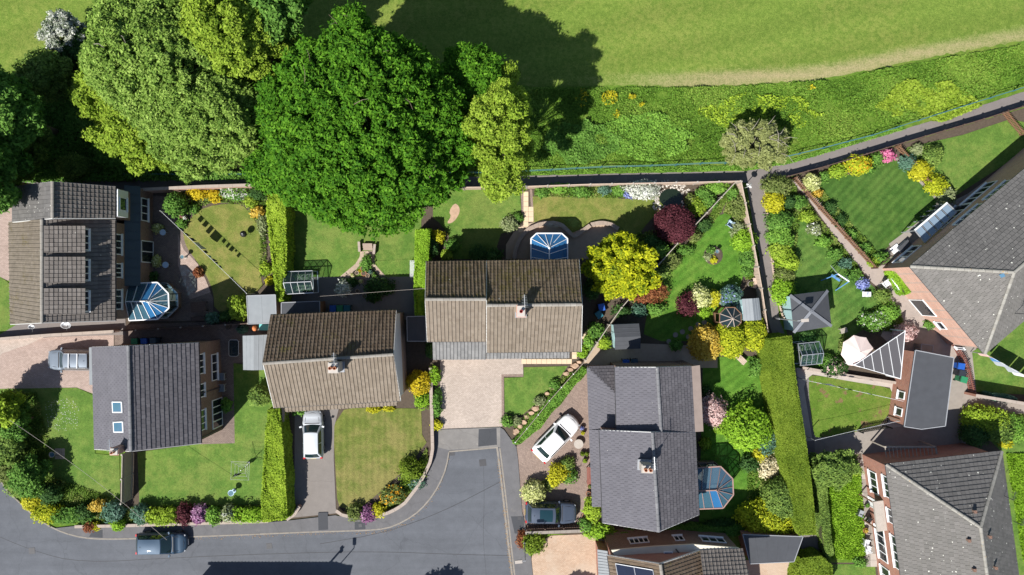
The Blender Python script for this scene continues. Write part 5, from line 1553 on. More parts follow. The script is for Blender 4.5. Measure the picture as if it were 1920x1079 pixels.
panel_fence(T([(1478, 331), (1560, 309), (1700, 266), (1850, 222), (1925, 198), (2100, 148)], 1.1), 1.1, "dark low fence along the sunlit footpath above the square lawn", M_FENCE_DK, M_FENCE_DK)
picket_fence(T([(1890, 208), (1905, 228), (1925, 250)], .9), .9, "brown picket fence at the far corner of the top right lawn", M_WOOD_BROWN, step=.16)
picket_fence(T([(1798, 649), (1812, 672), (1822, 700), (1830, 738)], 1.1), 1.1, "red-brown picket fence beside the row of three wheelie bins", M_FENCE_RED, step=.17)
picket_fence(T([(1618, 812), (1645, 806), (1672, 803)], 1.0), 1.0, "black picket fence across the path below the patchy lawn", M_BLACK, step=.16)
picket_fence(T([(1435, 350), (1440, 400), (1447, 470), (1455, 540), (1470, 596)], .6), .6, "low pale picket edging between the alley and the lime bushes", M_WOOD_PALE, step=.2)
garden_wall(T([(1830, 742), (1920, 757), (2000, 770)], 1.6), 1.55, .2, "long pale-topped wall shading the yard below the drying sheets", M_BRICK_RED, M_COPE)
garden_wall(T([(1505, 690), (1560, 700), (1640, 712), (1690, 720)], .5), .45, .18, "low wall under the triangular canopy edging the patchy lawn", M_BRICK_PINK, M_COPE)
rl = thing("metal_railing", "teal steel railing between the nettle bank and the footpath", "railing", tuple(P(1300, 312)))
pts = resample([P(a, b) for a, b in RAIL], 2.2)
for i, p in enumerate(pts):
    mb = MB(); mb.box((p.x, p.y, .5), (.07, .07, 1.0)); mb.build("post", M_TEAL, rl)
    if i:
        q = pts[i-1]
        for z in (.95, .5):
            mb = MB(); mb.bar(q + Vector((0, 0, z)), p + Vector((0, 0, z)), .035, .05); mb.build("rail", M_TEAL, rl)

# ------------------------------------------------------------------ sheds and garden buildings
def shed(label, quad, ze, zr, roof, wall, ridge_dir=None, cat="shed", name="shed", door=None):
    """quad: roof corners seen in the picture, going round; ridge_dir 0: ridge joins the middles of sides 0-1 and 2-3"""
    k = (H-ze)/H
    q = [Vector((P(x, y).x*k, P(x, y).y*k, ze)) for x, y in quad]
    c = sum(q, Vector())/4
    root = thing(name, label, cat, (c.x, c.y, 0))
    ins = [c + (v-c)*.93 for v in q]
    mb = MB(); mb.prism([tuple(v[:2]) for v in ins], 0, ze-.06); mb.build("wall", wall, root)
    if ridge_dir is None:
        mb = MB(); mb.prism([tuple(v[:2]) for v in q], ze-.05, ze+.06); r = mb.build("roof", roof, root)
        mb = MB()
        for i in range(4): mb.bar(q[i] + Vector((0, 0, .07)), q[(i+1) % 4] + Vector((0, 0, .07)), .06, .04)
        mb.build("roof_edge", M_LEAD, r)
        mb = MB(); n = max(2, int((q[1]-q[0]).length/.9))
        for i in range(1, n):
            mb.bar(q[0].lerp(q[1], i/n) + Vector((0, 0, .065)), q[3].lerp(q[2], i/n) + Vector((0, 0, .065)), .05, .012)
        mb.build("roof_seams", roof, r, kind="stuff")
    else:
        if ridge_dir: q = q[1:] + q[:1]
        m0, m1 = (q[0]+q[1])/2, (q[2]+q[3])/2; m0.z = m1.z = zr
        for s in ([q[1], q[2], m1, m0], [q[3], q[0], m0, m1]):
            mb = MB(); mb.slab(s, .06); r = mb.build("roof", roof, root)
            mb = MB()
            for t in (.33, .66): mb.bar(s[0].lerp(s[3], t) + Vector((0, 0, .006)), s[1].lerp(s[2], t) + Vector((0, 0, .006)), .05, .012)
            mb.build("felt_lap", roof, r, kind="stuff")
        mb = MB()
        for a, b, m in ((ins[0], ins[1], m0), (ins[2], ins[3], m1)):
            pass
        for p, qq, m in ((q[0], q[1], m0), (q[2], q[3], m1)):
            p2, q2, m2 = [c + (v-c)*.93 for v in (p, qq, m)]
            mb.add([p2 - Vector((0, 0, .1)), q2 - Vector((0, 0, .1)), Vector((m2.x, m2.y, zr-.07))], [(0, 1, 2)])
        mb.build("gable_boards", wall, root)
    if door is not None:
        a, b = ins[door], ins[(door+1) % 4]
        d = (b-a).normalized(); n = Vector((d.y, -d.x, 0))
        if n.dot(a-c) < 0: n = -n
        m = (a+b)/2
        mb = MB(); mb.bar(Vector((m.x, m.y, .05)) + n*.02, Vector((m.x, m.y, 1.75)) + n*.02, .75, .04, up=tuple(n)); dd = mb.build("door", wall, root)
        mb = MB(); mb.box((m.x + d.x*.28 + n.x*.06, m.y + d.y*.28 + n.y*.06, .95), (.04, .04, .14)); mb.build("handle", M_BLACK, dd)
    return root
M_SHED_TEAL = m_plain("pale_teal_boards", (.35, .52, .53), .8, var=.15)
shed("square pale grey flat-roofed shed at the end of the glossy hedge", [(463, 555), (517, 553), (519, 606), (466, 608)], 2.3, 0, M_FELT_GREY, M_WOOD_GREY, door=3)
shed("pale grey garage with corrugated roof tucked beside the house's west gable", [(455, 630), (501, 628), (499, 694), (456, 694)], 2.5, 2.75, M_FELT_GREY, M_CONC_PALE, 0, cat="garage", name="garage", door=0)
shed("dark felt flat-roofed store behind the greenhouse with tomato pots", [(528, 568), (600, 565), (600, 592), (528, 593)], 2.1, 0, M_FELT, M_WOOD_BROWN, door=1)
shed("narrow dark flat-roofed store between the two beige-roofed houses", [(763, 594), (798, 593), (799, 640), (764, 640)], 2.2, 0, M_FELT, M_BRICK_BROWN, door=2)
shed("dark felt-roofed shed with pale teal side below the diagonal fence", [(1150, 609), (1198, 607), (1201, 654), (1153, 656)], 1.95, 2.35, M_FELT, M_SHED_TEAL, 1, door=3)
shed("grey felt-roofed shed with pale teal front beside the alley fence", [(1391, 561), (1423, 559), (1428, 600), (1394, 602)], 1.95, 2.35, M_FELT_GREY, M_SHED_TEAL, 0, door=3)
shed("flat tarmac-grey garage roof beneath the trimmed end of the long hedge", [(1392, 1002), (1505, 1006), (1488, 1053), (1406, 1057)], 2.4, 0, M_FELT, M_BRICK_RED, cat="garage", name="garage", door=2)
shed("small pale concrete coal bunker beside the flat-roofed garage", [(1727, 645), (1749, 648), (1748, 661), (1726, 658)], 1.1, 0, M_CONC, M_CONC)

def greenhouse(label, q, ze, zr, frame):
    """q: roof corners round; ridge joins the middles of sides 1-2 and 3-0"""
    k = (H-ze)/H
    q = [Vector((P(x, y).x*k, P(x, y).y*k, ze)) for x, y in q]
    c = sum(q, Vector())/4
    root = thing("greenhouse", label, "greenhouse", (c.x, c.y, 0))
    m0, m1 = (q[3]+q[0])/2, (q[1]+q[2])/2; m0.z = m1.z = zr
    g = lambda v: Vector((v.x, v.y, .05))
    mb = MB()
    for i in range(4):
        mb.bar(g(q[i]), q[i], .05); mb.bar(q[i], q[(i+1) % 4], .05); mb.bar(g(q[i]), g(q[(i+1) % 4]), .08)
    mb.bar(m0, m1, .06)
    for a, b in ((q[3], m0), (q[0], m0), (q[1], m1), (q[2], m1)): mb.bar(a, b, .05)
    n = 4
    for k_ in range(1, n):
        t = k_/n
        for e0, e1 in ((q[0], q[1]), (q[3], q[2])):
            mb.bar(e0.lerp(e1, t), m0.lerp(m1, t), .035); mb.bar(g(e0.lerp(e1, t)), e0.lerp(e1, t), .035)
    mb.build("frame", frame, root)
    for e0, e1 in ((q[0], q[1]), (q[3], q[2])):
        for k_ in range(n):
            t0, t1 = k_/n + .012, (k_+1)/n - .012
            mb = MB(); mb.slab([e0.lerp(e1, t0), e0.lerp(e1, t1), m0.lerp(m1, t1), m0.lerp(m1, t0)], .008); mb.build("roof_pane", G_CLEAR, root)
            mb = MB(); mb.bar((g(e0.lerp(e1, t0)) + g(e0.lerp(e1, t1)))/2, (e0.lerp(e1, t0) + e0.lerp(e1, t1))/2, (e1-e0).length/n*.93, .01, up=tuple((e1-e0).normalized().cross(Vector((0, 0, 1))))); mb.build("side_pane", G_CLEAR, root)
    for t in (.25, .75):
        bx = q[0].lerp(q[3], t).lerp(q[1].lerp(q[2], t), .5)
        ln = (q[1]-q[0]).length*.8; an = math.atan2((q[1]-q[0]).y, (q[1]-q[0]).x)
        mb = MB(); mb.box((bx.x, bx.y, .7), (ln, .5, .05), an); mb.build("bench", M_WOOD_GREY, root)
        n2 = 160
        p = np.array(bx) * np.array([1, 1, 0]) + np.column_stack([(rng.random(n2)-.5)*ln*math.cos(an), (rng.random(n2)-.5)*ln*math.sin(an) + (rng.random(n2)-.5)*.5, .75 + rng.random(n2)*.3])
        leaf_mesh("seedlings", p, rng.normal(size=(n2, 3)) + np.array([0, 0, 1]), .06, rng.random(n2), L_['green'], root, kind="stuff")
    return root
greenhouse("aluminium greenhouse with plants inside beside the clipped glossy hedge", [(534, 510), (586, 508), (588, 549), (537, 552)], 1.55, 2.15, M_ALU)
greenhouse("small greenhouse beside the long trimmed hedge below the pyramid summerhouse", [(1496, 645), (1536, 641), (1541, 682), (1501, 686)], 1.55, 2.15, M_ALU)

# pyramid-roofed summerhouse
k_ = (H-2.3)/H
q = [Vector((P(x, y).x*k_, P(x, y).y*k_, 2.3)) for x, y in ((1481, 554), (1552, 545), (1559, 612), (1488, 624))]
ap = P(1521, 584, 3.3); c = sum(q, Vector())/4
sm = thing("summerhouse", "square summerhouse with dark pyramid roof and pale hip lines", "summerhouse", (c.x, c.y, 0))
for i in range(4):
    mb = MB(); mb.slab([q[i], q[(i+1) % 4], ap], .06); mb.build("roof_side", M_FELT, sm)
    mb = MB(); mb.bar(q[i] + Vector((0, 0, .02)), ap + Vector((0, 0, .03)), .26, .03); mb.build("hip_strip", m_plain("grey_hip_felt", (.17, .18, .20), .85) if i == 0 else bpy.data.materials["grey_hip_felt"], sm)
mb = MB(); mb.prism([tuple((c + (v-c)*.92)[:2]) for v in q], 0, 2.22); mb.build("wall", M_SHED_TEAL, sm)
# octagonal glass summerhouse
c = P(1370, 597, 2.1)
og = thing("summerhouse", "small octagonal glass-roofed summerhouse with white ribs behind yellow bushes", "summerhouse", (c.x, c.y, 0))
ring = [Vector((c.x + 1.0*math.cos(6.283*k/8+.39), c.y + 1.0*math.sin(6.283*k/8+.39), 2.0)) for k in range(8)]
hub = Vector((c.x, c.y, 2.7))
for k in range(8):
    a, b = ring[k], ring[(k+1) % 8]
    mb = MB(); mb.slab([a, b, hub], .015); mb.build("roof_pane", G_SMOKE, og)
    mb = MB(); mb.bar(a, hub, .06); mb.build("rib", M_COPE, og)
    mb = MB(); mb.bar(a, b, .07); mb.bar(Vector((a.x, a.y, 0)), a, .07); mb.build("post", M_WOOD_BROWN, og)
    m0 = Vector(((a.x+b.x)/2, (a.y+b.y)/2, 0))
    mb = MB(); mb.bar(m0 + Vector((0, 0, .05)), m0 + Vector((0, 0, .8)), (b-a).length*.9, .03, up=tuple((b-a).normalized().cross(Vector((0, 0, 1))))); mb.build("side_panel", M_WOOD_BROWN, og)
mb = MB(); mb.lathe(tuple(hub), [(.12, -.03), (.12, .05), (.04, .12), (.01, .25)], 8); mb.build("finial", M_COPE, og)

# triangular glass canopy and parasol
z = 2.5
tri = [P(1602, 685, z), P(1697, 621, z), P(1691, 711, z)]
tri[2].z = 2.3
cp_ = thing("glass_canopy", "triangular smoked-glass canopy with white glazing bars beside the cream parasol", "canopy", (sum(v.x for v in tri)/3, sum(v.y for v in tri)/3, 0))
mb = MB()
for i in range(3): mb.bar(tri[i], tri[(i+1) % 3], .05, .07)
for v in tri: mb.bar(Vector((v.x, v.y, 0)), v, .1)
mb.build("frame", M_UPVC, cp_)
M_CANOPY = m_glass("dull_canopy_sheet", (.3, .3, .3), (.11, .105, .11), .9, .35)
nb = 6
for k in range(nb):
    # strips run from the long side down to the right-hand side
    t0, t1 = k/nb, (k+1)/nb
    a0, a1 = tri[0].lerp(tri[1], t0), tri[0].lerp(tri[1], t1)
    def other(t): return tri[0].lerp(tri[2], t/.78) if t < .78 else tri[2].lerp(tri[1], (t-.78)/.22)
    b0, b1 = other(t0), other(t1)
    pts = [a0, a1, b1, b0] if k else [a0, a1, b1]
    if t0 < .78 < t1: pts = [a0, a1, b1, tri[2], b0]
    mb = MB(); mb.slab([p - Vector((0, 0, .01)) for p in pts], .012); mb.build("pane", M_CANOPY, cp_)
    if k: mb = MB(); mb.bar(a0 + Vector((0, 0, .02)), b0 + Vector((0, 0, .02)), .026, .05); mb.build("glazing_bar", M_UPVC, cp_)
M_CANVAS = m_plain("cream_canvas", (.78, .64, .59), .9, var=.06)
c = P(1612, 660, 2.6)
pa = thing("parasol", "large cream garden parasol beside the triangular glass canopy", "parasol", (c.x, c.y, 0))
for k in range(8):
    a0, a1 = 6.283*k/8+.2, 6.283*(k+1)/8+.2
    e0 = Vector((c.x + 1.42*math.cos(a0), c.y + 1.42*math.sin(a0), 2.15)); e1 = Vector((c.x + 1.42*math.cos(a1), c.y + 1.42*math.sin(a1), 2.15))
    m = (e0+e1)/2*.97 + Vector((c.x, c.y, 2.15))*.03; m.z = 2.13
    mb = MB(); t = Vector((c.x, c.y, 2.75)); mb.add([t, e0, m, e1, t - Vector((0, 0, .015)), e0 - Vector((0, 0, .015)), m - Vector((0, 0, .015)), e1 - Vector((0, 0, .015))], [(0, 1, 2), (0, 2, 3), (4, 6, 5), (4, 7, 6), (1, 5, 6, 2), (2, 6, 7, 3)]); mb.build("canopy_panel", M_CANVAS, pa)
    mb = MB(); mb.bar(t - Vector((0, 0, .03)), e0 - Vector((0, 0, .03)), .02); mb.build("rib", M_WOOD_BROWN, pa)
mb = MB(); mb.tube([(c.x, c.y, .05), (c.x, c.y, 2.8)], .025, 8); mb.build("pole", M_WOOD_BROWN, pa)
mb = MB(); mb.lathe((c.x, c.y, 0), [(.3, .0), (.3, .06), (.06, .1), (.05, .3)], 14); mb.build("base", M_CONC, pa)

# ------------------------------------------------------------------ cars
M_TYRE = m_plain("tyre_rubber", (.02, .02, .02), .85)
M_RIM = m_plain("alloy_rim", (.45, .46, .48), .3, metal=.8)
M_CARGLASS = m_plain("car_glass", (.012, .028, .030), .03, var=.15, spec=1.0)
M_LAMPW = m_plain("clear_lamp", (.30, .32, .35), .15)
M_LAMPR = m_plain("red_lamp", (.45, .015, .02), .2)
M_PLATEY = m_plain("yellow_plate", (.75, .55, .03), .5)
M_PLATEW = m_plain("white_plate", (.75, .75, .72), .5)
M_TRIM = m_plain("dark_trim", (.025, .025, .028), .5)
def m_paint(name, c, metal=0.0, rough=.5):
    n = N(name, rough, .2); n.b.inputs["Metallic"].default_value = metal
    n.b.inputs["Coat Weight"].default_value = .5; n.b.inputs["Coat Roughness"].default_value = .03
    return n.out(n.scale_col(c, n.math('MULTIPLY_ADD', n.noise(2.5, 4), .12, .94)))
def car(label, px, py, rz, L, W, Ht, paint, xf=.17, xr1=.03, xr2=-.36, xb=-.46, belt=.95, bon=.92, nose=.72, bow=.10, sunroof=False, rails=False, bars=False, nosew=.80, tail=.90, group=None):
    """car pointing along +x before rotation"""
    root = thing("parked_car", label, "car", (0, 0, 0), group)
    hw = W/2
    st = [(-.5, tail*.62, .60, .42), (-.494, tail*.80, .78, .34), (-.482, tail*.94, .88, .29), (-.46, .955, belt-.02, .26), (-.36, 1.0, belt, .22), (-.2, 1.0, belt, .2), (0, 1.0, belt, .2), (xf*.9, 1.0, belt, .2),
          (xf+.04, .995, bon+.02, .2), (.28, .985, bon-.01, .22), (.36, .955, bon-.05, .23), (.41, .91, bon-.08, .25), (.445, nosew*1.02, nose+.03, .27), (.470, nosew*.86, nose-.02, .31), (.488, nosew*.66, nose-.10, .36), (.5, nosew*.40, nose-.2, .42)]
    vs = []; fs = []
    half = lambda w, top, bot: [(0, top+.035), (.45*w, top+.03), (.78*w, top+.012), (.92*w, top-.03), (.985*w, top-.11), (w, .6*top+.4*bot), (.985*w, .3*top+.7*bot), (.93*w, bot)]
    for x, wf, top, bot in st:
        h_ = half(hw*wf, top, bot)
        ring = [(x*L, y, z) for y, z in h_] + [(x*L, -y, z) for y, z in h_[:0:-1]]
        vs += ring
    n = 15
    for i in range(len(st)-1):
        for k in range(n): fs.append((i*n+k, (i+1)*n+k, (i+1)*n+(k+1) % n, i*n+(k+1) % n))
    fs.append(tuple(range(n))); fs.append(tuple((len(st)-1)*n + k for k in range(n-1, -1, -1)))
    mb = MB(); mb.add(vs, fs, .5); mb.build("body", paint, root, smooth=True)
    wb, wr = hw*.93, hw*.70
    zr = Ht - .05
    def ws(s, t, o=0): return Vector(((xf + (xr1-xf)*t)*L - bow*s*s*(1-.4*t) + o, s*(wb + (wr-wb)*t)*(1-.02), belt-.02 + (zr-belt+.02)*(t**.9) + .03*(1-s*s)*t + o*.7))
    def rs(s, t, o=0): return Vector(((xb + (xr2-xb)*t)*L + bow*.6*s*s*(1-.5*t) - o, s*(wb + (wr-wb)*t)*.98, belt-.02 + (zr-belt+.02)*(t**.85) + .03*(1-s*s)*t + o*.6))
    def roof(s, q_, o=0):
        a, b = ws(s, 1), rs(s, 1); p = a.lerp(b, q_); p.z += .055*(1-s*s*.8)*math.sin(math.pi*min(1, max(0, q_)))**.6 + o; return p
    def side(sg):
        def f(q_, t, o=0):
            a, b = ws(sg, t), rs(sg, t); p = a.lerp(b, q_); p.y += sg*(.02*math.sin(math.pi*q_) + o*.8); p.z += o*.4; return p
        return f
    def grid(fn, u0, u1, v0, v1, nu, nv, o=0.0):
        V = [fn(u0+(u1-u0)*i/nu, v0+(v1-v0)*j/nv, o) for j in range(nv+1) for i in range(nu+1)]
        Fc = [(j*(nu+1)+i, j*(nu+1)+i+1, (j+1)*(nu+1)+i+1, (j+1)*(nu+1)+i) for j in range(nv) for i in range(nu)]
        return V, Fc
    mb = MB()
    for fn, a in ((ws, (-1, 1, 0, 1, 8, 4)), (rs, (-1, 1, 0, 1, 8, 4)), (roof, (-1, 1, 0, 1, 8, 8)), (side(1), (0, 1, 0, 1, 8, 3)), (side(-1), (0, 1, 0, 1, 8, 3))):
        V, Fc = grid(fn, *a); mb.add(V, Fc, .5)
    mb.build("cabin", paint, root, smooth=True)
    def glass(nm, fn, a, m=M_CARGLASS, o=.012):
        V, Fc = grid(fn, *a, o=o); g = MB(); g.add(V, Fc, .5); return g.build(nm, m, root, smooth=True)
    glass("windscreen", ws, (-.86, .86, .10, .92, 8, 4)); glass("rear_window", rs, (-.82, .82, .12, .9, 8, 3))
    for t_ in (.24, .40):
        pass
    mb = MB(); yb = hw*.70
    mb.tube([((xf+.015)*L, -yb, bon+.022), (.34*L, -yb*.94, bon-.005), (.435*L, -yb*.8, nose+.055), (.452*L, 0, nose+.075), (.435*L, yb*.8, nose+.055), (.34*L, yb*.94, bon-.005), ((xf+.015)*L, yb, bon+.022)], .012, 5); mb.build("bonnet_seam", M_TRIM, root)
    mb = MB(); mb.bar(((xf+.012)*L, -hw*.72, belt+.03), ((xf+.012)*L, hw*.72, belt+.03), .07, .03); mb.build("scuttle", M_TRIM, root)
    for sg in (1, -1):
        glass("side_window", side(sg), (.10, .52, .14, .88, 5, 3)); glass("side_window", side(sg), (.55, .93, .14, .88, 5, 3))
    if sunroof: glass("sunroof", roof, (-.78, .78, .12, .66, 6, 5), M_SUNROOF, .012)
    if rails:
        for sg in (1, -1):
            mb = MB(); mb.tube([roof(sg*.97, t, .05) for t in (.05, .1, .3, .5, .7, .9, .97)], .022, 6); mb.build("roof_rail", M_ALU, root)
    if bars:
        for t in (.25, .62):
            mb = MB(); mb.bar(roof(-1.02, t, .10), roof(1.02, t, .10), .09, .05); mb.build("roof_bar", M_ALU, root)
    for sx, sy in ((.31, 1), (.31, -1), (-.30, 1), (-.30, -1)):
        x, y = sx*L, sy*(hw-.10)
        mb = MB(); mb.tube([(x, y-.10, .32), (x, y+.10, .32)], .32, 18); t_ = mb.build("tyre", M_TYRE, root)
        mb = MB(); mb.tube([(x, y+sy*.06, .32), (x, y+sy*.108, .32)], .21, 14); mb.build("rim", M_RIM, t_)
    for sg in (1, -1):
        p = ws(sg, .12)
        mb = MB(); mb.box((p.x-.06, sg*(hw+.09), belt+.06), (.13, .20, .14), sg*.25); mb.build("mirror", paint, root)
        mb = MB(); mb.box((.448*L, sg*hw*.68, nose-.07), (.13, .24, .12), -sg*.75); mb.build("headlight", M_LAMPW, root)
        mb = MB(); mb.box((-.478*L, sg*hw*.84, .80), (.13, .20, .26), sg*.25); mb.build("tail_light", M_LAMPR, root)
    mb = MB(); mb.box((-.503*L, 0, .66), (.02, .52, .12)); mb.build("number_plate", M_PLATEY, root)
    mb = MB(); mb.box((.50*L, 0, .42), (.03, .52, .12)); mb.build("number_plate", M_PLATEW, root)
    mb = MB(); mb.box((xr2*L*.86, 0, Ht+.02), (.07, .03, .06)); mb.build("aerial_fin", M_TRIM, root)
    p = P(px, py, .75); root.location = (p.x, p.y, .105 if py > 990 and px < 300 and False else .05); root.rotation_euler.z = rz
    return root
M_SUNROOF = m_plain("sunroof_glass", (.01, .035, .045), .04, var=.15, spec=.9)
PT_SILVER = m_paint("silver_paint", (.52, .55, .58), .25)
PT_WHITE = m_paint("white_paint", (.82, .82, .82), 0)
PT_NAVY = m_paint("dark_blue_grey_paint", (.055, .072, .105), .15)
PT_SLATE = m_paint("slate_blue_paint", (.040, .072, .115), .15)
PT_GREY = m_paint("blue_grey_paint", (.17, .20, .24), .2)
car("silver hatchback parked on the drive beside the worn front lawn", 587, 815, math.radians(91), 4.25, 1.78, 1.50, PT_SILVER, xf=.23, xr1=.07, xr2=-.36, xb=-.475)
car("white car parked on the brown block drive beside the grey house", 1043, 821, math.radians(45.5), 4.75, 1.86, 1.55, PT_WHITE, xf=.22, xr1=.07, xr2=-.29, xb=-.41)
car("dark blue-grey off-roader with glass sunroof parked on the brown block drive", 1033, 961, math.radians(-1), 4.55, 1.9, 1.74, PT_NAVY, xf=.20, xr1=.08, xr2=-.38, xb=-.46, sunroof=True, belt=1.02, bon=1.0, nose=.86, nosew=.88)
car("slate blue people carrier parked at the kerb on the road", 303, 1019, math.radians(.5), 4.45, 1.85, 1.62, PT_SLATE, xf=.24, xr1=.07, xr2=-.37, xb=-.48)
car("blue-grey estate car with roof bars parked on the pink brick drive", 136, 675, math.radians(179.5), 4.5, 1.85, 1.60, PT_GREY, xf=.22, xr1=.07, xr2=-.40, xb=-.48, rails=True, bars=True)

# ------------------------------------------------------------------ street lamps, signs, wires
def lamp_post(gx, gy, h, ang, label, group=None):
    b = P(gx, gy); root = thing("street_lamp", label, "street lamp", (b.x, b.y, 0), group)
    mb = MB(); mb.tube([b, b + Vector((0, 0, 1.2))], .075, 10); mb.tube([b + Vector((0, 0, 1.2)), b + Vector((0, 0, h))], .05, 10, .04); mb.build("post", M_STEEL, root)
    d = Vector((math.cos(ang), math.sin(ang), 0)); t = b + Vector((0, 0, h))
    mb = MB(); mb.bar(t, t + d*.35 + Vector((0, 0, .05)), .05); mb.build("arm", M_STEEL, root)
    mb = MB(); mb.bar(t + d*.25 + Vector((0, 0, .06)), t + d*.85 + Vector((0, 0, .08)), .26, .12); mb.build("lantern", M_CONC_PALE, root)
    return root
lamp_post(983, 1010, 5.0, math.radians(185), "street lamp at the kerb beside the orange drive")
lamp_post(1452, 597, 5.0, math.radians(5), "street lamp in the alley beside the pyramid-roofed summerhouse")
lamp_post(15, 754, 5.0, math.radians(200), "street lamp in the corner shrubs by the pink drive")
lamp_post(602, 1099, 5.0, math.radians(90), "street lamp across the road whose lantern shadow falls on the tarmac")
b = P(580, 1100)
st_ = thing("telegraph_pole", "wooden pole across the road whose shadow reaches the tarmac", "pole", (b.x, b.y, 0))
mb = MB(); mb.tube([b, b + Vector((0, 0, 5.2))], .11, 10, .08); mb.build("pole", M_WOOD_BROWN, st_)
mb = MB(); mb.box((b.x, b.y, 4.9), (.12, .5, .3)); mb.build("crossarm", M_WOOD_BROWN, st_)
b = P(1389, 356)
sg_ = thing("path_sign", "white round path signs on a post at the alley corner", "sign", (b.x, b.y, 0))
mb = MB(); mb.tube([b, b + Vector((0, 0, 2.45))], .035, 8); mb.build("post", M_STEEL, sg_)
for an, z in ((.7, 2.25), (-.75, 2.0)):
    d = Vector((math.cos(an), math.sin(an), 0)); n_ = Vector((-d.y, d.x, 0)); c = b + Vector((0, 0, z)) + n_*.06
    mb = MB(); mb.tube([c - n_*.012, c + n_*.012], .28, 18); mb.build("sign_plate", M_PLATEW, sg_)
w0, w1 = P(18, 788, 5.5), P(313, 1013, 5.5)
e0, e1 = w0 + (w0-w1).normalized()*14, w1 + (w1-w0).normalized()*14
tw = thing("telephone_wire", "thin overhead telephone wire crossing the corner garden and the parked carrier", "wire", tuple(w0))
mb = MB(); mb.tube([w0 + (w1-w0)*(k/12) + Vector((0, 0, -.5*math.sin(math.pi*k/12))) for k in range(13)], .012, 5); mb.build("cable", M_CONC_PALE, tw)
w0, w1 = P(600, 556, 4.6), P(800, 541, 4.6)
tw = thing("telephone_wire", "thin overhead wire crossing above the shaded pot garden", "wire", tuple(w0))
mb = MB(); mb.tube([w0.lerp(w1, k/8) + Vector((0, 0, -.2*math.sin(math.pi*k/8))) for k in range(9)], .009, 5); mb.build("cable", M_CONC_PALE, tw)

# ------------------------------------------------------------------ bins, pots, furniture
BINM = {k: m_plain("bin_" + k, c, .5, var=.12) for k, c in dict(blue=(.02, .10, .42), green=(.03, .22, .10), teal=(.02, .13, .17), black=(.03, .035, .045), slate=(.05, .09, .12)).items()}
def wheelie_bin(px, py, colr, rz, label):
    c = P(px, py, 1.0); root = thing("wheelie_bin", label, "wheelie bin", (0, 0, 0), "wheelie bins")
    m = BINM[colr]
    mb = MB(); mb.hexa([(-.20, -.20, .08), (.20, -.20, .08), (.20, .22, .08), (-.20, .22, .08)], [(-.27, -.30, .95), (.27, -.30, .95), (.27, .27, .95), (-.27, .27, .95)]); mb.build("body", m, root)
    mb = MB(); mb.hexa([(-.29, -.34, .955), (.29, -.34, .955), (.29, .30, .955), (-.29, .30, .955)], [(-.27, -.32, 1.0), (.27, -.32, 1.0), (.25, .28, 1.06), (-.25, .28, 1.06)]); mb.build("lid", m, root)
    mb = MB(); mb.tube([(-.25, .34, .98), (.25, .34, .98)], .02, 6); mb.build("handle", M_BLACK, root)
    for s in (-1, 1):
        mb = MB(); mb.tube([(s*.22, .22, .1), (s*.27, .22, .1)], .1, 12); mb.build("wheel", M_TYRE, root)
    root.location = (c.x, c.y, .05); root.rotation_euler.z = rz
for a in ((252, 641, 'green', .0, "green wheelie bin behind the skylight house, beside the blue one"), (270, 641, 'blue', .05, "blue wheelie bin behind the skylight house"),
          (287, 640, 'slate', -.05, "slate wheelie bin behind the skylight house"),
          (624, 579, 'blue', 0, "blue wheelie bin behind the clad-gable house beside the pot garden"), (637, 579, 'green', .04, "green wheelie bin behind the clad-gable house with white lid knob"), (650, 579, 'teal', 0, "dark teal wheelie bin behind the clad-gable house"),
          (1128, 576, 'blue', .2, "blue wheelie bin under the golden tree"), (1123, 590, 'teal', .6, "dark green wheelie bin below the blue one under the golden tree"),
          (1174, 681, 'blue', 0, "blue wheelie bin against the north wall of the stepped grey roof"), (1190, 680, 'slate', 0, "slate wheelie bin against the north wall of the stepped grey roof"),
          (1802, 687, 'blue', 1.4, "blue wheelie bin in the row by the red-brown pickets"), (1804, 700, 'black', 1.35, "black wheelie bin in the row by the red-brown pickets"), (1807, 712, 'green', 1.3, "green wheelie bin in the row by the red-brown pickets"),
          (4, 376, 'green', 0, "green wheelie bin beside the north wing of the dormer house")):
    wheelie_bin(*a)

POTM = {'terra': M_TERRA, 'pale': m_plain("pale_clay", (.55, .42, .30), .85), 'dark': m_plain("glazed_dark_pot", (.05, .04, .04), .4), 'grey': M_CONC}
def pot(px, py, r, h, mat, plant, label, group=None):
    c = P(px, py, h); root = thing("flower_pot", label, "plant pot", (c.x, c.y, 0), group)
    mb = MB(); mb.lathe((c.x, c.y, .04), [(r*.62, 0), (r*.9, h*.8), (r, h*.82), (r, h), (r*.86, h), (r*.82, h*.86)], 14); mb.build("pot", POTM[mat], root)
    mb = MB(); mb.lathe((c.x, c.y, h*.8), [(r*.86, 0), (r*.86, .08)], 12); mb.build("soil", M_SOIL, root)
    if plant:
        n = 130; d = dirs(n, .8)
        p = d*np.array([r*.95, r*.95, r*.9])*rng.uniform(.5, 1, (n, 1)) + np.array([c.x, c.y, h+.05])
        leaf_mesh("plant", p, d + rng.normal(size=(n, 3))*.5, .06, rng.random(n), L_[plant], root)
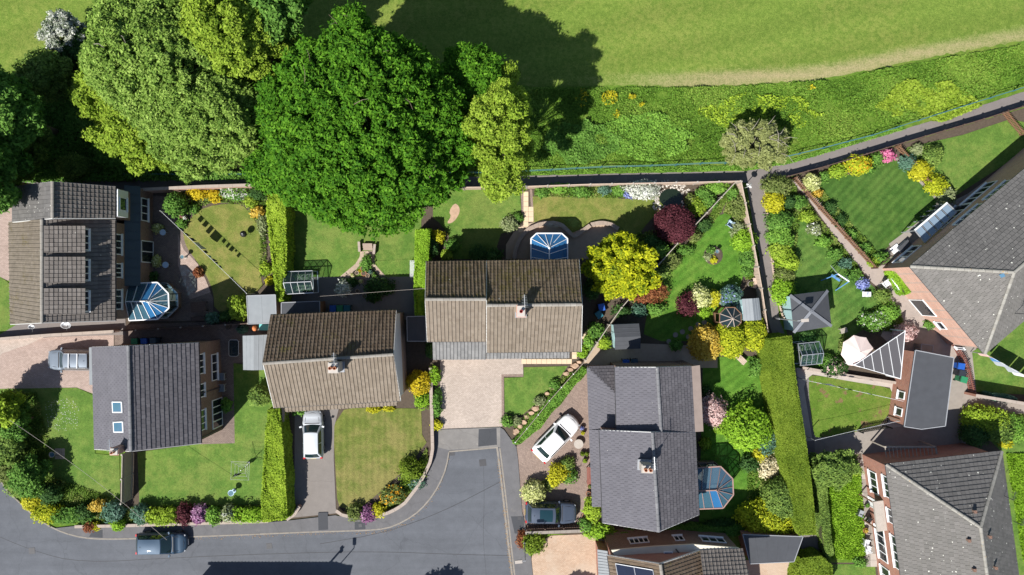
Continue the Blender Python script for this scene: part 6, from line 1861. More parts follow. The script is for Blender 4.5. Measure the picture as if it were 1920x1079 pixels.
pots = [(680, 504, .22, .3, 'terra', None, "empty brown clay pot at the top of the pot group between the forked paths"), (682, 513, .24, .32, 'terra', None, "bright orange terracotta pot in the group between the forked paths"),
        (689, 517, .19, .28, 'pale', None, "pale rimmed pot right of the orange pot between the forked paths"), (669, 512, .18, .26, 'pale', None, "pale stone pot left of the orange pot between the forked paths"),
        (661, 516, .2, .28, 'pale', 'varieg', "pale pot with variegated plant at the left of the forked path group"), (675, 508, .14, .2, 'dark', 'gold', "small pot of yellow flowers between the forked paths"),
        (695, 510, .24, .3, 'dark', 'bluegreen', "dark pot of blue-green leaves between the forked paths"), (702, 517, .24, .3, 'dark', 'green', "dark pot of green leaves beside the right forked path"),
        (677, 528, .22, .3, 'pale', 'varieg', "pale pot with pale plant at the edge of the house shadow"), (670, 546, .18, .3, 'pale', None, "empty pale pot standing in the shaded yard"), (683, 555, .22, .3, 'grey', None, "grey pot ring standing in the shaded yard"),
        (1091, 803, .22, .3, 'dark', 'bluepet', "pot of violet pansies by the porch of the stepped grey roof"), (1093, 812, .2, .28, 'dark', 'yellow', "pot of yellow flowers by the porch of the stepped grey roof"),
        (1092, 851, .24, .3, 'dark', 'conifer', "dark pot of clipped leaves, first of three by the porch"), (1100, 851, .22, .3, 'dark', 'conifer', "dark pot of clipped leaves nearest the porch wall"), (1097, 864, .24, .32, 'dark', 'limey', "larger dark pot of lime leaves by the porch"),
        (1103, 926, .22, .3, 'terra', None, "empty terracotta pot beside the porch bench"), (1106, 912, .22, .3, 'terra', 'olive', "terracotta pot of olive leaves beside the porch bench"), (1096, 967, .22, .35, 'terra', None, "terracotta pot at the corner of the slatted fence"),
        (428, 613, .25, .3, 'dark', None, "dark round pot beside the boundary fence behind the skylight house"), (340, 405, .2, .3, 'terra', 'pink', "terracotta pot of pink flowers beside the drying lawn"), (347, 409, .2, .3, 'pale', 'white', "pale pot of white flowers beside the drying lawn"),
        (1626, 948, .2, .3, 'dark', 'green', "dark planter of green leaves by the red brick house door"), (1623, 995, .24, .3, 'terra', 'amber', "terracotta pot by the red brick house bay"),
        (1408, 533, .3, .4, 'grey', 'olive', "grey stone pot on the paved corner by the alley fence")]
for a in pots: pot(*a)

def round_table(px, py, r, h, top, label, legs=4):
    c = P(px, py, h); root = thing("garden_table", label, "table", (c.x, c.y, 0))
    mb = MB(); mb.lathe((c.x, c.y, h-.04), [(r*.97, 0), (r, .015), (r, .03), (r*.97, .04)], 24); mb.build("table_top", top, root)
    for k in range(legs):
        a = 6.283*k/legs; mb = MB(); mb.tube([(c.x + r*.7*math.cos(a), c.y + r*.7*math.sin(a), .04), (c.x + r*.3*math.cos(a), c.y + r*.3*math.sin(a), h-.04)], .02, 6); mb.build("leg", M_STEEL, root)
M_PALEBLUE = m_plain("pale_blue_enamel", (.42, .55, .68), .4)
round_table(305, 436, .27, .65, M_PALEBLUE, "small round pale table near the kitchen windows of the dormer house")
round_table(310, 497, .28, .65, M_PALEBLUE, "small round pale table beside the patio doors of the dormer house")
round_table(1085, 833, .42, .45, M_CONC_PALE, "round pale stone table beside the grey house porch")
def chair(px, py, rz, mat, label, w=.5, group=None):
    c = P(px, py, .4); root = thing("garden_chair", label, "chair", (0, 0, 0), group)
    mb = MB(); mb.box((0, 0, .42), (w, w, .05)); mb.build("seat", mat, root)
    mb = MB(); mb.bar((0, w/2, .44), (0, w/2+.12, .9), w, .04, up=(0, 1, 0)); mb.build("backrest", mat, root)
    for x in (-1, 1):
        mb = MB(); mb.bar((x*w/2, -w/2, .62), (x*w/2, w/2, .62), .05, .04); mb.build("armrest", mat, root)
        for y in (-1, 1):
            mb = MB(); mb.bar((x*w*.45, y*w*.45, 0), (x*w*.45, y*w*.45, .62), .04); mb.build("leg", mat, root)
    root.location = (c.x, c.y, .045); root.rotation_euler.z = rz
M_CHAIRGREY = m_plain("grey_chair_weave", (.28, .30, .32), .7)
chair(416, 706, -1.57, M_CHAIRGREY, "grey garden armchair on the patio, beside the glass table end", .6)
chair(416, 727, -1.57, M_CHAIRGREY, "grey garden armchair on the patio, beside the patio doors", .6)
chair(1613, 962, 1.2, M_CHAIRGREY, "grey metal garden chair by the red brick porch"); chair(1628, 975, .9, M_BLACK, "black garden chair by the red brick porch step")
chair(1624, 1017, 1.4, M_UPVC, "white garden chair with a twin in front of the brick bay, upper of the pair"); chair(1627, 1030, 1.7, M_UPVC, "white garden chair below its twin in front of the brick bay")
chair(1660, 533, .6, M_UPVC, "white plastic chair beside the white patio table")
# glass-topped patio table
c = P(438, 653, .72); gt = thing("glass_table", "rounded rectangular glass patio table with steel rim near the pale garage", "table", (c.x, c.y, 0))
def rrect(w, h, r, n=5):
    o = []
    for sx, sy, a0 in ((1, 1, 0), (-1, 1, 90), (-1, -1, 180), (1, -1, 270)):
        for k in range(n+1):
            a = math.radians(a0 + 90*k/n); o.append((sx*(w/2-r) + r*math.cos(a), sy*(h/2-r) + r*math.sin(a)))
    return o
rr = rrect(.85, 1.45, .2)
mb = MB(); mb.prism([(c.x+x, c.y+y) for x, y in rr], .70, .712); mb.build("table_top", G_SMOKE, gt)
mb = MB(); mb.tube([(c.x+x, c.y+y, .706) for x, y in rr + rr[:1]], .025, 6); mb.build("rim", M_ALU, gt)
for x in (-.3, .3):
    for y in (-.55, .55): mb = MB(); mb.tube([(c.x+x, c.y+y, .04), (c.x+x, c.y+y, .70)], .02, 6); mb.build("leg", M_STEEL, gt)
# white rectangular table, white bench trellis, timber bench
def plank_table(px, py, w, l, h, rz, mat, label, name="garden_table", cat="table", n=5):
    c = P(px, py, h); root = thing(name, label, cat, (0, 0, 0))
    for k in range(n):
        y = -w/2 + w*(k+.5)/n; mb = MB(); mb.box((0, y, h), (l, w/n-.012, .035)); mb.build("plank", mat, root)
    for x in (-1, 1):
        mb = MB(); mb.bar((x*l*.42, -w*.45, h-.05), (x*l*.42, w*.45, h-.05), .05); mb.build("crossbar", mat, root)
        for y in (-1, 1): mb = MB(); mb.bar((x*l*.42, y*w*.42, 0), (x*l*.42, y*w*.42, h-.03), .06); mb.build("leg", mat, root)
    root.location = (c.x, c.y, .045); root.rotation_euler.z = rz
plank_table(1684, 529, .75, 1.25, .72, -.95, M_UPVC, "white rectangular patio table against the leafy hedge by the pink wall")
plank_table(372, 576, .9, 1.3, .72, .1, M_FENCE_DK, "dark timber patio table in the shade behind the conservatory")
plank_table(371, 598, .4, 1.2, .44, .05, M_FENCE_DK, "dark timber bench below the shaded patio table", "bench", "bench", 3)
plank_table(1387, 672, .5, 1.3, .45, -.75, M_WOOD_PALE, "weathered plank bench beside the top of the long trimmed hedge", "bench", "bench", 4)
plank_table(1105, 892, .45, 1.5, .45, 1.57, M_FENCE_RED, "dark red bench under the porch eave between the pots", "bench", "bench", 4)
plank_table(1582, 620, .45, .6, .4, .3, M_WOOD_GREY, "small square slatted stool table on the lawn by the parasol", n=4)
plank_table(1415, 531, .35, .9, .45, 1.5, M_WOOD_PALE, "pale plank bench in the paved corner against the alley fence", "bench", "bench", 3)
c = P(773, 505, .5); tr = thing("lattice_bench", "white cast lattice bench against the dark side of the conifer hedge", "bench", (c.x, c.y, 0))
mb = MB()
for k in range(9): mb.bar((c.x-.2+.05*k, c.y-.75, .45), (c.x-.2+.05*k, c.y+.75, .45), .014, .02)
for k in range(25): mb.bar((c.x-.22, c.y-.75+.0625*k, .455), (c.x+.22, c.y-.75+.0625*k, .455), .014, .02)
mb.build("seat", M_UPVC, tr)
for x in (-.2, .2):
    for y in (-.7, .7): mb = MB(); mb.bar((c.x+x, c.y+y, .04), (c.x+x, c.y+y, .45), .04); mb.build("leg", M_UPVC, tr)
mb = MB()
for k in range(20): mb.bar((c.x+.24, c.y-.72+.075*k, .45), (c.x+.30, c.y-.72+.075*k, .9), .015)
mb.bar((c.x+.30, c.y-.75, .9), (c.x+.30, c.y+.75, .9), .03); mb.build("backrest", M_UPVC, tr)
# kettle barbecue
c = P(456, 439, .8); bb = thing("kettle_barbecue", "black kettle barbecue standing on the dry lawn", "barbecue", (c.x, c.y, 0))
mb = MB(); mb.lathe((c.x, c.y, .5), [(.05, 0), (.2, .06), (.28, .18), (.29, .26)], 18); mb.build("bowl", M_BLACK, bb, smooth=True)
mb = MB(); mb.lathe((c.x, c.y, .765), [(.29, 0), (.27, .1), (.18, .2), (.05, .25), (.0, .255)], 18); ld = mb.build("lid", M_BLACK, bb, smooth=True)
mb = MB(); mb.box((c.x, c.y, 1.05), (.14, .04, .04)); mb.build("handle", M_STEEL, ld)
for k in range(3):
    a = 2.094*k; mb = MB(); mb.tube([(c.x+.15*math.cos(a), c.y+.15*math.sin(a), .56), (c.x+.3*math.cos(a), c.y+.3*math.sin(a), .05)], .015, 6); mb.build("leg", M_STEEL, bb)
# bird baths
def birdbath(px, py, h, r, mat, label):
    c = P(px, py, h); root = thing("bird_bath", label, "bird bath", (c.x, c.y, 0))
    mb = MB(); mb.lathe((c.x, c.y, .03), [(r*.7, 0), (r*.7, .06), (r*.3, .12), (r*.22, h*.5), (r*.3, h-.14), (r*.4, h-.12)], 14); mb.build("pedestal", mat, root)
    mb = MB(); mb.lathe((c.x, c.y, h-.12), [(r*.3, 0), (r*.9, .06), (r, .13), (r*.92, .13), (r*.7, .07), (r*.1, .05)], 20); mb.build("basin", mat, root)
    mb = MB(); mb.lathe((c.x, c.y, h-.045), [(r*.84, 0), (r*.84, .008)], 20); mb.build("water", m_plain("bird_bath_water", (.10, .18, .22), .04, spec=.9) if "bird_bath_water" not in bpy.data.materials else bpy.data.materials["bird_bath_water"], root)
birdbath(433, 925, .75, .27, M_PALEBLUE, "pale blue bird bath in the shade of the mixed shrub hedge")
birdbath(97, 853, .7, .26, M_CONC_PALE, "stone bird bath on the corner lawn beside two slabs")
birdbath(341, 482, .8, .2, M_CONC_PALE, "small stone bird bath on the sunlit part of the patio")
birdbath(1345, 472, .8, .18, M_CONC, "slim sundial pillar in the round bed of the triangular lawn")
paving("stepping_slabs", Z_M([(440, 1010), (495, 1005), (498, 1075), (440, 1075)]), M_SLAB_BUFF, .3, .32, .06)
# blue garden chair seat at triangular lawn's top
chair(1369, 420, 2.6, M_PALEBLUE, "pale blue garden chair at the top of the triangular lawn")
# stepping stones on the shaded lawn
for k, (x, y) in enumerate(Z_E([(540, 960), (500, 975), (455, 1000), (402, 1020), (440, 1052), (358, 1040)]) + Z_L([(95, 245), (50, 290)])):
    p = P(x, y); mb = MB(); mb.lathe((p.x, p.y, .03), [(.21, 0), (.23, .02), (.22, .05), (.0, .052)], 12, rz=k)
    mb.build("stepping_stone", M_CONC, label="round concrete stepping stone set in the shaded lawn by the shed", cat="stepping stone", group="round stepping stones on the shaded lawn")
# washing lines with clothes
M_ROPE = m_plain("white_line", (.65, .66, .68), .7)
CLOTH = {k: m_plain("cloth_" + k, c, .95, var=.1, scale=5) for k, c in dict(white=(.72, .73, .76), navy=(.03, .04, .08), grey=(.40, .43, .48), blue=(.10, .25, .50), black=(.02, .02, .022), teal=(.10, .28, .32), salmon=(.62, .42, .38), orange=(.7, .25, .1)).items()}
def hang(a, b, drop, colr, label, group, wave=.04):
    d = b-a; L = d.length; n = Vector((-d.y, d.x, 0)).normalized()
    nu, nv = max(4, int(L/.1)), 5
    vs = []; fs = []
    ph = random.random()*6
    for s in (0, 1):
        for j in range(nv+1):
            for i in range(nu+1):
                t = i/nu; z = -drop*j/nv
                vs.append(a + d*t + n*(wave*math.sin(t*L*5+ph)*(.2+j/nv) + .05*j/nv + (.008 if s else -.008)) + Vector((0, 0, z)))
    m = (nu+1)*(nv+1)
    for j in range(nv):
        for i in range(nu):
            k = j*(nu+1)+i; fs.append((k, k+1, k+nu+2, k+nu+1)); fs.append((m+k, m+k+nu+1, m+k+nu+2, m+k+1))
    mb = MB(); mb.add(vs, fs); return mb.build("hanging_laundry", CLOTH[colr], label=label, cat="laundry", group=group)
def line(p0, p1, label, h0=0):
    r = thing("washing_line", label, "washing line", (p0.x, p0.y, 0))
    for p in (p0, p1): mb = MB(); mb.tube([Vector((p.x, p.y, 0)), p + Vector((0, 0, .1))], .035, 8); mb.build("pole", M_STEEL, r)
    mb = MB(); mb.tube([p0.lerp(p1, k/10) - Vector((0, 0, .12*math.sin(math.pi*k/10))) for k in range(11)], .014, 6); mb.build("cord", M_ROPE, r)
a, b = P(301, 396, 2.0), P(463, 551, 2.0)
line(a, b, "long washing line slanting over the patio and dry lawn")
cl = [(.34, .38, .55, 'navy'), (.40, .44, .6, 'black'), (.46, .50, .8, 'navy'), (.515, .60, .9, 'grey'), (.62, .65, .5, 'black'), (.675, .70, .5, 'teal'), (.715, .75, .55, 'navy'), (.76, .78, .3, 'black'), (.80, .825, .45, 'navy')]
LBL = ["dark short garment pegged first from the patio end of the long line", "black garment pegged second from the patio end of the long line", "long navy garment pegged before the grey sheet", "wide grey sheet pegged mid-way on the long washing line", "small black garment pegged after the grey sheet", "teal garment pegged on the long washing line", "navy garment pegged after the teal one", "tiny black garment pegged on the long washing line", "navy garment pegged last toward the pale shed"]
for (t0, t1, dp, cc), lb in zip(cl, LBL):
    t0, t1 = t0-.14, t1-.14
    sag = lambda t: a.lerp(b, t) - Vector((0, 0, .12*math.sin(math.pi*t)+.02))
    hang(sag(t0), sag(t1), dp, cc, lb, "clothes on the long washing line")
a, b = P(1514, 714, 2.0), P(1700, 754, 2.0)
line(a, b, "washing line across the patchy lawn beside the brick garage")
for t0, t1, dp, cc, lb in ((.14, .30, .5, 'white', "white cloth pegged on the line over the patchy lawn"), (.33, .38, .5, 'black', "black garment pegged next to the white cloth over the patchy lawn"), (.41, .46, .45, 'navy', "navy garment pegged over the patchy lawn"), (.62, .66, .5, 'blue', "blue garment pegged near the garage over the patchy lawn")):
    hang(a.lerp(b, t0), a.lerp(b, t1), dp, cc, lb, "clothes over the patchy lawn")
line(P(1528, 826, 2.0), P(1686, 790, 2.0), "bare washing line along the shaded bottom edge of the patchy lawn")
a, b = P(1848, 664, 2.0), P(1960, 725, 2.0)
line(a, b, "washing line of sheets below the large hipped roof")
for t0, t1, dp, cc, lb in ((.02, .13, 1.2, 'salmon', "pale pink sheet pegged nearest the hipped roof corner"), (.15, .25, 1.0, 'blue', "bright blue garment pegged between the pink and grey sheets"), (.27, .60, 1.5, 'grey', "large grey sheet pegged below the hipped house"), (.62, .78, 1.5, 'white', "white sheet pegged beside the large grey sheet"), (.80, .95, 1.5, 'orange', "orange sheet pegged beyond the white sheet")):
    hang(a.lerp(b, t0), a.lerp(b, t1), dp, cc, lb, "sheets below the hipped house", .08)
# rotary airer
c = P(452, 882, 1.7); ra = thing("rotary_airer", "rotary clothes airer with folded arms on the side lawn", "clothes airer", (c.x, c.y, 0))
mb = MB(); mb.tube([(c.x, c.y, 0), (c.x, c.y, 1.8)], .03, 8); mb.build("pole", M_STEEL, ra)
for k in range(4):
    an = .75 + 1.571*k; e = Vector((c.x + 1.15*math.cos(an), c.y + 1.15*math.sin(an), 1.95))
    mb = MB(); mb.tube([(c.x, c.y, 1.2), e], .016, 6); mb.build("arm", M_ALU, ra)
for rr_ in (.45, .75, 1.1):
    mb = MB(); mb.tube([Vector((c.x + rr_*math.cos(.75+1.571*k), c.y + rr_*math.sin(.75+1.571*k), 1.2+.75*rr_/1.15)) for k in range(5)], .010, 5); mb.build("cord", M_ROPE, ra)
e = Vector((c.x - .75, c.y - .55, 1.72)); hang(e, e + Vector((.62, .15, 0)), .7, 'black', "black garment hanging on the rotary airer", None)
# swing frame
sw = thing("swing_set", "blue and white child's swing frame on the lawn by the summerhouse", "swing", tuple(P(1575, 525)))
t0, t1 = P(1576, 507, 1.9), P(1591, 527, 1.9); M_SWB = CLOTH['blue']
mb = MB(); mb.tube([P(1566, 506, 1.9), P(1602, 498, 1.9)], .05, 8)
t0, t1 = P(1571, 514, 1.9), P(1592, 528, 1.9)
mb = MB(); mb.tube([t0, t1], .06, 8); mb.build("top_bar", M_UPVC, sw)
for t, sgn in ((t0, -1), (t1, 1)):
    for s in (-1, 1):
        d = (t1-t0).normalized(); n_ = Vector((-d.y, d.x, 0)); g_ = Vector((t.x, t.y, .04)) + n_*s*.8 + d*sgn*.2
        mb = MB(); mb.tube([t, g_], .045, 8); mb.build("leg", M_UPVC if s > 0 else M_SWB, sw)
for t in (.3, .7):
    m = t0.lerp(t1, t); mb = MB(); d = (t1-t0).normalized()
    for s in (-.2, .2): mb.tube([m + d*s, m + d*s - Vector((0, 0, 1.4))], .012, 5)
    o = mb.build("chain", M_STEEL, sw)
    mb = MB(); mb.box((m.x, m.y, .48), (.45, .2, .05), math.atan2(d.y, d.x)); mb.build("seat", M_SWB, sw)
# plastic slide / white toy, white slab, covered box on terrace
c = P(1629, 552, .5)
ty = thing("garden_toy", "white plastic ride-on toy at the corner of the swing lawn", "toy", (c.x, c.y, 0))
mb = MB(); mb.hexa([(c.x-.4, c.y-.25, .15), (c.x+.4, c.y-.25, .15), (c.x+.4, c.y+.25, .15), (c.x-.4, c.y+.25, .15)], [(c.x-.3, c.y-.2, .5), (c.x+.25, c.y-.2, .42), (c.x+.25, c.y+.2, .42), (c.x-.3, c.y+.2, .5)]); mb.build("body", M_UPVC, ty)
for x in (-.25, .25):
    for y in (-.24, .24): mb = MB(); mb.tube([(c.x+x, c.y+y-.03, .15), (c.x+x, c.y+y+.03, .15)], .14, 12); mb.build("wheel", M_BLACK, ty)
mb = MB(); mb.tube([(c.x-.2, c.y-.2, .75), (c.x-.2, c.y+.2, .75)], .02, 6); mb.tube([(c.x-.2, c.y, .45), (c.x-.2, c.y, .75)], .02, 6); mb.build("handlebar", CLOTH['blue'], ty)
p = P(1677, 467); sb = MB(); sb.box((p.x, p.y, .12), (.75, .6, .12), .65); wb_ = sb.build("access_cover", M_UPVC, label="white rectangular access cover on the terrace at the lawn corner", cat="cover")
c = P(1696, 462, .5); bx_ = thing("storage_box", "grey lidded storage box on the terrace beside the white cover", "storage box", (c.x, c.y, 0))
mb = MB(); mb.box((c.x, c.y, .27), (1.1, .5, .46), .72); mb.build("body", M_CHAIRGREY, bx_); mb = MB(); mb.box((c.x, c.y, .53), (1.16, .56, .06), .72); mb.build("lid", M_FELT, bx_)
# pergola / garden shelter store near boundary with red and white ball
c = P(476, 616, .4); bl = MB(); bl.lathe((c.x, c.y, .04), [(.02, 0), (.2, .1), (.27, .27), (.2, .44), (.02, .54)], 16); bl.build("beach_ball", CLOTH['orange'], smooth=True, label="orange ball resting beside the pale shed", cat="ball")
c = P(497, 614, .35); tb = thing("storage_tub", "turquoise storage tub between the pale shed and the garage", "tub", (c.x, c.y, 0))
mb = MB(); mb.box((c.x, c.y, .2), (.95, .5, .34)); mb.build("body", CLOTH['teal'], tb); mb = MB(); mb.box((c.x, c.y, .39), (1.0, .55, .05)); mb.build("lid", m_plain("turquoise_lid", (.15, .50, .50), .5), tb)
# curved raised patio wall and the conservatory patio steps
garden_wall(Z_D([(285, 560), (290, 500), (320, 430), (370, 375), (440, 345), (520, 332), (580, 345), (635, 400), (660, 420), (720, 380), (760, 350)]), .45, .3, "curved brick patio wall round the fan-roofed conservatory", M_BRICK_PINK, M_SLAB_BROWN, step=.45)
garden_wall(Z_D([(765, 345), (830, 332), (890, 342), (940, 372)]), .3, .3, "low curved brick edge of the round corner terrace", M_BRICK_PINK, M_SLAB_BROWN, step=.4)
garden_wall(Z_C([(252, 452), (256, 515)]), .4, .15, "low pale path wall left of the garden steps", M_BRICK_BUFF, M_COPE, step=.5)
garden_wall(Z_C([(352, 468), (346, 530)]), .4, .15, "low pale path wall right of the garden steps", M_BRICK_BUFF, M_COPE, step=.5)
gs = thing("garden_steps", "short flight of brick steps leading up under the big tree", "steps", tuple(P(690, 465)))
for k in range(3):
    a = Z_C([(275, 505-14*k), (335, 505-14*k), (335, 491-14*k), (275, 491-14*k)])
    mb = MB(); mb.prism([tuple(P(x, y)[:2]) for x, y in a], .03, .16+.12*k); mb.build("step", M_SLAB_BROWN, gs)
# stones of the diagonal rockery beside the front lawn
rk = thing("rockery_edging", "row of brown sandstone blocks edging the front lawn below the white rail", "rockery", tuple(P(1020, 740)))
for x, y in Z_S([(1170, 430), (1145, 452), (1112, 480), (1085, 505), (1020, 568), (995, 600), (955, 640), (925, 690), (900, 715), (880, 740), (850, 770), (820, 795), (800, 830), (775, 860), (750, 890), (740, 905)]):
    p = P(x, y); mb = MB()
    s = random.uniform(.18, .34); q = [(p.x + s*math.cos(t)*random.uniform(.8, 1.2)*1.2, p.y + s*math.sin(t)*random.uniform(.7, 1.1)) for t in [6.283*k/7+.7 for k in range(7)]]
    m = len(q); tp = [(p.x + (a-p.x)*.75, p.y + (b_-p.y)*.75) for a, b_ in q]
    mb.add([(a, b_, .02) for a, b_ in q] + [(a, b_, random.uniform(.2, .32)) for a, b_ in tp], [tuple(range(m, 2*m))] + [(i, (i+1) % m, m+(i+1) % m, m+i) for i in range(m)])
    mb.build("stone", M_STONE, rk)
# pond with pebble rim
pd = P(1258, 372)
pond = MB(); pond.lathe((pd.x, pd.y, .03), [(1.05, 0), (1.05, .02), (.0, .021)], 28, sy=.8); pond.build("pond", m_plain("dark_pond_water", (.012, .02, .010), .04, spec=.7, var=.3), kind="structure")
n = 0
pebs = []
for k in range(230):
    t = random.random()*6.283; r_ = random.uniform(1.0, 1.75)
    x, y = pd.x + r_*math.cos(t)*1.05, pd.y + r_*math.sin(t)*.92
    pebs.append((x, y))
mb = MB()
for x, y in pebs:
    s = random.uniform(.06, .15); mb.lathe((x, y, .02), [(s*.8, 0), (s, s*.35), (s*.6, s*.7), (.001, s*.75)], 6, rz=random.random()*3, sy=.7)
ob = mb.build("pond_pebbles", m_tiles("pebbles", (.32, .29, .25), (.62, .58, .52)), kind="stuff"); tag(ob, "pale pebbles heaped round the garden pond", "pebbles")
# round bed in the triangular lawn
rb = P(1337, 479); mb = MB(); mb.lathe((rb.x, rb.y, .03), [(.85, 0), (.85, .04), (.7, .08), (.0, .1)], 24); mb.build("flower_bed", M_SOIL, kind="structure")
# ------------------------------------------------------------------ trees
tree((660+720)/2, 250, (195, 195), 15, 'oak', lob=.07, label="huge dense dark green tree overhanging the back gardens", leaf=0.129, clump_r=.50, n=297500, trunk_r=.45, lobes=[(7.5, 5.0, 2.0), (8.2, 3.6, 1.6), (-7.6, -2.6, 1.6), (-1.5, 8.2, 1.3)], clumps=2300, dead=26, zlow=.22)
tree(310, 110, (135, 140), 13, 'willow', "broad pale yellow-green tree beside the white blossom tree", leaf=0.112, clump_r=.48, n=201250, clumps=1300, trunk_r=.35, group="trees behind the dormer house", dead=8, bark=TWIG)
tree(405, 228, (126, 92), 11, 'willow', "pale green spreading tree beside the huge dark tree, above the cream wall", leaf=0.112, clump_r=.48, n=175000, clumps=1150, trunk_r=.3, group="trees behind the dormer house", dead=6, bark=TWIG)
tree(455, 70, (90, 100), 13, 'spring', "bright green tree beyond the pale ones at the edge of the shaded field", leaf=0.112, clump_r=.48, n=113750, clumps=700, trunk_r=.3, group="trees behind the dormer house", bark=TWIG)
tree(520, 30, (60, 90), 12, 'green', "mid green tree leaning over the shaded playing field", leaf=0.146, clump_r=.8, n=45500, clumps=150, trunk_r=.3, group="trees behind the dormer house")
tree(270, 255, (75, 60), 7, 'spring', "smaller yellow-green tree above the worn gap in the scrub", leaf=0.129, clump_r=.6, n=38500, clumps=130, trunk_r=.2, bark=TWIG)
tree(940, 262, (66, 108), 13.5, 'spring', "thin yellow-green tree between the huge dark tree and the nettle bank", leaf=0.103, clump_r=.5, n=34000, clumps=210, trunk_r=.18, zlow=.2, lobes=[(.4, 5.0, .8)])
tree(10, 215, (70, 75), 11, 'green', "dark green tree at the edge of the woodland above the dormer house", leaf=0.146, clump_r=.8, n=52500, clumps=150, trunk_r=.3)
tree(-40, 330, (85, 80), 12, 'green', "tall tree shading the scrub beside the dormer house", leaf=0.155, clump_r=.9, n=52500, clumps=150, trunk_r=.3)
tree(18, 320, (42, 40), 6, 'brush', "low leafy tree at the woodland corner beside the dormer house", leaf=0.129, clump_r=.6, n=24500, clumps=80, trunk_r=.2)
tree(90, 140, (52, 40), 5, 'brush', "dark scrubby tree below the white blossom tree", leaf=0.129, clump_r=.6, n=22750, clumps=90, trunk_r=.15)
tree(126, 64, (38, 36), 4, 'hawthorn', "white blossoming hawthorn beside the playing field", leaf=0.086, clump_r=.35, n=19250, clumps=110, trunk_r=.12, zlow=.35)
tree(150, 95, (36, 34), 3.4, 'dark', "dark green hawthorn under the white blossom", leaf=0.103, clump_r=.4, n=10500, clumps=60, trunk_r=.1)
tree(1418, 272, (62, 44), 3.6, 'feather', "grey-green feathery willow bush beside the footpath", leaf=0.095, clump_r=.4, n=28000, clumps=130, trunk_r=.12, bark=TWIG, dead=30, zlow=.1)
tree(1170, 500, (64, 60), 5.2, 'goldmaple', "golden yellow maple tree beside the central house", leaf=0.146, clump_r=.5, n=26250, clumps=150, trunk_r=.14, zlow=.15)
tree(30, 270, (60, 55), 5, 'brush', "dark shaded tree in the scrub, lower of the thicket", leaf=0.138, clump_r=.7, n=24500, clumps=80)
tree(195, 180, (45, 60), 6, 'spring', "bushy yellow-green tree beside the dark scrub thicket", leaf=0.129, clump_r=.6, n=26250, clumps=90, bark=TWIG)
tree(8, 765, (32, 32), 4.2, 'limey', "bright yellow-green tree at the corner by the pink drive", leaf=0.112, clump_r=.5, n=15750, clumps=70, trunk_r=.12)
tree(14, 835, (28, 38), 2.8, 'brush', "dull green tree in the corner shrubs beside the front lawn", leaf=0.112, clump_r=.5, n=22750, clumps=90, trunk_r=.12)
tree(56, 890, (28, 28), 2.8, 'green', "dark green tree in the corner shrubs above the yellow hedge", leaf=0.112, clump_r=.5, n=15750, clumps=70, trunk_r=.12)
tree(36, 790, (16, 40), 3.0, 'green', "dark shaded tree beside the daisy lawn", leaf=0.112, clump_r=.5, n=14000, clumps=60, trunk_r=.12)
tree(1562, 878, (46, 34), 3.2, 'brush', "soft grey-green tree beside the trimmed hedge and long grass", leaf=0.103, clump_r=.4, n=24500, clumps=110, trunk_r=.12, zlow=.1)
gx = lambda x, y: T([(x, y)], 0)[0]
tree(772, 1215, (40, 36), 6, 'green', "tree across the road whose leafy shadow touches the tarmac", leaf=0.172, clump_r=.7, n=14000, clumps=50)
tree(395, 1240, (42, 40), 7, 'green', "unseen tree added beside the house across the road to roughen its shadow", leaf=0.172, clump_r=.7, n=12250, clumps=50)  # out of view, added to break up the straight roof shadow
tree(1035, 1192, (36, 30), 5, 'green', "tree beyond the orange drive whose shadow touches the paving", leaf=0.172, clump_r=.7, n=14000, clumps=50)

# ------------------------------------------------------------------ hedges
hedge([(503, 351), (524, 350), (535, 385), (537, 470), (534, 520), (529, 565), (519, 565), (512, 510), (505, 450), (499, 395)], 2.0, 'limey', "tall glossy lime-green hedge between the dry lawn and greenhouse garden", leaf=.12)
hedge([(503, 769), (523, 766), (530, 830), (535, 900), (538, 974), (491, 979), (490, 930), (494, 860), (498, 810)], 2.1, 'limey', "thick bright yellow-green hedge beside the silver hatchback drive", leaf=.09)
hedge([(779, 432), (806, 430), (800, 540), (797, 592), (778, 592), (776, 540)], 1.9, 'hedge', "conifer hedge between the forked-path garden and the central house", leaf=.08)
hedge([(1441, 636), (1484, 630), (1491, 700), (1507, 800), (1521, 900), (1531, 1003), (1499, 1004), (1478, 900), (1463, 800), (1445, 700)], 2.9, 'conifer', "very long trimmed conifer hedge beside the alley and patchy lawn", leaf=.07, dens=1.5, amp=.05)
hedge([(1500, 1048), (1540, 1043), (1560, 1060), (1565, 1110), (1490, 1110)], 1.8, 'conifer', "rounded trimmed hedge at the end of the flat garage roof", leaf=.08)
hedge([(1145, 1004), (1310, 990), (1395, 990), (1400, 1004), (1310, 1008), (1150, 1016)], 1.2, 'green', "long low leafy hedge below the grey house gable", leaf=.09)
hedge([(1094, 690), (1102, 694), (1050, 756), (1008, 806), (972, 833), (962, 830), (1000, 785), (1040, 738)], .6, 'nettle', "low grassy hedge along the diagonal white rail", leaf=.07)
hedge([(1530, 905), (1550, 900), (1562, 1040), (1550, 1050)], 1.3, 'brush', "narrow hedge between the alley and the long grass", leaf=.08)
hedge([(1676, 508), (1690, 503), (1714, 545), (1700, 552)], 1.5, 'hedge', "small leafy hedge in front of the pink brick wall", leaf=.08)
hedge([(1858, 738), (1908, 748), (1906, 757), (1858, 745)], 1.2, 'bluegreen', "low grey-green hedge along the pale-topped yard wall", leaf=.08)

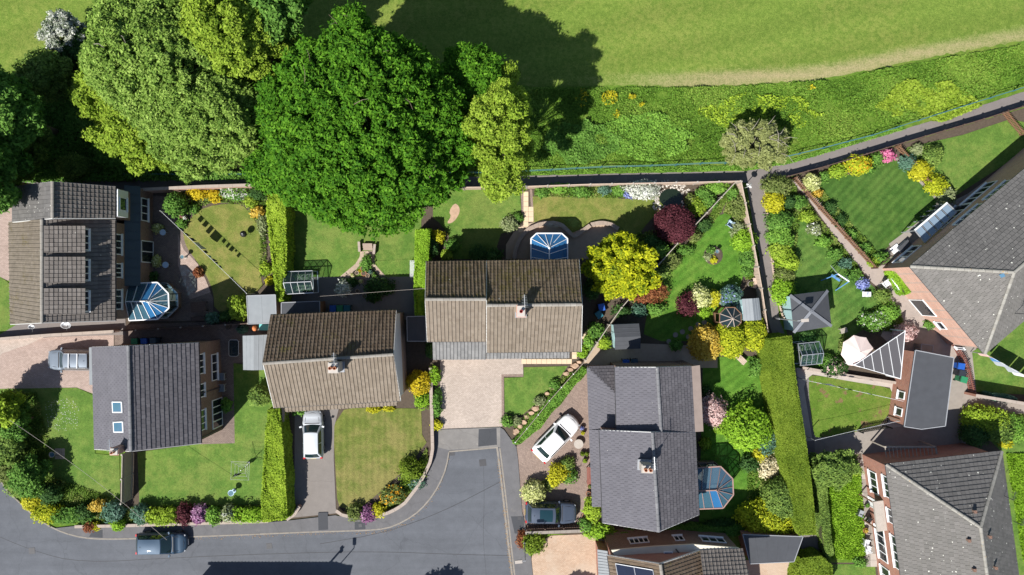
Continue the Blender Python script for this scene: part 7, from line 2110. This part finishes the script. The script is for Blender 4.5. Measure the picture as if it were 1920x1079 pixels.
# ------------------------------------------------------------------ shrubs and plants: (x, y, radius, height, leaf kind, label, extras)
SH = [
 # dry lawn garden
 (328, 383, 17, 2.0, 'green', "dense round dark green bush beside the cream wall", {}),
 (370, 362, (14, 11), 1.0, 'gold', "larger golden azalea below the cream wall", {}), (403, 367, 11, 1.0, 'gold', "smaller golden azalea below the cream wall", {}),
 (440, 362, (26, 12), 1.0, 'green', "white-flecked green shrub below the cream wall", dict(blossom=('white', .25))), (470, 378, (12, 10), .7, 'spring', "pale grassy clump at the top of the dry lawn", {}),
 (483, 362, (14, 10), 1.3, 'dark', "dark evergreen bush beside the glossy hedge top", {}), (483, 398, (11, 9), .6, 'amber', "amber-leaved plant beside the dry lawn", {}),
 (492, 420, (7, 20), .6, 'greygreen', "narrow grey-green border beside the dry lawn", {}), (497, 505, 9, .6, 'limey', "lime clump at the foot of the glossy hedge", {}), (505, 527, 6, .4, 'yellow', "small yellow clump at the foot of the glossy hedge", {}),
 (450, 577, (18, 22), 1.5, 'spring', "pale yellow-green shrub beside the pale grey shed", {}), (425, 593, (12, 9), 1.0, 'dark', "dark round bush near the shaded patio table", {}), (400, 597, (12, 10), .9, 'bluegreen', "blue-green bush beside the shaded patio table", {}),
 (360, 392, (12, 7), .5, 'green', "low green plants at the corner of the drying lawn", {}), (340, 420, (7, 9), .5, 'green', "green plant beside the first washing line pole", {}), (295, 428, (8, 6), .5, 'varieg', "pale variegated plant by the kitchen windows", {}), (293, 490, (7, 9), .6, 'varieg', "spiky pale plant beside the patio doors", {}), (278, 520, (14, 9), .7, 'dark', "dark green bush beside the conservatory roof", {}),
 (372, 512, (6, 7), .5, 'redbrown', "small reddish plant on the patio edge", {}),
 (140, 312, (32, 22), 1.6, 'brush', "leafy scrub bush above the roof of the dormer house", {}), (205, 292, (36, 24), 1.8, 'green', "broad green scrub bush beside the worn woodland gap", {}), (75, 322, (30, 18), 1.6, 'green', "green scrub bush at the woodland edge above the grey north wing", {}),
 # forked path garden
 (687, 493, (9, 14), .7, 'green', "green pointed bed of leaves where the path forks", {}), (712, 540, (28, 14), .8, 'dark', "dark leafy bed in the shade below the forked path", {}), (655, 530, (14, 8), .5, 'dark', "dark plants beside the white-flowered bush", {}), (700, 558, (14, 8), .5, 'dark', "low dark plants in the shaded yard", {}),
 (643, 541, 13, 1.1, 'white', "round white-flowering bush in the shaded yard", {}),
 (487, 742, 18, 1.8, 'brush', "dark bush against the west gable of the beige-roofed house", {}), (560, 770, (14, 7), .8, 'green', "green plants beneath the canopy by the silver hatchback", {}),
 # worn front lawn
 (768, 882, 20, 1.5, 'conifer', "clipped golden conifer at the curve of the front wall", dict(shape='cone')), (783, 905, (13, 12), .6, 'bluegreen', "low white-flecked plants behind the curved front wall", dict(blossom=('white', .12))),
 (738, 930, (22, 18), .8, 'olive', "mixed green and orange heather at the curved front wall", dict(blossom=('orange', .15))), (665, 962, 14, .9, 'olive', "round olive bush at the corner of the front wall", {}), (691, 963, 14, .9, 'heather', "purple heather bush between the olive and yellow bushes", {}), (710, 958, 12, .8, 'yellow', "bright yellow bush beside the purple heather", {}),
 (785, 717, (19, 20), 1.4, 'gold', "golden bush beside the clad gable house", {}), (791, 752, (14, 13), .8, 'hedge', "green bush below the golden bush", {}), (700, 768, (11, 4), .3, 'yellow', "yellow flowers under the front canopy, left patch", {}), (729, 766, (8, 3), .3, 'yellow', "yellow flowers under the front canopy, right patch", {}),
 # block drive
 (815, 704, (8, 16), .9, 'hedge', "climbing green shrub on the wall beside the block drive", {}), (818, 755, (8, 24), .8, 'green', "long green border along the block drive wall", {}), (819, 797, (8, 7), .5, 'yellow', "yellow-green plant at the foot of the block drive", {}), (806, 655, (6, 15), 1.0, 'dark', "dark shrub beside the narrow store", {}), (951, 790, 9, .7, 'green', "round green bush at the lawn corner by the apron", {}),
 (968, 790, (9, 7), .4, 'greygreen', "grey-green plants in the rockery bed", {}), (1012, 752, (10, 8), .5, 'greygreen', "silvery plants between the rockery stones", {}), (1040, 722, (9, 7), .5, 'green', "green plants among the rockery stones", {}), (1093, 660, (9, 10), .8, 'hedge', "bright green bush at the top of the white rail", {}),
 # central house back garden
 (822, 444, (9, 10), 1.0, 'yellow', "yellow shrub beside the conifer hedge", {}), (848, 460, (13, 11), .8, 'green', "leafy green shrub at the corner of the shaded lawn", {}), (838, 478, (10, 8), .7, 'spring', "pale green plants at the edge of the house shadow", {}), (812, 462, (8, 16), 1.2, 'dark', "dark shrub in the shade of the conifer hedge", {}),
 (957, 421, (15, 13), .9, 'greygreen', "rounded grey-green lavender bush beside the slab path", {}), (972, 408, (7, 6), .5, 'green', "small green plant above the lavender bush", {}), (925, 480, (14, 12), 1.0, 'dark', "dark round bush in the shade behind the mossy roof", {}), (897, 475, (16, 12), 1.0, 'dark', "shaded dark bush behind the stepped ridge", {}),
 (1017, 360, (10, 8), .6, 'green', "green clump at the path end of the north border", {}), (1050, 354, (22, 8), .6, 'nettle', "long low green clump in the north border", {}), (1092, 358, (18, 10), .7, 'green', "green leafy clump mid-way along the north border", {}), (1134, 356, (10, 7), .6, 'bluegreen', "blue-green clump in the north border", {}), (1160, 358, (12, 8), .6, 'green', "green clump beside the white-flowering bush", {}),
 (1205, 357, (30, 16), 1.2, 'white', "large white-flowering bush beside the pond", {}), (1180, 362, (9, 8), .5, 'bluepet', "blue flowers beside the white-flowering bush", {}), (1320, 362, (12, 10), .9, 'green', "round green clump at the right of the pond", {}), (1345, 352, (20, 10), .9, 'nettle', "leafy clump in the corner beside the diagonal fence", {}), (1308, 388, (18, 14), .9, 'spring', "yellow-green clump between pond and purple maple", {}), (1330, 378, (14, 12), .9, 'green', "green clump between the pond and the diagonal fence", {}), (1295, 375, (9, 12), .6, 'olive', "olive plants on the pebble rim", {}),
 (1267, 420, (37, 34), 2.5, 'purple', "dome of dark purple maple beside the pond", dict(leaf=.09, dens=1.5, amp=.07)), (1210, 547, (38, 23), 1.6, 'redbrown', "spreading red-brown shrub below the golden tree", {}),
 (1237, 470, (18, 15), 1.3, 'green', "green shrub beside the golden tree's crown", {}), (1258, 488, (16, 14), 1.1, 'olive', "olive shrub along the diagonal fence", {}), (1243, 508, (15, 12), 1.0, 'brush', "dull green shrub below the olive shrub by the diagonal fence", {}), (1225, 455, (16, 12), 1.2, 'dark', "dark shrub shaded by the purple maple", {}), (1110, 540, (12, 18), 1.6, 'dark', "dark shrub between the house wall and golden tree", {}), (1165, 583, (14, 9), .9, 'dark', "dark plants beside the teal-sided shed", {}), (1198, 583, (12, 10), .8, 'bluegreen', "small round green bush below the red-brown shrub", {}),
 (1118, 620, (13, 12), 1.0, 'green', "green bush at the corner of the diagonal fence", {}), (1133, 645, (11, 11), .8, 'limey', "lime bush below the diagonal fence", {}), (1105, 640, (8, 12), .8, 'nettle', "nettle-green bush against the diagonal fence", {}),
 # triangular lawn
 (1375, 362, (9, 11), .8, 'green', "green bush at the top of the triangular lawn", {}), (1388, 388, (14, 22), 1.2, 'olive', "long olive shrub along the alley fence", {}), (1386, 432, (13, 14), .9, 'greygreen', "grey-green shrub beside the pale blue chair", {}), (1398, 452, (22, 20), 1.4, 'hedge', "bright green shrub leaning over the alley fence", {}), (1402, 485, (16, 16), 1.2, 'green', "green shrub below the bright one by the alley", {}), (1402, 508, (10, 9), .8, 'green', "small green shrub above the paved corner", {}), (1304, 443, (11, 8), .8, 'olive', "olive clump below the diagonal fence, top side of lawn", {}), (1320, 422, (14, 10), .8, 'dark', "dark clump in the fence's shade by the triangular lawn", {}), (1285, 470, (16, 8), .7, 'green', "green clump where the lawn meets the diagonal fence", {}), (1230, 580, (14, 10), .8, 'green', "round green bush at the foot of the triangular lawn", {}),
 (1328, 480, (5, 5), .3, 'greygreen', "grey-green tuft in the round bed", {}), (1338, 488, (4, 3), .25, 'yellow', "yellow flowers in the round bed", {}), (1333, 470, (5, 4), .3, 'green', "green tuft in the round bed", {}),
 (1291, 572, 19, 1.4, 'purple', "purple bush at the end of the coloured shrub row", {}), (1315, 557, (17, 18), 1.7, 'varieg', "variegated cream-green bush beside the purple bush", {}), (1341, 560, (12, 14), 1.3, 'yellow', "bright yellow bush between the variegated and blue-green bushes", {}), (1368, 555, (19, 19), 1.6, 'bluegreen', "blue-green flowering bush beside the grey shed", dict(blossom=('bluepet', .07))), (1321, 585, 9, .5, 'hedge', "low round lime cushion below the variegated bush", {}),
 (1322, 645, (26, 31), 2.2, 'amber', "amber-gold bush, first of the three clipped bushes", dict(amp=.08)), (1371, 637, (30, 32), 2.4, 'goldtree', "big clipped yellow-green bush between two golden ones", dict(amp=.06, dens=1.2)), (1416, 627, (22, 29), 2.2, 'goldtree', "golden-green clipped bush beside the alley end", dict(amp=.06, dens=1.2)), (1268, 648, (10, 8), .6, 'green', "green potted-looking shrub on the shaded patio", {}),
 # lawn beside the long hedge
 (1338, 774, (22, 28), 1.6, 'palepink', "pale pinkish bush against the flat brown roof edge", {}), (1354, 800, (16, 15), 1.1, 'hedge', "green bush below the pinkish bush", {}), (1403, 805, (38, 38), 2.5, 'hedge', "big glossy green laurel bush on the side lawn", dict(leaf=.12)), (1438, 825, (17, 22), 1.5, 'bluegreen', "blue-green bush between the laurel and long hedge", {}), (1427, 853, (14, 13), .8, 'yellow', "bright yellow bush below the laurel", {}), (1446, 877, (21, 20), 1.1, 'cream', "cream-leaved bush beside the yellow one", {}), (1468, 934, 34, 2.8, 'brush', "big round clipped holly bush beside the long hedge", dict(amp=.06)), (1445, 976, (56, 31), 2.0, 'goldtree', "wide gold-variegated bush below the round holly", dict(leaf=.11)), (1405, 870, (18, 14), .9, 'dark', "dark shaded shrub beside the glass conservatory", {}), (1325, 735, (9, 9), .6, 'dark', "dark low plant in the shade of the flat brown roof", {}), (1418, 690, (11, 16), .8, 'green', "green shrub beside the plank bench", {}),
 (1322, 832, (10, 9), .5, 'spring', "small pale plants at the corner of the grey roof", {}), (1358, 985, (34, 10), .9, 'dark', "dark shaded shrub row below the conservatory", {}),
 # brown block drive
 (1045, 889, 18, 1.2, 'yellow', "round yellow bush in the drive bed", {}), (1000, 922, 19, 1.4, 'varieg', "round variegated bush at the drive edge", {}), (1066, 893, (17, 14), .8, 'green', "leafy green shrub beside the yellow bush in the drive bed", dict(blossom=('white', .03))), (1063, 870, (12, 10), .9, 'brush', "small dark shrub at the top of the drive bed", {}), (1030, 910, (14, 8), .4, 'olive', "low olive plants along the drive bed", {}), (1112, 953, (17, 22), 1.2, 'limey', "lime-yellow shrub at the corner of the grey house", {}), (1126, 996, (32, 14), 1.0, 'hedge', "spreading bright green shrub below the grey house", {}), (1098, 985, (10, 12), 1.0, 'green', "green bush at the end of the slatted fence", {}), (1000, 1020, 19, 1.1, 'conifer', "rounded bush with yellow tips beside the street lamp", {}), (979, 1012, (8, 16), .6, 'redbrown', "brown twiggy shrub at the kerb beside the street lamp", {}),
 # corner garden and front hedge
 (62, 940, (20, 16), 1.3, 'yellow', "yellow spirea at the road corner, upper part of the bank", {}), (85, 962, (26, 16), 1.2, 'goldtree', "yellow-green spirea at the road corner along the kerb", {}), (35, 912, (24, 20), 1.6, 'brush', "dull olive bush overhanging the road corner", {}), (10, 880, (20, 22), 1.6, 'olive', "olive bush at the very corner of the road", {}), (92, 925, (18, 16), 1.6, 'dark', "dark green bush above the yellow spirea", {}), (128, 968, (34, 14), 1.2, 'green', "long green shrub beside the pavement end", {}), (167, 988, (9, 8), .7, 'redbrown', "small dark red bush by the pavement", {}), (178, 987, (7, 6), .5, 'yellow', "small yellow flowers beside the dark red bush", {}), (183, 948, (12, 9), 1.0, 'amber', "amber-tipped bush above the pavement end", {}), (212, 960, (18, 16), 1.3, 'bluegreen', "blue-green bush at the foot of the grey fence", {}), (222, 985, (12, 10), 1.0, 'hedge', "bright green bush at the start of the front wall", {}), (160, 962, (16, 12), 1.2, 'dark', "dark shrub below the corner lawn", {}), (262, 964, (15, 17), 1.3, 'bluegreen', "blue-green bush next to the lime hedge section", {}),
 (303, 968, (30, 14), 1.2, 'limey', "lime section of the front hedge above the parked carrier", dict(shape='box')), (345, 965, (15, 17), 1.2, 'purple', "purple-leaved section of the front hedge, darker one", {}), (375, 965, (14, 16), 1.2, 'heather', "mauve section of the front hedge beside the purple one", {}), (400, 967, (14, 16), 1.2, 'nettle', "fresh green section of the front hedge", {}), (428, 963, (13, 14), 1.2, 'greygreen', "white-flecked section of the front hedge", dict(blossom=('white', .1))), (468, 966, (27, 13), 1.1, 'hedge', "low lime-green section of the front hedge beside the tall hedge", dict(shape='box')),
 (237, 850, (6, 5), .6, 'nettle', "green tuft at the house end of the grey fence", {}), (425, 760, (7, 10), .7, 'green', "green shrub beside the patio doors of the skylight house", {}), (455, 618, (7, 5), .4, 'bluegreen', "potted blue-green plant beside the boundary fence", {}), (18, 745, (16, 12), 1.4, 'brush', "twiggy bush between the pink drive and corner tree", {}),
 # alley bushes
 (1458, 348, (24, 16), 1.5, 'olive', "olive bush at the alley corner by the footpath", {}), (1451, 380, (16, 18), 1.5, 'yellow', "bright yellow bush on the alley side", {}), (1480, 380, (12, 12), 1.2, 'dark', "dark bush behind the bright yellow bush", {}), (1462, 415, (22, 20), 1.5, 'green', "green bush below the yellow one on the alley side", {}), (1464, 445, (22, 20), 1.4, 'nettle', "light green bush in the alley row", {}), (1462, 470, (18, 14), 1.4, 'spring', "yellow-green bush in the alley row", {}), (1476, 492, (19, 16), 1.4, 'limey', "bright lime cushion bush in the alley row", {}), (1472, 516, (18, 12), 1.2, 'olive', "dull olive bush below the lime cushion", {}), (1466, 545, (19, 24), 1.4, 'hedge', "leafy lime-green bush beside the summerhouse", {}),
 (1499, 380, (12, 12), .9, 'green', "green shrub at the top of the concrete path border", {}), (1514, 406, (11, 9), .8, 'spring', "spiky yellow-green plant in the path border", {}), (1527, 430, (11, 10), .8, 'greygreen', "grey-green shrub with white flowers in the path border", dict(blossom=('white', .1))), (1546, 453, (12, 9), .8, 'nettle', "fresh green shrub mid-way down the path border", {}), (1566, 477, (11, 9), .8, 'green', "green shrub in the path border above the swing", {}), (1585, 494, (10, 8), .8, 'bluegreen', "bluish shrub in the path border above the swing", {}), (1602, 514, (12, 11), .8, 'green', "green shrub beside the swing", {}), (1617, 533, (10, 9), .7, 'bluepet', "pale blue flowering shrub at the path bend", {}),
 # square lawn
 (1521, 342, 15, 1.1, 'varieg', "round pale variegated bush at the picket fence end", {}), (1571, 321, (16, 12), .9, 'limey', "lime bush beside the yellow flowering mound", {}), (1611, 310, (22, 16), 1.2, 'goldtree', "big yellow mound with orange flowers by the footpath", dict(blossom=('orange', .1))), (1646, 297, (11, 10), .7, 'green', "green bush between the yellow mound and pink azalea", {}), (1664, 292, (13, 11), .8, 'pink', "bright pink azalea beside the square lawn", {}), (1703, 305, (15, 13), .9, 'bluegreen', "dark blue-green bush beside the pink azalea", {}), (1728, 321, (19, 16), 1.2, 'yellow', "brilliant yellow azalea at the lawn's corner", {}), (1755, 348, (17, 16), 1.1, 'goldtree', "golden bush below the brilliant yellow azalea", {}), (1776, 367, (17, 14), 1.0, 'greygreen', "grey-green bush at the end of the terrace", {}), (1531, 362, (8, 6), .5, 'amber', "small amber plant beside the picket fence", {}), (1545, 332, (9, 8), .6, 'green', "green plant between variegated and lime bushes", {}),
 (1557, 390, (9, 10), .7, 'dark', "dark green bush along the picket fence, upper", {}), (1577, 413, (9, 9), .7, 'dark', "dark green round bush along the picket fence", {}), (1597, 440, (8, 9), .5, 'green', "green plants along the picket fence", {}), (1622, 466, (10, 8), .5, 'green', "green plants along the picket fence near the gate", {}), (1654, 484, (12, 10), .7, 'green', "bright green bush at the square lawn's lower corner", {}), (1640, 492, (9, 7), .5, 'spring', "yellowish plant beside the short dark picket gate", {}), (1632, 297+20, (8, 5), .3, 'green', "low green edging plant by the square lawn top", {}),
 (1751, 292, 17, 1.2, 'brush', "brownish round bush on the top right lawn", {}), (1720, 280, (10, 8), .5, 'greygreen', "pale dry tuft beside the picket fence on the top right lawn", {}),
 # around the parasol
 (1640, 602, (26, 16), .9, 'green', "leafy flower bed beside the parasol terrace", dict(blossom=('white', .06))), (1668, 585, (20, 16), .9, 'nettle', "fresh green bush beside the leafy flower bed", {}), (1655, 555, (15, 13), 1.0, 'brush', "round dark green bush at the terrace corner", {}), (1697, 624, (20, 14), 1.0, 'palepink', "pale pink blossoming bush above the glass canopy", {}), (1567, 690, (19, 15), 1.2, 'dark', "dark flowering bush below the parasol", dict(blossom=('palepink', .1))), (1548, 675, (13, 11), .8, 'green', "green bush beside the small greenhouse", {}), (1518, 632, (17, 8), .7, 'dark', "dark plants between summerhouse and greenhouse", {}), (1582, 648, (8, 18), .5, 'olive', "narrow border beside the cream parasol", {}), (1745, 608, (9, 6), .5, 'green', "green plant beside the paved terrace", {}), (1708, 690, (6, 16), .5, 'spring', "narrow planted strip beside the garage", {}), (1690, 538, (12, 10), .7, 'nettle', "green bush beside the white patio table", {}),
 # right edge and lower right
 (1845, 785, (35, 22), 1.5, 'limey', "wide lime-green bush in the yard behind the brick garage", {}), (1872, 805, (30, 24), 1.5, 'brush', "dull green bush beside the wide lime bush", {}), (1830, 815, (26, 22), 1.4, 'dark', "dark shaded bush in the yard", {}), (1887, 832, (10, 6), .6, 'yellow', "yellow flowers at the hipped roof corner", {}), (1900, 800, (24, 24), 1.0, 'nettle', "rough green bush at the yard end", {}), (1613, 1055, (10, 8), .5, 'green', "small plant at the end of the long grass", {}), (1596, 882, (18, 10), 1.0, 'spring', "pale bushy shrub beside the house path", {}), (1540, 900, (10, 14), 1.2, 'bluegreen', "blue-green bush on the narrow hedge end", {}),
]
for a in SH:
    kw = dict(a[6])
    shrub(a[0], a[1], a[2], a[3], a[4], a[5], **kw)

# ------------------------------------------------------------------ ground cover that nobody could count
hb = lambda X, Y: .12 + .20*np.sin(X*.9+Y*.5)*np.sin(Y*1.3-X*.35) + .12*np.sin(X*2.7)*np.cos(Y*2.9) + .1
def mixval(X, Y, n): return .5 + .3*np.sin(X*.55+1.2)*np.sin(Y*.8+X*.2) + rng.normal(size=n)*.2
LB = m_leaf("leaf_bank", (.070, .155, .018), (.140, .27, .030), (.25, .36, .06))
bk = [(1000, 166), (1160, 165), (1290, 166), (1400, 162), (1560, 152), (1640, 134), (1760, 112), (1925, 84), (1925, 158), (1820, 192), (1690, 232), (1640, 250), (1524, 280), (1420, 303), (1340, 304), (1240, 309), (1120, 312), (1000, 318), (880, 318), (880, 200)]
scatter("bank_undergrowth", bk, 120000, .085, 'nettle', hb, val=mixval, mat=LB, label="rough green nettles and weeds covering the bank", cat="undergrowth")
LN = [((1205, 255), (95, 45), 7000, 'nettle', .5, "mound of bright nettles in the middle of the bank"), ((1735, 190), (95, 38), 8000, 'spring', .4, "yellow-green bramble patch on the bank by the railing"), ((1430, 215), (110, 38), 3000, 'limey', .3, "lime-tinted weeds spread on the bank"), ((1090, 270), (70, 40), 8000, 'green', .6, "dark nettle mound beside the thin yellow-green tree")]
for (x, y), (rx, ry), n, kd, hh, lb in LN:
    pg = [(x + rx*math.cos(t)*random.uniform(.75, 1.15), y + ry*math.sin(t)*random.uniform(.75, 1.15)) for t in [6.283*k/22 for k in range(22)]]
    scatter("weed_patch", pg, n, .11, kd, lambda X, Y, h=hh: h*(.6+.4*np.sin(X*2.1+Y)*np.cos(Y*1.9)) + .12, label=lb, cat="undergrowth")
for (x, y), (rx, ry), n, lb in (((1142, 186), (15, 14), 200, "large patch of yellow wildflowers at the field edge"), ((1184, 184), (8, 5), 60, "small patch of yellow wildflowers beside the large one"), ((1200, 199), (6, 4), 35, "tiny patch of yellow wildflowers lower on the bank"), ((1090, 185), (12, 18), 90, "yellow wildflowers in the tree's shade"), ((1157, 216), (9, 7), 50, "yellow wildflowers below the large patch"), ((1515, 167), (10, 4), 70, "yellow wildflowers on the bank toward the bramble patch")):
    pg = [(x + rx*math.cos(t), y + ry*math.sin(t)) for t in [6.283*k/12 for k in range(12)]]
    scatter("wildflowers", pg, n, .09, 'buttercup', lambda X, Y: .45 + .15*np.sin(X*5), label=lb, cat="wildflowers")
MIX = m_leaf("leaf_border_mix", (.06, .12, .015), (.14, .24, .03), (.30, .34, .10))
for pg, n, lb in ((Z_E([(660, 270), (700, 150), (770, 120), (830, 330), (890, 560), (870, 680), (800, 690), (770, 540), (730, 300)]), 5200, "mixed leafy border between the triangular lawn and the alley fence"),
    (Z_E([(190, 900), (240, 700), (330, 560), (460, 440), (560, 300), (670, 130), (730, 90), (640, 270), (480, 470), (310, 640), (225, 790)]), 5200, "mixed leafy border under the diagonal fence"),
    ([(1440, 350), (1490, 345), (1500, 400), (1490, 480), (1486, 560), (1470, 590), (1455, 500)], 7000, "mixed leafy border between the alley and the swing lawn"),
    ([(1492, 362), (1506, 372), (1560, 440), (1605, 495), (1622, 525), (1610, 535), (1560, 480), (1520, 425), (1490, 395)], 4200, "low flowering border beside the concrete path"),
    ([(1002, 352), (1180, 349), (1240, 352), (1180, 372), (1100, 372), (1002, 368)], 3800, "low leafy north border along the pale panel fence"),
    ([(1180, 440), (1240, 430), (1290, 470), (1250, 520), (1190, 570), (1170, 560)], 4200, "shaded leafy border beside the golden maple"),
    ([(235, 950), (500, 946), (500, 975), (235, 982)], 6500, "leafy underplanting along the front wall hedge"),
    ([(40, 880), (120, 900), (230, 940), (230, 978), (150, 982), (90, 975), (50, 945)], 7500, "leafy ground cover over the road corner bank"),
    ([(0, 740), (70, 735), (100, 860), (60, 930), (20, 900), (0, 880)], 6500, "shaded ground cover under the corner trees"),
    ([(655, 955), (720, 940), (775, 880), (800, 840), (805, 868), (785, 908), (757, 942), (720, 962), (660, 966)], 3800, "low border plants inside the curved front wall"),
    ([(1640, 575), (1690, 590), (1690, 625), (1620, 615), (1600, 600)], 3000, "leafy bed beside the cream parasol terrace"),
    ([(340, 360), (500, 352), (500, 520), (488, 520), (488, 430), (460, 385), (400, 380), (350, 400)], 3400, "mixed flower border round the dry lawn"),
    ([(1540, 355), (1560, 380), (1640, 470), (1655, 485), (1640, 495), (1600, 455), (1545, 395), (1525, 365)], 2400, "narrow leafy border along the brown picket fence"),
    ([(1400, 850), (1470, 860), (1500, 960), (1490, 995), (1390, 985), (1400, 930)], 4500, "dark underplanting round the clipped holly bush"),
    ([(1095, 690), (1050, 760), (985, 810), (960, 800), (1000, 765), (1060, 700)], 2600, "alpine plants among the rockery stones")):
    scatter("border_plants", pg, n, .075, 'green', lambda X, Y: .12 + .16*np.abs(np.sin(X*2.3+Y)*np.cos(Y*2.9-X)), val=lambda X, Y, m: .45 + .35*np.sin(X*1.9)*np.sin(Y*2.3+1) + rng.normal(size=m)*.22, mat=MIX, label=lb, cat="border plants")
for kl in (KERB_L[8:], KERB_R[1:]):
    scatter("kerb_litter", [(x - .5, y - 1) for x, y in kl] + [(x + (2 if kl[0][0] < 900 else -9), y + (7 if kl[0][0] < 900 else 0)) for x, y in kl[::-1]], 420, .035, 'litter', lambda X, Y: .03 + 0*X, upn=3, label="brown leaf litter gathered in the gutter " + ("along the pavement curve" if kl[0][0] < 900 else "beside the turning head"), cat="leaf litter")
scatter("woodland_scrub", [(40, 130), (110, 100), (200, 130), (260, 230), (330, 320), (520, 330), (520, 338), (0, 345), (0, 250)], 36000, .11, 'green', lambda X, Y: .6 + .6*np.sin(X*.8)*np.sin(Y*.9+1)+.3, label="low leafy scrub under the trees by the dormer house", cat="undergrowth")
scatter("lawn_daisies", Z_M([(350, 640), (560, 610), (620, 700), (600, 850), (480, 870), (380, 830)]), 240, .035, 'white', lambda X, Y: .05 + 0*X, upn=3, label="white daisies scattered over the corner lawn", cat="daisies")
scatter("long_grass", [(1546, 890), (1612, 885), (1622, 1040), (1600, 1050), (1560, 1045)], 14000, .08, 'hedge', lambda X, Y: .18 + .1*np.sin(X*4)*np.sin(Y*3), upn=.2, label="uncut long grass between the narrow hedge and the red brick house", cat="grass")
scatter("long_grass", [(1885, 850), (1925, 850), (1925, 1079), (1915, 1040)], 7000, .08, 'hedge', lambda X, Y: .18 + .1*np.sin(X*4)*np.sin(Y*3), upn=.2, label="uncut grass beyond the lower hipped roof", cat="grass")
scatter("path_verge_grass", [(990, 322), (1200, 314), (1400, 310), (1480, 300), (1690, 236), (1700, 242), (1480, 308), (1400, 320), (1200, 324), (990, 329)], 9000, .07, 'nettle', lambda X, Y: .12 + .08*np.sin(X*3), upn=.3, label="fringe of grass between the railing and footpath", cat="grass")
